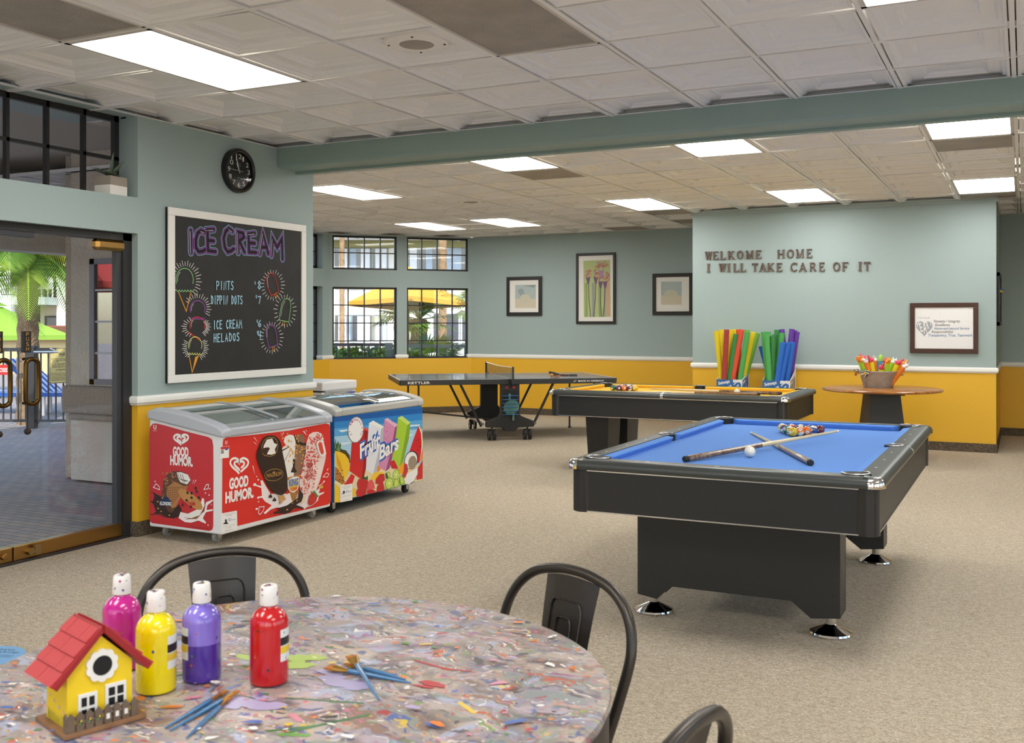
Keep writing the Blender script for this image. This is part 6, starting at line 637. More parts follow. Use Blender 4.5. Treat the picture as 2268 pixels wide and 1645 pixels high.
# framed pictures
def picture(name, label, cat, axis, face, u0, u1, v0, v1, fw, mw, art, fcol, depth=.03, group=None, sheet='f1f0ec'):
    """axis 'y': hangs on a wall at y=face facing -y"""
    cu, cv = (u0+u1)/2, (v0+v1)/2
    t = thing(name, label, cat, (cu, face, cv), group=group); a, b, c, d = u0-cu, u1-cu, v0-cv, v1-cv
    m = M()
    for p in ((a, b, c, c+fw), (a, b, d-fw, d), (a, a+fw, c+fw, d-fw), (b-fw, b, c+fw, d-fw)): m.box(p[0], p[1], -depth-.002, -.002, p[2], p[3])
    m.build('frame', fcol, t, bevel=.004)
    m = M(); m.box(a+fw-.003, b-fw+.003, -depth*.6, -.004, c+fw-.003, d-fw+.003); m.build('mat_board', mat('paper_'+sheet, sheet, .6), t)
    if art: Art((-cu, -depth*.6-.0006, -cv), (1,0,0), (0,0,1), (0,-1,0)).run(ART[art]).build('print', t, .6)
    m = M(); g = -depth*.6-.008; m.add([(a+fw, g, c+fw), (b-fw, g, c+fw), (b-fw, g, d-fw), (a+fw, g, d-fw)], [(0,1,2,3)]); m.build('picture_glass', glass('picture_glass', refl=.6) if 'picture_glass' not in MATS else MATS['picture_glass'], t)
    return t
fb = mat('frame_black', '211f20', .45); fbr = mat('frame_brown', '4a2c22', .4, var=(8, '3a2019', .3))
YB = 14.665
picture('framed_print', 'small square framed print of a pale jug, left of the tall flower print', 'picture', 'y', YB, -7.425, -6.805, 1.57, 2.19, .055, .05, 'ABS1', fb, group='framed prints on the back wall')
picture('framed_print', 'tall framed print of four purple flowers on the back wall', 'picture', 'y', YB, -6.215, -5.565, 1.44, 2.53, .04, .05, 'FLOWER', fb, group='framed prints on the back wall')
picture('framed_print', 'small square framed print of a pale bowl, half hidden by the letter wall', 'picture', 'y', YB, -4.975, -4.355, 1.57, 2.19, .055, .05, 'ABS2', fb, group='framed prints on the back wall')
picture('framed_sign', 'brown framed white sign with a grey heart and company values above the round table', 'sign', 'y', 12.6, -1.173, -.457, 1.106, 1.679, .052, 0, 'VALUES', fbr, sheet='eef0f4')
# notice board on the short side of the letter wall
t = thing('notice_board', 'black framed notice board seen edge-on on the end of the letter wall', 'notice board', (-.275, 13.3, 1.72))
m = M()
for a, b, c, d in ((-.55, .55, -.3, -.26), (-.55, .55, .26, .3), (-.55, -.51, -.3, .3), (.51, .55, -.3, .3)): m.box(.002, .03, a, b, c, d)
m.build('frame', fb, t); m = M(); m.box(.002, .014, -.51, .51, -.26, .26); m.build('cork', mat('cork', 'b9b2a8', .8), t)
m = M()
for y, z, w, h in ((-.35, .05, .2, .28), (-.08, .0, .22, .3), (.2, .06, .2, .26)): m.box(.015, .017, y-w/2, y+w/2, z-h/2, z+h/2)
m.build('papers', whitep, t); m = M(); m.box(.017, .05, .3, .36, .12, .14, 0); m.box(.017, .05, .3, .36, .10, .12, 1); m.build('clip', [mat('clip_blue', '2f6fc0', .4), mat('clip_yellow', 'e8c22c', .4)], t)

# wooden letters, slab serif, one thing each
lw = mat('letter_wood', '5a4a44', .5, bump=(40, .3, .003), var=(30, '6e5a50', .3))
def slab(ch):
    """strokes (x0,z0,x1,z1,w) in a unit-high letter, serifs added as short bars"""
    K = .17; k = .10; S = []
    def v(x, z0=0, z1=1, w=K, s=True):
        S.append((x, z0, x, z1, w))
        if s: S.append((x-.14, .04, x+.14, .04, .08)) if z0 == 0 else 0; S.append((x-.14, .96, x+.14, .96, .08)) if z1 == 1 else 0
    def l(x0, z0, x1, z1, w): S.append((x0, z0, x1, z1, w))
    if ch == 'I': v(.2)
    elif ch == 'H': v(.2); v(.8); l(.2, .5, .8, .5, k)
    elif ch == 'E': v(.2); l(.1, .955, .72, .955, .09); l(.1, .045, .76, .045, .09); l(.2, .52, .55, .52, k); l(.70, .78, .70, 1, .06); l(.74, 0, .74, .24, .06); l(.55, .40, .55, .64, .05)
    elif ch == 'F': v(.2); l(.1, .955, .74, .955, .09); l(.2, .50, .55, .50, k); l(.72, .76, .72, 1, .06); l(.55, .38, .55, .62, .05)
    elif ch == 'L': v(.2); l(.1, .045, .72, .045, .09); l(.70, 0, .70, .26, .06)
    elif ch == 'T': v(.42, 0, .97); S.append((.28, .04, .56, .04, .08)); l(0, .955, .84, .955, .09); l(.04, .74, .04, 1, .06); l(.80, .74, .80, 1, .06)
    elif ch == 'K': v(.2); l(.28, .42, .74, .95, .11); l(.40, .55, .78, .05, K); S += [(.62, .96, .88, .96, .08), (.66, .04, .94, .04, .08)]
    elif ch == 'M': l(.16, 0, .16, 1, .10); v(.92, 0, 1, K); l(.16, .97, .52, .05, .16); l(.52, .05, .90, .97, .10); S += [(.02, .04, .32, .04, .08), (.02, .96, .26, .96, .08)]
    elif ch == 'W': l(.10, .96, .34, .02, K); l(.34, .02, .56, .92, .10); l(.56, .96, .80, .02, K); l(.80, .02, 1.02, .96, .09); S += [(-.04, .96, .26, .96, .08), (.42, .96, .68, .96, .08), (.88, .96, 1.14, .96, .08)]
    elif ch == 'A': l(.12, .02, .44, .98, .10); l(.44, .98, .80, .02, K); l(.24, .32, .66, .32, .08); S += [(0, .04, .28, .04, .08), (.64, .04, .94, .04, .08)]
    elif ch == 'R': v(.2); P = [(.2, .955), (.5, .955), (.66, .87), (.70, .74), (.64, .60), (.5, .51), (.2, .51)]; S += [(*P[i], *P[i+1], .10 if i not in (1, 2, 3) else .14) for i in range(6)]; l(.46, .50, .80, .06, K); S.append((.7, .04, .94, .04, .08))
    elif ch == 'C': P = [(.46+.36*math.cos(a)*(.95), .5+.46*math.sin(a)) for a in [math.radians(x) for x in range(42, 320, 23)]]; S += [(*P[i], *P[i+1], .10+.07*math.sin(PI*i/(len(P)-1))) for i in range(len(P)-1)]; l(.74, .68, .74, .98, .07)
    elif ch == 'O': P = [(.46+.36*math.cos(a), .5+.46*math.sin(a)) for a in [2*PI*i/18 for i in range(19)]]; S += [(*P[i], *P[i+1], .10+.08*abs(math.cos(2*PI*(i+.5)/18))) for i in range(18)]
    return S
LETTERS = []
def row(words, xs, z0, z1, x00, x11):
    for wd, us in zip(words, xs):
        for i, ch in enumerate(wd):
            u = us[i]; LETTERS.append((ch, wd, i, u, z0+(z1-z0)*(u-x00)/(x11-x00)))
px = lambda c: -3.592 + (c-70)*(1.989/(1248-70)) + ((c-70)/1178)**2*.0   # place along the wall, metres
row(['WELKOME', 'HOME'], [[70, 130, 185, 243, 312, 378, 450], [606, 676, 738, 810]], 2.243, 2.235, 70, 860)
R1 = len(LETTERS)
row(['I', 'WILL', 'TAKE', 'CARE', 'OF', 'IT'], [[85], [176, 238, 285, 336], [423, 472, 534, 600], [700, 757, 832, 896], [994, 1054], [1162, 1200]], 2.09, 2.062, 85, 1248)
WID = dict(W=56, E=44, L=44, K=54, O=48, M=58, H=56, I=28, T=46, A=60, C=48, R=52, F=46)
HLET = .104
ordn = {('WELKOME', 1): 'first E', ('WELKOME', 6): 'final E', ('WILL', 2): 'first L', ('WILL', 3): 'last L'}
for n_, (ch, wd, i, u, z) in enumerate(LETTERS):
    x = px(u); w = px(u+WID[ch]*1.0)-x; m = M(); S = slab(ch); mx = max(max(s[0], s[2])+s[4]/2 for s in S); mn = min(min(s[0], s[2])-s[4]/2 for s in S)
    k2 = 0
    for a, b, c, d, q in S:
        sx = w/(mx-mn); p0 = Vector(((a-mn)*sx, -.011, b*HLET)); p1 = Vector(((c-mn)*sx, -.011, d*HLET)); e = .0006*(k2 % 4); k2 += 1
        m.bar(p0, p1, .02+e, q*(sx*.45+HLET*.55), up=(p1-p0).cross(Vector((0,1,0))) if True else None)
    row_n = 'upper' if n_ < R1 else 'lower'
    lab = 'brown wooden letter %s, the %s of the word %s on the wall' % (ch, ordn.get((wd, i), 'letter ' + ch if wd.count(ch) == 1 else ch), wd)
    if wd == 'I': lab = 'brown wooden letter I standing alone before the word WILL on the wall'
    o = m.build('wall_letter', lw, None, (x, 12.6, z)); tag(o, lab, 'letter', 'wooden letters on the wall')

# agave in a square pot on the window ledge
t = thing('potted_agave', 'small agave in a square two-tone pot on the high window ledge', 'potted plant', (XL-.075, 4.90, 2.294), .12)
m = M(); m.box(-.065, .065, -.08, .08, 0, .062, 0); m.box(-.065, .065, -.08, .08, .062, .122, 1); m.build('pot', [mat('pot_white', 'e9e7e4', .5), mat('pot_concrete', '9c948b', .8, bump=(60, .2, .002))], t)
ag = mat('agave_green', '55685a', .5, var=(14, '6d7c6a', .3))
rng = random.Random(4); m = M()
for i in range(18):
    a = i*2.4; el = .35+.75*((i*.618) % 1); L = .10+.05*rng.random()
    if i == 0: el = 1.45; L = .17
    d = Vector((math.cos(a)*math.cos(el), math.sin(a)*math.cos(el), math.sin(el))); side = Vector((-math.sin(a), math.cos(a), 0)); up = side.cross(d)*-1
    vs = []; fs = []
    for j in range(7):
        q = j/6; w = .021*(1-q)**.6*(.55+1.6*q*(1-q)+.3) if j < 6 else .0006; p = Vector((0,0,.115))+d*(L*q)+up*(-.03*q*q*(1.4-el))
        vs += [p-side*w+up*.006*(1-q), p-up*.003, p+side*w+up*.006*(1-q), p+up*.004*(1-q)]
    for j in range(6):
        for k2 in range(4): fs.append((j*4+k2, (j+1)*4+k2, (j+1)*4+(k2+1) % 4, j*4+(k2+1) % 4))
    m.add(vs, fs)
m.build('agave_leaves', ag, t, smooth=60)

# ------------------------------------------------------------------ freezers
fgrey = mat('freezer_grey', 'b4b8c2', .35); fgrey2 = mat('freezer_beige_grey', 'b4b3b0', .35); fwhite = mat('freezer_white', 'e6e6e8', .3)
fglass = glass('freezer_glass', 'e6efea', 1.6)
rubber = mat('rubber_black', '1b1b1c', .6); cast = mat('caster_grey', 'a3a19c', .4, .3); steel = mat('steel', 'c4c4c6', .25, 1); chrome = mat('chrome', 'e0e0e2', .06, 1)
def caster(par, x, y, r, wm, a=0):
    t = M(); t.cyl((x-.014, y, r), (x+.014, y, r), r, n=20); o = M(); o.box(x-.022, x+.022, y-.018, y+.02, r+.004, r*2+.012); o.box(x-.024, x-.018, y-.016, y+.016, r-.01, r*2+.01); o.box(x+.018, x+.024, y-.016, y+.016, r-.01, r*2+.01)
    c = o.build('caster', steel, par); t.build('wheel', wm, c, smooth=40); return c
def basket_inside(par, x0, x1, y0, y1, z):
    m = M(); wire = []
    for i in range(4):
        y = y0+(y1-y0)*i/3; m.cyl((x0, y, z), (x1, y, z), .004, n=6); m.cyl((x0, y, z-.22), (x0, y, z), .004, n=6); m.cyl((x1, y, z-.22), (x1, y, z), .004, n=6)
    for x in (x0, x1): m.cyl((x, y0, z), (x, y1, z), .004, n=6); m.cyl((x, y0, z-.1), (x, y1, z-.1), .004, n=6)
    return m.build('wire_basket', mat('wire_white', 'd8dcd4', .4), par)
# front freezer (red): slanted top, curved sliding lids
t = thing('ice_cream_freezer', 'white chest freezer with red ice cream wrap, nearest the glass door', 'freezer', (-4.93, 5.625, 0), group='display freezers along the chalkboard wall')
X0, X1, Y0, Y1 = -.32, .32, -.575, .575; zb, zf, zr = .082, .712, .806
side = [(X1, zb), (X1, zf), (X0, zr), (X0, zb)]
m = M()   # outer shell, open on top
W_ = .05
def shell(m, x0, x1, y0, y1, zb, zf, zr, w):
    def z(x): return zf+(zr-zf)*(x1-x)/(x1-x0)
    o = [(x0,y0),(x1,y0),(x1,y1),(x0,y1)]; i = [(x0+w,y0+w),(x1-w,y0+w),(x1-w,y1-w),(x0+w,y1-w)]
    vs = [(x,y,zb) for x,y in o]+[(x,y,z(x)) for x,y in o]+[(x,y,z(x)) for x,y in i]+[(x,y,zb+.12) for x,y in i]
    fs = [(3,2,1,0),(12,13,14,15)]
    for k in range(4):
        n = (k+1) % 4; fs += [(k,n,4+n,4+k),(4+k,4+n,8+n,8+k),(8+k,8+n,12+n,12+k)]
    m.add(vs, fs)
shell(m, X0, X1, Y0, Y1, zb, zf, zr, W_); m.build('body', fwhite, t, bevel=.012, seg=3)
# grey lid rim following the slope, with arched end pieces
def arch(x, x0, x1, zf, zr, h):
    q = (x1-x)/(x1-x0); return zf+(zr-zf)*q + h*math.sin(PI*min(1, max(0, q*.9)))
def lid_rim(par, X0, X1, Y0, Y1, zf, zr, th, h, mt, ov=.012):
    m = M(); N = 14
    for ya, yb in ((Y0-ov, Y0+.075), (Y1-.075, Y1+ov)):
        vs = []; fs = []
        for i in range(N+1):
            x = X1+ov-(X1-X0+2*ov)*i/N; b = zf+(zr-zf)*(X1-x)/(X1-X0)-.004; tp = max(arch(x, X0, X1, zf, zr, h)+th*(1 if 0 < i < N else .72), b+.01)
            vs += [(x, ya, b), (x, yb, b), (x, yb, tp), (x, ya, tp-.01)]
        for i in range(N):
            for k in range(4): fs.append((i*4+k, (i+1)*4+k, (i+1)*4+(k+1) % 4, i*4+(k+1) % 4))
        fs += [(0,1,2,3), (N*4+3, N*4+2, N*4+1, N*4)]
        m.add(vs, fs)
    for xa, xb, zz in ((X1-.075, X1+ov, zf), (X0-ov, X0+.05, zr)):
        m.box(xa, xb, Y0+.07, Y1-.07, zz-.004-(0 if zz == zf else .006), zz+th*.78)
    return m.build('lid_rim', mt, par, smooth=35, bevel=.012, seg=3)
lid_rim(t, X0, X1, Y0, Y1, zf, zr, .066, .028, fgrey)
def lids(par, X0, X1, Y0, Y1, zf, zr, th, h, mt):
    for ya, yb, dz in ((Y0+.06, .03, .0), (-.02, Y1-.06, .012)):
        m = M(); vs = []; N = 14
        for i in range(N+1):
            x = X1-.05-(X1-X0-.09)*i/N; z = arch(x, X0, X1, zf, zr, h)+th-.006-dz
            vs += [(x, ya, z), (x, yb, z)]
        m.add(vs, [(i*2, i*2+1, i*2+3, i*2+2) for i in range(N)]); g = m.build('glass_lid', fglass, par, smooth=60, recalc=False)
        f = M(); P = [Vector(v) for v in vs]
        f.tube([P[i*2+(1 if dz == 0 else 0)] for i in range(N+1)], .009, 6); f.build('lid_edge', mt, g, smooth=60)
lids(t, X0, X1, Y0, Y1, zf, zr, .066, .028, fgrey)
basket_inside(t, X0+.07, X1-.1, Y0+.07, Y1-.45, .66)
m = M(); rng = random.Random(8)
for i in range(26):
    a, b = rng.uniform(X0+.1, X1-.1), rng.uniform(Y0+.1, Y1-.15); m.ball((a, b, .44+rng.random()*.14), .07, 8, 0 if i % 4 else 1, (1.1, 1.3, .6))
m.build('frozen_goods', [mat('ice_bag', 'eceeea', .35), mat('dark_pack', '33363a', .4)], t, smooth=50)
Art((.32+.0012, -5.625, 0), (0,1,0), (0,0,1), (1,0,0)).run(ART['F1FRONT']).build('front_graphic', t, .35)
Art((4.93, -.575-.0012, 0), (1,0,0), (0,0,1), (0,-1,0)).run(ART['F1SIDE']).build('side_graphic', t, .35)
for x, y in ((.16, -.45), (-.34+.0, -.45), (.20, .69-.02), (-.3, .5)): caster(t, min(x, .24) if x > 0 else max(x, -.28), min(y, .5), .034, cast)

# second freezer (blue fruit bar wrap)
t = thing('ice_cream_freezer', 'chest freezer with a blue fruit bar wrap beside the red one', 'freezer', (-4.93, 6.89, 0), group='display freezers along the chalkboard wall')
X0, X1, Y0, Y1 = -.31, .31, -.615, .615; zb, zf, zr = .095, .745, .775
m = M(); shell(m, X0, X1, Y0, Y1, zb, zf, zr, .05); m.build('body', mat('freezer_blue', '2a74b8', .3), t, bevel=.01, seg=3)
lid_rim(t, X0, X1, Y0, Y1, zf, zr, .066, .045, fgrey2); lids(t, X0, X1, Y0, Y1, zf, zr, .066, .045, fgrey2)
m = M(); m.box(X0+.06, X1-.06, Y0+.06, Y1-.06, .52, .56, 0)
rng = random.Random(9)
for i in range(30): m.ball((rng.uniform(X0+.1, X1-.1), rng.uniform(Y0+.1, Y1-.1), .58+rng.random()*.03), .055, 8, i % 3, (1.2, 1, .5))
m.build('frozen_goods', [mat('goods_a', 'c9b9a8', .5), mat('goods_b', 'e2dbd0', .5), mat('goods_c', '9a7a66', .5)], t, smooth=50)
Art((.31+.0012, -6.89, 0), (0,1,0), (0,0,1), (1,0,0)).run(ART['F2FRONT']).build('front_graphic', t, .35)
for x, y in ((.20, -.52), (-.24, -.52), (.20, .52), (-.24, .52)): caster(t, x, y, .040, rubber)
# low white freezer behind
t = thing('chest_freezer', 'small white and blue chest freezer behind the two display freezers', 'freezer', (-6.12, 7.97, 0))
m = M(); m.box(-.29, .29, -.27, .27, .06, .74, 0); m.box(.288, .293, -.25, .262, .1, .785, 1); m.box(-.29, .29, -.27, .27, .74, .80, 0); m.build('body', [fwhite, mat('label_blue', '1f4fb0', .4)], t, bevel=.006)
m = M(); m.box(-.3, .305, -.275, .275, .815, .895); m.build('lid', fwhite, t, bevel=.012)
m = M(); m.box(.29, .312, -.23, .22, .80, .818); m.build('lid_gasket', mat('gasket', 'b0b2b4', .5), t)
for x in (-.22, .22):
    for y in (-.2, .2): caster(t, x, y, .025, cast)
# ------------------------------------------------------------------ pool tables
lam = mat('black_laminate', '212122', .42, bump=(220, .05, .001)); railm = mat('rail_black', '262627', .3); railtop = mat('rail_top', '3c403f', .32)
dark = mat('pocket_black', '0b0b0b', .6); strip = mat('silver_strip', 'd8d8d8', .25, 1)
blackplas = mat('black_plastic', '232325', .5)
def pool_table(label, loc, rotz, a, b, cloth_hex, taper=False, group='pool tables'):
    """a half length along local y, b half width; rails 0.80 m high"""
    t = thing('pool_table', label, 'pool table', loc, rotz, group)
    cloth = mat('cloth_'+cloth_hex, cloth_hex, .9, bump=(500, .1, .0005)); H = .80; zc = .765; rw = .112; cw = .045
    m = M(); m.box(-b+.035, b-.035, -a+.035, a-.035, .555, .752); m.build('cabinet', lam, t)
    for sx in (-1, 1):
        for sy in (-1, 1):
            m = M(); m.lathe([(.0, .552), (.055, .552), (.055, .754), (0, .754)], (sx*(b-.078), sy*(a-.078), 0), 20); m.build('corner_post', railm, t, smooth=40)
    m = M()
    for z in (.556, .748):
        for s in (-1, 1):
            m.box(-b+.085, b-.085, s*(a-.034)-.003, s*(a-.034)+.003, z-.003, z+.003); m.box(s*(b-.034)-.003, s*(b-.034)+.003, -a+.085, a-.085, z-.003, z+.003)
    m.build('trim_strip', strip, t)
    # rails: flat top with a rounded outer nose
    prof = [(rw, .765), (rw, H), (.040, H)] + [(.040-.040*math.sin(q), .772+.028*math.cos(q)) for q in (.3, .6, .9, 1.2, 1.57)] + [(.001, .764), (.006, .754), (.05, .752)]
    def railseg(axis, s, lo, hi):
        m = M()
        P = [((b-o)*s if axis == 'y' else (a-o)*s, z) for o, z in prof]
        m.prism(P, lo, hi, 'xzy' if axis == 'y' else 'yzx', 0)
        # sights
        for k in (.25, .5, .75):
            c = lo+(hi-lo)*k; u = (b-.075)*s if axis == 'y' else (a-.075)*s; d = .011; e = .0055; z = H+.0006
            V = [(u-e, c-d, z), (u+e, c-d, z), (u+e, c+d, z), (u-e, c+d, z)] if axis == 'y' else [(c-d, u-e, z), (c+d, u-e, z), (c+d, u+e, z), (c-d, u+e, z)]
            m.add(V, [(0,1,2,3)], 1)
        m.build('rail', [railtop if True else railm, mat('sight_white', 'dcdcd8', .4)], t, smooth=35)
    gap = .115
    for s in (-1, 1):
        railseg('y', s, -a+.06, -.012); railseg('y', s, .012, a-.06); railseg('x', s, -b+.06, b-.06)
    # cushions
    def cushion(axis, s, lo, hi, cut0, cut1):
        o = rw; i0 = (b if axis == 'y' else a)-o; i1 = i0-cw; m = M(); q = .035
        def P(u, v, z): return (u*s, v, z) if axis == 'y' else (v, u*s, z)
        V = [P(i0, lo, H-.002), P(i0, hi, H-.002), P(i1, hi-cut1, H-.006), P(i1, lo+cut0, H-.006), P(i0, lo, zc-.002), P(i0, hi, zc-.002), P(i1+.014, hi-cut1*.8, zc-.002), P(i1+.014, lo+cut0*.8, zc-.002), P(i1, hi-cut1, H-.013), P(i1, lo+cut0, H-.013)]
        m.add(V, [(0,1,2,3), (3,2,8,9), (9,8,6,7), (1,5,6,8,2), (0,3,9,7,4), (0,4,5,1), (4,7,6,5)])
        m.build('cushion', cloth, t, bevel=.004)
    for s in (-1, 1):
        cushion('y', s, -a+rw+.075, -.055, .05, .015); cushion('y', s, .055, a-rw-.075, .015, .05); cushion('x', s, -b+rw+.075, b-rw-.075, .05, .05)
    m = M(); m.box(-b+.10, b-.10, -a+.10, a-.10, .745, zc); m.build('playing_surface', cloth, t)
    # pockets
    def pocket(x, y, dx, dy, r):
        m = M(); m.cyl((x, y, .745), (x, y, H+.0012), r, n=28); o = m.build('pocket', dark, t, smooth=40)
        m = M(); P = []; base_ = math.atan2(dy, dx)
        for i in range(19):
            q = base_-2.0+4.0*i/18; P.append((x+(r+.003)*math.cos(q), y+(r+.003)*math.sin(q), H+.003))
        m.tube(P, .0045, 8); m.build('pocket_rim', steel, o, smooth=50)
    for sx in (-1, 1):
        for sy in (-1, 1): pocket(sx*(b-rw-.018), sy*(a-rw-.018), sx, sy, .056)
        pocket(sx*(b-rw+.012), 0, sx, 0, .046)
        m = M(); P = [((b-o+.0015)*sx, z+.001) for o, z in prof[2:]]; P = [((b-.085)*sx, H+.001)]+P+[((b-.09)*sx, .755)]
        m.prism(P, -.0135, .0135, 'xzy'); m.build('side_band', chrome, t, smooth=35)
    # chrome corners
    for sx in (-1, 1):
        for sy in (-1, 1):
            m = M(); pr = [(.0, H+.0015), (.028, H+.0015)]+[(.026+.040*math.sin(q), .772+.030*math.cos(q)) for q in (.3, .6, .9, 1.2, 1.57)]+[(.0655, .755), (.05, .750), (0, .750)]
            a0 = {(1,1): 0, (-1,1): PI/2, (-1,-1): PI, (1,-1): 1.5*PI}[(sx, sy)]
            m.lathe(pr, (sx*(b-.065), sy*(a-.065), 0), 12, a0=a0, a1=a0+PI/2)
            m.box(min(sx*(b-.066), sx*(b-.086)), max(sx*(b-.066), sx*(b-.086)), min(sy*(a-.02), sy*(a-.08)), max(sy*(a-.02), sy*(a-.08)), .756, H+.0014)
            m.build('corner_cap', chrome, t, smooth=50)
    # pedestals
    for s in (-1, 1):
        if not taper:
            y = s*(a-.465); w = .485; P = [(-w, .10), (-w+.10, .085), (-w+.17, .155), (w-.22, .155), (w-.13, .085), (w, .10), (w, .56), (-w, .56)]
            m = M(); m.prism(P, y-.085, y-.055, 'xzy'); m.prism(P, y+.055, y+.085, 'xzy'); m.box(-w, -w+.02, y-.06, y+.06, .10, .56); m.box(w-.02, w, y-.06, y+.06, .10, .56)
            for xx in (-w+.035, w-.035):
                for zz in (.2, .42): m.cyl((xx, y-.088, zz), (xx, y-.08, zz), .006, n=8)
            ped = m.build('pedestal', lam, t)
            for x in (-w+.055, w-.055):
                m = M(); m.lathe([(.095, 0), (.098, .008), (.095, .016), (.03, .045), (.024, .05), (.024, .12), (0, .12)], (x, y, 0), 28, 0); m.build('foot', [chrome], ped, smooth=40)
        else:
            y = s*(a-.42); w = .44
            m = M()
            for sx in (-1, 1):
                x0, x1 = (-w, -w+.34) if sx < 0 else (w-.34, w)
                V = [(x0+.03, y-.10, .06), (x1-.02, y-.10, .06), (x1-.02, y+.10, .06), (x0+.03, y+.10, .06), (x0, y-.12, .56), (x1, y-.12, .56), (x1, y+.12, .56), (x0, y+.12, .56)]
                m.add(V, [(0,3,2,1),(4,5,6,7),(0,1,5,4),(1,2,6,5),(2,3,7,6),(3,0,4,7)])
            ped = m.build('pedestal', lam, t)
            for x in (-w+.15, w-.15):
                m = M(); m.lathe([(.08, 0), (.08, .014), (.03, .04), (.024, .06), (0, .06)], (x, y, 0), 24); m.build('foot', chrome, ped, smooth=40)
    return t
pool_table('black pool table with blue cloth, the nearer of the two', (-1.232, 5.715, 0), 0, 1.27, .718, '5c8fdc')
pool_table('black pool table with yellow cloth, behind the blue one', (-2.985, 9.72, 0), PI/2, 1.155, .685, 'f0c23c', True)

BALLC = {1: 'd8b416', 2: '1d3f8c', 3: 'b3262a', 4: '4a2a70', 5: 'e0702c', 6: '1f5c48', 7: '6a1f26', 8: '141414'}
def ballmat(n):
    nm = 'pool_ball_%d' % n
    if nm in MATS: return MATS[nm]
    m = bpy.data.materials.new(nm); m.use_nodes = True; nt = m.node_tree; b = nt.nodes['Principled BSDF']; b.inputs['Roughness'].default_value = .08; b.inputs['Coat Weight'].default_value = .5
    c = lin(BALLC[n if n < 9 else n-8]); wh = lin('e9e4d2')
    tc = nt.nodes.new('ShaderNodeTexCoord'); sx = nt.nodes.new('ShaderNodeSeparateXYZ'); nt.links.new(tc.outputs['Object'], sx.inputs[0])
    def cmp(sock, thr, op='GREATER_THAN', ab=False):
        if ab:
            a = nt.nodes.new('ShaderNodeMath'); a.operation = 'ABSOLUTE'; nt.links.new(sock, a.inputs[0]); sock = a.outputs[0]
        k = nt.nodes.new('ShaderNodeMath'); k.operation = op; k.inputs[1].default_value = thr; nt.links.new(sock, k.inputs[0]); return k.outputs[0]
    x1 = nt.nodes.new('ShaderNodeMix'); x1.data_type = 'RGBA'; x1.inputs[6].default_value = c; x1.inputs[7].default_value = wh if n > 8 else c
    nt.links.new(cmp(sx.outputs[2], .0155, ab=True), x1.inputs[0])
    x2 = nt.nodes.new('ShaderNodeMix'); x2.data_type = 'RGBA'; x2.inputs[7].default_value = wh; nt.links.new(x1.outputs[2], x2.inputs[6])
    nt.links.new(cmp(sx.outputs[0], .0263, ab=True), x2.inputs[0]); nt.links.new(x2.outputs[2], b.inputs['Base Color'])
    MATS[nm] = m; return m
cueb = mat('cue_ball', 'e6e2d4', .1, coat=.5)
_bm = M(); _bm.ball((0,0,0), .0286, 24)
CNAME = {1: 'yellow', 2: 'blue', 3: 'red', 4: 'purple', 5: 'orange', 6: 'green', 7: 'maroon', 8: 'black'}
def ball(n, x, y, z, rot, where):
    nm = ('solid ' + CNAME[n] if n < 9 else 'striped ' + CNAME[n-8]) if n else 'white cue'
    o = _bm.build('pool_ball', ballmat(n) if n else cueb, None, (x, y, z), smooth=180); o.rotation_euler = rot
    tag(o, '%s ball %s' % (nm, where), 'pool ball', 'racked balls on the %s table' % ('blue' if 'blue cloth' in where else 'yellow'))
    if n:
        vs, fs = text_geo(str(n), .02, 0); cx = sum(v[0] for v in vs)/len(vs); m = M(); m.add([(.0288-abs(y2-.35)*.0015, (x2-cx)*.0125, (y2-.35)*.0125) for x2, y2 in vs], fs)
        m.build('number', mat('ball_ink', '15171c', .4), o, recalc=False)
    return o
def rack(order, ax, ay, ang, z, where, seed):
    rng = random.Random(seed); k = 0; s = .0573
    for r in range(5):
        for c in range(r+1):
            u = (c-r/2)*s; v = r*s*.866; x = ax+u*math.cos(ang)-v*math.sin(ang); y = ay+u*math.sin(ang)+v*math.cos(ang)
            n = order[k]; k += 1
            rz = rng.uniform(-2.2, -.8); ball(n, x, y, z, (rng.uniform(-.5, .5), rng.uniform(-.6, .3), rz), where % ['at the apex of the rack', 'in the second row of the rack', 'in the third row of the rack', 'in the fourth row of the rack', 'in the last row of the rack'][r])
rack([1, 14, 13, 6, 8, 5, 12, 3, 4, 10, 9, 11, 15, 2, 7], -1.238, 6.23, -.05, .7938, '%s on the blue cloth', 1)
rack([9, 15, 2, 7, 8, 3, 13, 10, 11, 14, 1, 12, 5, 4, 6], -3.63, 9.93, PI+.12, .7938, '%s on the yellow cloth', 2)
ball(0, -1.24, 5.167, .7938, (0,0,0), 'beside the crossed cues on the blue cloth'); ball(0, -2.451, 9.693, .7938, (0,0,0), 'beside the cues on the yellow cloth')

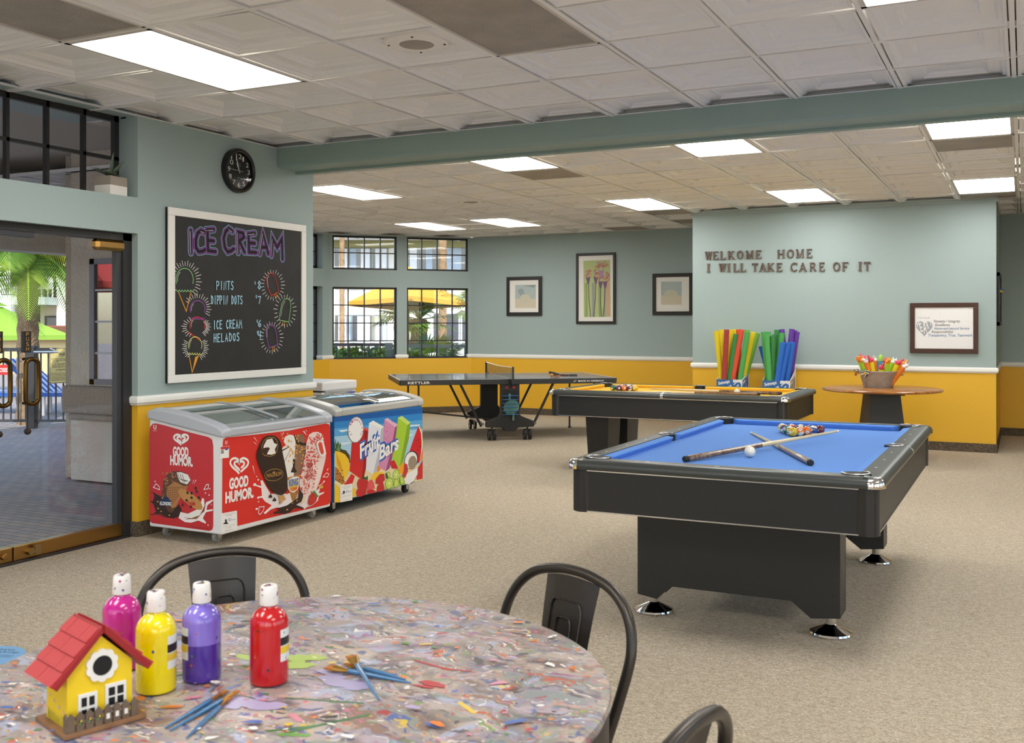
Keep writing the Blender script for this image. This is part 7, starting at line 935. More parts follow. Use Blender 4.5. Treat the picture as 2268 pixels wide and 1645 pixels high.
def cue(label, butt, tip, buttcol, group):
    butt, tip = Vector(butt), Vector(tip); L = (tip-butt).length
    t = thing('cue_stick', label, 'cue', butt, group=group); t.rotation_mode = 'QUATERNION'; t.rotation_quaternion = (tip-butt).to_track_quat('Z', 'Y')
    m = M(); m.lathe([(0, 0), (.012, 0), (.0148, .004), (.0148, .028), (0, .028)], n=16); m.build('bumper', rubber, t, smooth=40)
    m = M(); m.lathe([(.0150, .028), (.0152, .03), (.0148, L*.2), (.0128, L*.45)], n=16); m.build('butt', mat('cue_'+buttcol, buttcol, .2, var=(40, '8a6a4c', .12), coat=.6), t, smooth=60)
    m = M(); m.lathe([(.0128, L*.45), (.0118, L*.55), (.0066, L-.025)], n=14); m.build('shaft', mat('cue_maple', 'd9c8a2', .25, coat=.4), t, smooth=60)
    m = M(); m.lathe([(.0066, L-.025), (.0064, L-.008)], n=12, mi=0); m.lathe([(.0064, L-.008), (.006, L), (0, L+.001)], n=12, mi=1); m.build('tip', [mat('ferrule', 'f0ead8', .3), mat('tip_leather', '8fb0b8', .8)], t, smooth=50)
    return t
cue('pool cue lying over the other cue on the blue cloth, dark butt at lower left', (-1.48, 4.829, .7812), (-.966, 6.196, .815), '5a3a2c', 'cues on the blue table')
cue('pool cue lying under the other cue on the blue cloth, butt towards the viewer', (-.903, 4.978, .7805), (-1.497, 6.272, .7725), '7a4a38', 'cues on the blue table')
cue('pool cue with a black butt lying by the far cushion on the yellow cloth', (-2.05, 9.80, .7810), (-3.45, 10.08, .7728), '3a3230', 'cues on the yellow table')
cue('pool cue lying closest to the front rail on the yellow cloth', (-2.22, 9.66, .7806), (-3.58, 9.47, .7726), '6a5548', 'cues on the yellow table')

# ------------------------------------------------------------------ table tennis table
TT = Vector((-6.14, 11.88, 0)); TH = math.radians(38.5)
t = thing('table_tennis_table', 'dark grey table tennis table with a wheeled undercarriage before the windows', 'table tennis table', TT, TH)
tops = mat('tt_top', '54565e', .22, coat=.3); ttw = mat('tt_line', 'd8d4cc', .4); apr = mat('tt_apron', '29292b', .4); legm = mat('tt_leg', '3c3b3d', .35, .4)
for s in (-1, 1):
    m = M(); a, b = (.006, 1.37) if s > 0 else (-1.37, -.006)
    m.box(a, b, -.7625, .7625, .742, .76, 0)
    e = 1.37*s; z = .7604
    for x0, x1, y0, y1 in ((min(e, e-.02*s), max(e, e-.02*s), -.7625, .7625), (a, b, -.7625, -.7425), (a, b, .7425, .7625), (a, b, -.0015, .0015)): m.add([(x0,y0,z),(x1,y0,z),(x1,y1,z),(x0,y1,z)], [(0,1,2,3)], 1)
    tp = m.build('tabletop', [tops, ttw], t)
    m = M()
    for y in (-1, 1): m.box(min(.02*s, 1.36*s), max(.02*s, 1.36*s), y*.7625-.012, y*.7625+.012, .695, .758)
    m.box(min(1.345*s, 1.372*s), max(1.345*s, 1.372*s), -.75, .75, .695, .757); ap = m.build('apron', apr, tp, bevel=.004)
    A_ = Art((0, -.775, 0), (1,0,0), (0,0,1), (0,-1,0))
    if s < 0: A_.text('wht', 'KETTLER', -1.27, .712, -1.0, .712, .028, 0, .02)
    else: A_.text('wht', 'MADE IN GERMANY', .86, .716, 1.20, .716, .02, .1, .01); A_.fill('gry', [(.79, .712), (.82, .712), (.845, .738), (.815, .738)]); A_.fill('blk', [(1.24, .702), (1.33, .702), (1.33, .735), (1.24, .735)])
    A_.build('apron_lettering', ap)
    # folding legs: U frame at the end and struts back to the base
    m = M(); x = 1.12*s
    for y in (-.6, .6):
        m.cyl((x, y, 0), (x, y, .70), .0125, n=10); m.cyl((x-.02*s, y, .012), (x+.02*s, y, .012), .014, n=8)
    m.cyl((x, -.6, .28), (x, .6, .28), .011, n=8); lg = m.build('leg_frame', legm, t, smooth=40)
    for y in (-.55, .55):
        m = M(); m.cyl((.33*s, y, .16), (.60*s, y, .70), .016, n=10); m.build('strut', legm, t, smooth=40)
    m = M(); m.cyl((.33*s, -.68, .2), (.33*s, .68, .2), .016, n=10); m.build('axle_tube', mat('tube_silver', '8f8e92', .3, .8), t, smooth=40)
m = M(); m.cyl((x*0-1.1, -.3, .34), (.3, -.3, .17), .011, n=8); m.build('linkage', legm, t, smooth=40)
for s in (-1, 1):
    y = s*.70; P = [(-.118, .745), (.118, .745), (.118, .33), (.14, .30), (.30, .235), (.305, .165), (.10, .155), (.065, .112), (-.065, .112), (-.10, .155), (-.305, .165), (-.30, .235), (-.14, .30), (-.118, .33)]
    m = M(); ya, yb = (y-.045, y+.045); m.prism(P, ya, yb, 'xzy')
    pd = m.build('pedestal', blackplas, t, bevel=.008)
    A_ = Art((0, -.7455, 0), (1,0,0), (0,0,1), (0,-1,0))
    if s < 0:
        for u in (-.045, .045): A_.ell('red2', u, .655, .016, .016, n=16); A_.text('blk', 'PE', u-.008, .650, u+.008, .650, .01)
        A_.build('lock_marks', pd)
        m = M(); m.box(-.095, .095, -.747, -.743, .33, .62); m.build('recess', mat('recess_black', '131314', .6), pd)
        for i in range(6):
            m = M(); z = .555-i*.046; m.tube([(-.098, -.752, z-.006), (-.05, -.80, z), (.05, -.80, z), (.098, -.752, z-.006)], .012, 8, flat=.45); m.build('holder_strap', mat('strap_blue', '3f7ab4', .4), pd, smooth=50)
    for wx in (-.225, .225):
        for dx in (-.032, .032):
            m = M(); m.lathe([(.04, -.012), (.066, -.013), (.068, 0), (.066, .013), (.04, .012)], n=28, mi=0); m.lathe([(0, -.008), (.042, -.010), (.042, .010), (0, .008)], n=20, mi=1); m.xf(Matrix.Translation((wx+dx, y, .068)) @ Matrix.Rotation(PI/2, 4, 'Y')); m.build('wheel', [rubber, steel], t, smooth=40)
        m = M(); m.box(wx-.01, wx+.01, y-.012, y+.012, .07, .17); m.cyl((wx-.06, y, .068), (wx+.06, y, .068), .006, n=8); m.build('wheel_fork', legm, t)
    m = M(); m.cyl((0, s*.80, .66), (0, s*.88, .74), .014, n=10); m.box(-.012, .012, s*.90-.012, s*.90+.012, .70, .915); m.box(-.02, .02, min(s*.76, s*.90), max(s*.76, s*.90), .735, .765); m.build('net_post', apr, t)
netm = bpy.data.materials.new('net'); netm.use_nodes = True
def _net(m):
    nt = m.node_tree; b = nt.nodes['Principled BSDF']; b.inputs['Base Color'].default_value = lin('2a2825'); tc = nt.nodes.new('ShaderNodeTexCoord')
    vo = nt.nodes.new('ShaderNodeTexVoronoi'); vo.inputs['Scale'].default_value = 70; vo.inputs['Randomness'].default_value = 0; vo.feature = 'DISTANCE_TO_EDGE'
    mp = nt.nodes.new('ShaderNodeMapping'); mp.inputs['Scale'].default_value = (0, 1, 1); g = nt.nodes.new('ShaderNodeMath'); g.operation = 'LESS_THAN'; g.inputs[1].default_value = .16
    nt.links.new(tc.outputs['Object'], mp.inputs[0]); nt.links.new(mp.outputs[0], vo.inputs[0]); nt.links.new(vo.outputs[0], g.inputs[0]); nt.links.new(g.outputs[0], b.inputs['Alpha'])
_net(netm)
m = M(); N = 10; V = []
for i in range(N+1):
    y = -.9+1.8*i/N; sg = .012*math.sin(PI*i/N); V += [(0, y, .768), (0, y, .905-sg)]
m.add(V, [(i*2, i*2+2, i*2+3, i*2+1) for i in range(N)]); nn = m.build('net', netm, t, recalc=False)
m = M(); m.tube([(0, -.9+1.8*i/N, .907-.012*math.sin(PI*i/N)) for i in range(N+1)], .008, 8, flat=.5); m.build('net_tape', mat('tape_white', 'e8e8e8', .6), nn)
def tt(x, y, z=0): c, s = math.cos(TH), math.sin(TH); return (TT.x+x*c-y*s, TT.y+x*s+y*c, z)
def paddle(label, loc, rot, c1, c2, hcol='a9713c', group='table tennis paddles'):
    t = thing('table_tennis_paddle', label, 'paddle', loc, group=group); t.rotation_euler = rot
    P = [(.078*math.cos(q)*.96, .085*math.sin(q)) for q in [2*PI*i/32-PI/2 for i in range(32)]]
    m = M(); m.prism(P, -.003, .003); m.build('blade', mat('wood_'+hcol, hcol, .4), t)
    for s, c in ((1, c1), (-1, c2)):
        m = M(); m.prism([(u*.985, v*.985) for u, v in P if v > -.07], .003*s if s > 0 else -.006, .006 if s > 0 else -.003); m.build('rubber', mat('rub_'+c, c, .5), t)
    m = M(); m.bar((0, -.07, 0), (0, -.175, 0), .027, .024); m.build('handle', mat('wood_'+hcol, hcol, .4), t, bevel=.008)
    return t
paddle('black table tennis paddle with an orange handle leaning over a ball on the table', tt(.70, -.20, .786), (.32, 0, 1.3), '202020', '9c2c26', 'c8733a')
paddle('table tennis paddle lying flat, handle to the right, on the table end', tt(.86, -.08, .768), (0, 0, 1.9), '1e1e20', '8c2a24', '4a4644')
m = M(); m.ball((0,0,0), .02, 16); tag(m.build('table_tennis_ball', mat('tt_ball', 'e09a2c', .4), None, tt(.63, -.34, .781), smooth=180), 'orange ball beside the paddles on the table tennis table', 'ball')
paddle('green paddle stored upright behind the blue straps, handle leaning right', tt(.03, -.768, .42), (PI/2, 0, TH+PI), '5f8a7c', '5f8a7c', '5f8a7c')
paddle('green paddle stored behind the blue straps, handle leaning left', tt(-.012, -.758, .405), (PI/2, PI, TH), '5f8a7c', '5f8a7c', '5f8a7c')

# ------------------------------------------------------------------ noodle boxes
def noodlebox(label, x0, x1, zf, zbk, side_white):
    t = thing('display_box', label, 'cardboard box', ((x0+x1)/2, 12.27, 0), group='pool noodle boxes'); h = (x1-x0)/2; ya, yb = -.17, .17
    m = M(); V = []
    z = [zf, zf, zbk, zbk]; C = [(-h, ya), (h, ya), (h, yb), (-h, yb)]
    for k in range(4):
        n = (k+1) % 4; (ax, ay), (bx, by) = C[k], C[n]; d = Vector((bx-ax, by-ay, 0)).normalized()*.0; nrm = Vector((by-ay, ax-bx, 0)).normalized()*-.005
        m.add([(ax,ay,0),(bx,by,0),(bx,by,z[n]),(ax,ay,z[k]),(ax+nrm.x,ay+nrm.y,0),(bx+nrm.x,by+nrm.y,0),(bx+nrm.x,by+nrm.y,z[n]),(ax+nrm.x,ay+nrm.y,z[k])], [(0,1,2,3),(7,6,5,4),(3,2,6,7)], 0)
    m.build('carton', mat('carton_white', 'e4e4e6', .6), t)
    A_ = Art((0, ya-.0008, 0), (1,0,0), (0,0,1), (0,-1,0))
    A_.fill('bxb', [(-h, zf), (h*.3, zf), (h*.25, zf-.05), (-.02, zf-.085), (-h, zf-.115)]); A_.text('wht', 'Swimways', -h*.85, zf-.068, h*.05, zf-.038, .038, .2, .03)
    A_.text('bxb', 'NOODLES', h*.48, zf-.46, h*.48+.0001, zf, .001)
    for i, ch in enumerate('SELDOON'):   # the word runs up the carton, letters turned on their side
        vs, fs = text_geo(ch, .05, 0); mnx = min(v[0] for v in vs); mxx = max(v[0] for v in vs); cz = zf-.062-i*.074
        A_.put([(h*.86-(v[1]/.7)*.105, cz-.03+(v[0]-mnx)/(mxx-mnx)*.062) for v in vs], fs, 'bxb')
    A_.ell('bxb', h*.05, zf-.16, .02, .02, n=16); A_.ell('wht', h*.05, zf-.16, .017, .017, n=16); A_.ell('bxb', -h*.6, zf-.20, .05, .05, n=20)
    A_.build('front_print', t)
    A_ = Art((h+.0008, 0, 0), (0,1,0), (0,0,1), (1,0,0)); w = 'gry' if side_white else 'bxb'
    A_.fill(w, [(ya, zf-.01), (ya+.2, zf+.03), (ya+.19, zf-.10), (ya+.05, zf-.14), (ya, zf-.14)]); A_.text('wht', 'Swim', ya+.02, zf-.06, ya+.15, zf-.03, .04, .2, .03); A_.ell(w, .08, zf-.04, .05, .09)
    A_.build('side_print', t)
    return t
noodlebox('cardboard box of yellow, red and green pool noodles by the wall', -3.305, -2.995, .775, .865, False)
noodlebox('cardboard box of green, blue and purple pool noodles, right of the other box', -2.755, -2.435, .775, .905, True)
NC = dict(y=('yellow', 'e8d228'), r=('dark red', 'a8403c'), g=('dark green', '3f8a4a'), o=('orange-red', 'e0543a'), l=('lime green', '7ab648'), b=('blue', '2f6fd0'), p=('purple', '6a3fa8'), m=('mid green', '55ac5c'))
_foam = {k: mat('foam_'+k, v[1], .85, bump=(140, .5, .003)) for k, v in NC.items()}
def noodle(c, xt, zt, yt, xb, yb, desc):
    r = .031; p = Vector((xb, yb, .004)); q = Vector((xt, yt, zt)); d = (q-p); L = d.length
    m = M(); m.lathe([(.008, 0), (r, 0), (r, L), (.009, L), (.009, L-.06), (0, L-.06)], n=20); o = m.build('pool_noodle', _foam[c], None, p, smooth=50)
    o.rotation_mode = 'QUATERNION'; o.rotation_quaternion = d.to_track_quat('Z', 'Y')
    tag(o, '%s pool noodle %s' % (NC[c][0], desc), 'pool noodle', 'pool noodles by the letter wall')
for c_, xt, zt, yt, xb, yb, ds in (
    ('y', -3.326, 1.352, 12.16, -3.19, 12.22, 'leaning furthest left in the left box'),
    ('y', -3.305, 1.37, 12.3, -3.216, 12.32, 'second from the left, leaning back in the left box'),
    ('r', -3.188, 1.371, 12.13, -3.268, 12.14, 'standing at the front in the left box'),
    ('y', -3.16, 1.37, 12.24, -3.268, 12.22, 'behind the dark red one in the left box'),
    ('y', -3.136, 1.374, 12.36, -3.266, 12.34, 'partly hidden behind a short dark green one in the left box'),
    ('g', -3.081, 1.318, 12.15, -3.268, 12.15, 'shorter than its neighbours in the left box'),
    ('o', -3.013, 1.371, 12.15, -3.265, 12.16, 'leaning right at the front in the left box'),
    ('o', -3.083, 1.372, 12.28, -3.078, 12.3, 'standing behind the other orange-red one in the left box'),
    ('l', -2.996, 1.368, 12.35, -3.125, 12.36, 'standing tall at the back in the left box'),
    ('m', -2.944, 1.341, 12.15, -3.157, 12.17, 'at the right front in the left box'),
    ('y', -2.9, 1.34, 12.26, -3.216, 12.3, 'leaning right in the left box'),
    ('l', -2.873, 1.33, 12.37, -3.255, 12.38, 'leaning furthest right in the left box'),
    ('b', -2.823, 1.172, 12.32, -2.507, 12.36, 'leaning left, partly hidden in the right box'),
    ('m', -2.771, 1.345, 12.22, -2.643, 12.22, 'tall at the left front in the right box'),
    ('m', -2.74, 1.344, 12.33, -2.687, 12.34, 'tall at the left back in the right box'),
    ('m', -2.718, 1.32, 12.14, -2.625, 12.15, 'slightly shorter at the left front in the right box'),
    ('g', -2.655, 1.294, 12.18, -2.642, 12.2, 'shorter, its end ring showing in the right box'),
    ('g', -2.667, 1.309, 12.34, -2.689, 12.36, 'behind the shorter dark green one in the right box'),
    ('g', -2.646, 1.369, 12.38, -2.702, 12.38, 'tall in the middle in the right box'),
    ('m', -2.56, 1.332, 12.27, -2.718, 12.26, 'leaning right behind the blue ones in the right box'),
    ('p', -2.592, 1.375, 12.4, -2.472, 12.38, 'leaning left at the back in the right box'),
    ('p', -2.457, 1.379, 12.32, -2.597, 12.33, 'thick and tall at the right in the right box'),
    ('p', -2.436, 1.363, 12.4, -2.616, 12.4, 'tucked behind the thick purple one in the right box'),
    ('p', -2.405, 1.345, 12.36, -2.605, 12.38, 'furthest right in the right box'),
    ('b', -2.52, 1.222, 12.13, -2.718, 12.14, 'short, the leftmost of three at the front in the right box'),
    ('b', -2.461, 1.222, 12.15, -2.7, 12.16, 'short, the middle of three at the front in the right box'),
    ('b', -2.419, 1.226, 12.18, -2.605, 12.19, 'short, the rightmost of three at the front in the right box')):
    noodle(c_, xt, zt, yt, xb, yb, ds)

# ------------------------------------------------------------------ round pedestal table with the bucket of toys
t = thing('pedestal_table', 'round wooden table with a black tapered pedestal by the yellow wall', 'table', (-1.37, 11.62, 0))
wood = bpy.data.materials.new('table_wood'); wood.use_nodes = True
def _wood(m, c1, c2):
    nt = m.node_tree; b = nt.nodes['Principled BSDF']; b.inputs['Roughness'].default_value = .22; tc = nt.nodes.new('ShaderNodeTexCoord'); mp = nt.nodes.new('ShaderNodeMapping'); mp.inputs['Scale'].default_value = (1.5, 14, 2)
    n = nt.nodes.new('ShaderNodeTexNoise'); n.inputs['Scale'].default_value = 3; n.inputs['Detail'].default_value = 5; r = nt.nodes.new('ShaderNodeValToRGB'); r.color_ramp.elements[0].color = lin(c1); r.color_ramp.elements[1].color = lin(c2); r.color_ramp.elements[0].position = .3; r.color_ramp.elements[1].position = .7
    nt.links.new(tc.outputs['Object'], mp.inputs[0]); nt.links.new(mp.outputs[0], n.inputs[0]); nt.links.new(n.outputs[0], r.inputs[0]); nt.links.new(r.outputs[0], b.inputs['Base Color'])
_wood(wood, '8a5428', 'b47a3e')
m = M(); m.lathe([(0, .718), (.59, .718), (.612, .724), (.62, .735), (.612, .746), (.595, .752), (0, .752)], n=64); m.build('tabletop', wood, t, smooth=35)
m = M(); V = [(sx*w, sy*w, z) for z, w in ((.0, .22), (.68, .155)) for sx, sy in ((-1,-1),(1,-1),(1,1),(-1,1))]; m.add(V, [(0,3,2,1),(4,5,6,7),(0,1,5,4),(1,2,6,5),(2,3,7,6),(3,0,4,7)]); m.box(-.19, .19, -.19, .19, .68, .718); m.xf(Matrix.Rotation(YAW-.08, 4, 'Z')); m.build('pedestal', mat('pedestal_black', '1b1b1e', .5), t)
BK = Vector((-1.415, 11.72, .752))
t = thing('metal_bucket', 'galvanised metal bucket full of colourful toys on the round table', 'bucket', BK)
galv = mat('galvanised', 'c6c9ca', .42, .3, var=(22, 'a2a5a7', .3), bump=(40, .08, .001))
m = M(); m.lathe([(0, 0), (.148, 0), (.152, .004), (.202, .168), (.208, .172), (.208, .180), (.200, .180), (.196, .172), (.147, .012), (0, .010)], n=48); m.build('tub', galv, t, smooth=40)
m = M(); m.box(-.002, .002, -.004, 0, 0, .165); m.build('seam', mat('seam_dark', '6f7274', .5, .6), t, (-.115, -.12, 0))
toyc = dict(l=('lime', 'b4dc34'), o=('orange', 'f0862c'), y=('yellow', 'f2dc1e'), b=('light blue', '4f9fd4'), h=('pink flamingo', 'e04462'), w=('white unicorn', 'f0f0f2'), d=('orange dinosaur', 'f0962c'), g=('green crocodile', '9fd040'))
def toy(c, h, x, z, lean, y, n, desc):
    """foam stick standing in the bucket with an animal head on top"""
    p = Vector((BK.x+x*.45, BK.y+y*.6, BK.z+.014)); q = Vector((BK.x+x, BK.y+y, BK.z+z)); d = q-p; L = d.length; d.normalize()
    t = thing('water_toy', '%s foam stick toy with a %s head %s' % (toyc[c][0], toyc[h][0]+(' ' if True else ''), desc), 'toy', p, group='animal stick toys in the bucket'); t['label'] = ' '.join(t['label'].split())
    t.rotation_mode = 'QUATERNION'; t.rotation_quaternion = d.to_track_quat('Z', 'Y')
    m = M(); m.lathe([(0, 0), (.026, 0), (.026, L), (0, L)], n=16); m.build('stick', mat('toy_'+c, toyc[c][1], .5), t, smooth=50)
    m = M(); Z = L
    if h == 'h': m.ball((0, 0, Z+.018), .031, 12); m.tube([(.0, -.02, Z+.03), (.012, -.022, Z+.055), (.004, -.03, Z+.07), (-.01, -.034, Z+.062)], [.011, .009, .012, .006], 8)
    elif h == 'w':
        m.ball((0, 0, Z+.012), .027, 12, sc3=(1, 1, .8)); m.ball((-.004, -.018, Z+.036), .018, 10, sc3=(1, 1.2, 1)); m.cyl((0, -.02, Z+.05), (.004, -.02, Z+.075), .005, .001, 6)
        for k in range(5): m.cyl((.01, .004*k, Z+.02+.006*k), (.032, .006*k-.01, Z+.04+.006*k), .005, .002, 6)
    elif h == 'd':
        m.ball((0, 0, Z+.012), .027, 12, sc3=(1, 1, .9)); m.ball((-.006, -.014, Z+.04), .02, 10); m.ball((.004, -.012, Z+.058), .013, 8)
        for k in range(4): m.cyl((.0, .012, Z+.02+.011*k), (.0, .034, Z+.03+.011*k), .007, .001, 6)
        m.ball((.024, -.01, Z+.022), .011, 8); m.ball((-.024, -.01, Z+.022), .011, 8)
    else: m.tube([(0, 0, Z), (0, 0, Z+.03), (.004, -.004, Z+.055), (0, -.012, Z+.066)], [.026, .024, .02, .008], 12); m.ball((-.012, -.016, Z+.052), .007, 8); m.ball((.012, -.016, Z+.052), .007, 8)
    m.build('animal_head', mat('head_'+h, toyc[h][1], .4), t, smooth=60)
    return t
for a in (('l', 'd', -.185, .272, 0, -.02, 0, 'at the far left of the bucket'), ('l', 'd', -.158, .272, 0, -.07, 1, 'at the front left of the bucket'), ('b', 'h', -.150, .29, 0, .07, 2, 'behind the orange dinosaurs'), ('o', 'w', -.115, .268, 0, -.085, 3, 'in front, leaning left'),
          ('y', 'h', -.065, .275, 0, -.06, 4, 'standing left of the middle'), ('o', 'w', -.035, .28, 0, .05, 5, 'behind the left flamingo'), ('b', 'g', .018, .285, 0, .03, 6, 'standing tall in the middle'), ('y', 'h', .042, .200, 0, -.10, 7, 'set low at the front'), ('o', 'h', .045, .25, 0, .08, 8, 'half hidden behind the crocodile'),
          ('l', 'd', .098, .262, 0, -.05, 9, 'standing right of the middle'), ('b', 'g', .115, .245, 0, .06, 10, 'behind the right dinosaur'), ('l', 'w', .145, .262, 0, .02, 11, 'leaning right at the back'), ('y', 'h', .20, .252, 0, -.05, 12, 'leaning right'), ('o', 'd', .245, .245, 0, .05, 13, 'hidden behind the rightmost unicorn'), ('o', 'w', .262, .222, 0, -.06, 14, 'leaning furthest right')):
    toy(*a)
rng = random.Random(6); cs = ['d03a4a', '4f9fd4', 'f0e6d8', 'f2dc1e', '2b2b30', 'b4dc34']
for nm, cx, cy, lab in (('rope_toy', -.21, -.06, 'knotted multicolour rope toy hanging over the left side of the bucket'), ('rope_toy', -.10, -.185, 'knotted multicolour rope toy at the front left rim of the bucket'), ('rope_toy', .215, .0, 'small rope toy end hanging over the right side of the bucket')):
    m = M()
    for k in range(26):
        a = rng.uniform(0, 6.28); e = rng.uniform(-1, 1); p = Vector((rng.gauss(0, .012), rng.gauss(0, .008), rng.gauss(0, .012))); d = Vector((math.cos(a), math.sin(a)*.5-.3, e)).normalized()*.034; m.tube([p, p+d*.6, p+d+Vector((0,0,-.008))], [.006, .005, .003], 5, k % 6)
    tag(m.build(nm, [mat('rope_'+c, c, .8) for c in cs], None, (BK.x+cx, BK.y+cy, BK.z+.165), smooth=60), lab, 'rope toy', 'rope toys on the bucket')
# ------------------------------------------------------------------ art table and what stands on it
TC = Vector((-1.253, 1.56, 0)); TR = .61; TZ = .76
paint = bpy.data.materials.new('paint_spattered'); paint.use_nodes = True
def _paint(m):
    nt = m.node_tree; b = nt.nodes['Principled BSDF']; b.inputs['Roughness'].default_value = .42; L = nt.links.new
    tc = nt.nodes.new('ShaderNodeTexCoord'); prev = None
    wn_ = nt.nodes.new('ShaderNodeTexNoise'); wn_.inputs['Scale'].default_value = 7; wn_.inputs['Detail'].default_value = 3; L(tc.outputs['Object'], wn_.inputs[0])
    wp = nt.nodes.new('ShaderNodeMix'); wp.data_type = 'RGBA'; wp.blend_type = 'LINEAR_LIGHT'; wp.inputs[0].default_value = .10; L(tc.outputs['Object'], wp.inputs[6]); L(wn_.outputs['Color'], wp.inputs[7])
    def layer(prev, col, scale, thr, seed, soft=.03, stretch=(1, 2.6, 1), rot=.6, amt=1.0, det=3):
        mp = nt.nodes.new('ShaderNodeMapping'); mp.inputs['Location'].default_value = (seed*3.7, seed*1.9, seed*.7); mp.inputs['Rotation'].default_value = (0, 0, rot); mp.inputs['Scale'].default_value = stretch
        n = nt.nodes.new('ShaderNodeTexNoise'); n.inputs['Scale'].default_value = scale; n.inputs['Detail'].default_value = det
        r = nt.nodes.new('ShaderNodeMapRange'); r.inputs[1].default_value = thr; r.inputs[2].default_value = thr+soft; r.inputs[4].default_value = amt
        x = nt.nodes.new('ShaderNodeMix'); x.data_type = 'RGBA'; x.inputs[7].default_value = lin(col)
        L(wp.outputs[2], mp.inputs[0]); L(mp.outputs[0], n.inputs[0]); L(n.outputs[0], r.inputs[0]); L(r.outputs[0], x.inputs[0])
        if prev is None: x.inputs[6].default_value = lin('9c9089')
        else: L(prev, x.inputs[6])
        return x.outputs[2]
    for i, (c, s_, th, so, am) in enumerate((('bfb3a8', 5, .45, .2, .9), ('6d5f5a', 6, .52, .14, .85), ('8f8aa0', 7, .55, .1, .8), ('b9a9b4', 8, .55, .1, .8), ('575064', 9, .60, .06, .8), ('7f8f86', 8, .58, .08, .7), ('a9b0c8', 10, .58, .06, .85), ('8a6a5c', 9, .60, .05, .8),
        ('c8a08c', 14, .62, .05, .8), ('4f5f8c', 13, .635, .04, .85), ('6f9a4c', 13, .66, .03, .8), ('9c5a8a', 15, .655, .03, .8), ('c4562f', 18, .665, .03, .85), ('a9343a', 20, .665, .03, .85), ('3f62a8', 22, .66, .03, .8), ('d8cfc8', 24, .64, .03, .85), ('4a3f40', 20, .645, .03, .8), ('d9b83a', 26, .675, .02, .9),
        ('e08a3a', 30, .675, .02, .9), ('eeeae6', 40, .665, .02, .9), ('4a8a50', 28, .675, .02, .85), ('d06a9a', 34, .675, .02, .85), ('35508f', 44, .665, .02, .85), ('b8403c', 50, .67, .02, .85))):
        prev = layer(prev, c, s_, th, i+1, so, (1, 1.6+(i % 3)*.7, 1), .5+.2*(i % 4), am)
    L(prev, b.inputs['Base Color'])
    n = nt.nodes.new('ShaderNodeTexNoise'); n.inputs['Scale'].default_value = 60; n.inputs['Detail'].default_value = 3; k = nt.nodes.new('ShaderNodeBump'); k.inputs['Strength'].default_value = .25; k.inputs['Distance'].default_value = .002
    L(tc.outputs['Object'], n.inputs[0]); L(n.outputs[0], k.inputs['Height']); L(k.outputs[0], b.inputs['Normal'])
_paint(paint)
t = thing('art_table', 'round craft table covered in dried splashes of paint', 'table', TC)
m = M(); m.lathe([(0, TZ-.03), (TR-.02, TZ-.03), (TR-.004, TZ-.022), (TR, TZ-.012), (TR-.003, TZ-.003), (TR-.012, TZ), (0, TZ)], n=96); m.build('tabletop', paint, t, smooth=40)
drk = mat('skirt_dark', '2c2825', .6, var=(30, '4a4038', .2))
m = M(); m.lathe([(TR-.006, .42), (TR-.004, TZ-.02), (TR-.02, TZ-.03), (TR-.02, .42)], n=96); m.build('table_skirt', drk, t, smooth=60)
m = M(); m.lathe([(.28, 0), (.28, .02), (.06, .05), (.045, .08), (.045, .70), (.2, .73)], n=32); m.build('table_base', blackf, t, smooth=40)
# distinct dried strokes
A_ = Art((0, 0, TZ+.0004), (1,0,0), (0,1,0), (0,0,1))
INK.update(g1='4a7a4c', g2='a8c05a', g3='6f9f4a', pk='d88aa0', or2='e08038', ye='e0c040', wh2='efece8', bl9='4a6ab4', rd2='b83a40', dk2='3a3438', lv='b0a8cc')
rng = random.Random(12)
def W2(x, y): return (x-TC.x, y-TC.y)
for c, w, P in (('g1', .016, [(-1.245, 1.475), (-1.262, 1.44), (-1.255, 1.40)]), ('g1', .010, [(-1.262, 1.44), (-1.30, 1.43)]), ('g1', .006, [(-1.20, 1.48), (-1.06, 1.52)]), ('g1', .009, [(-1.02, 1.48), (-1.07, 1.40), (-1.10, 1.345)]), ('g1', .008, [(-1.07, 1.40), (-1.13, 1.345)]), ('g3', .014, [(-1.10, 1.345), (-1.06, 1.36)]),
                ('rd2', .007, [(-1.10, 1.76), (-1.02, 1.745), (-.97, 1.755)]), ('ye', .010, [(-.905, 1.60), (-.86, 1.57)]), ('or2', .012, [(-.80, 1.36), (-.74, 1.38)]), ('pk', .012, [(-1.14, 1.42), (-1.11, 1.405)]), ('wh2', .018, [(-1.0, 1.30), (-.975, 1.295)])):
    A_.line(c, w, [W2(*p) for p in P])
for x, y, rx, ry, c in ((-1.36, 1.62, .06, .03, 'g2'), (-1.30, 1.66, .05, .02, 'g2'), (-1.16, 1.60, .05, .03, 'lv'), (-1.23, 1.42, .05, .03, 'lv'), (-1.0, 1.655, .03, .012, 'rd2')):
    for k in range(9): 
        P = []; ox, oy = rng.gauss(0, rx*.6), rng.gauss(0, ry*.7); r = rng.uniform(.3, .7)
        for i in range(9): q = 2*PI*i/9; f = r*rng.uniform(.6, 1.2); P.append((x-TC.x+ox+rx*f*math.cos(q), y-TC.y+oy+ry*f*math.sin(q)))
        A_.put(P, [tuple(range(9))], c)
cs = ['g3', 'pk', 'or2', 'ye', 'wh2', 'bl9', 'rd2', 'dk2', 'lv', 'wh2', 'or2', 'bl9']
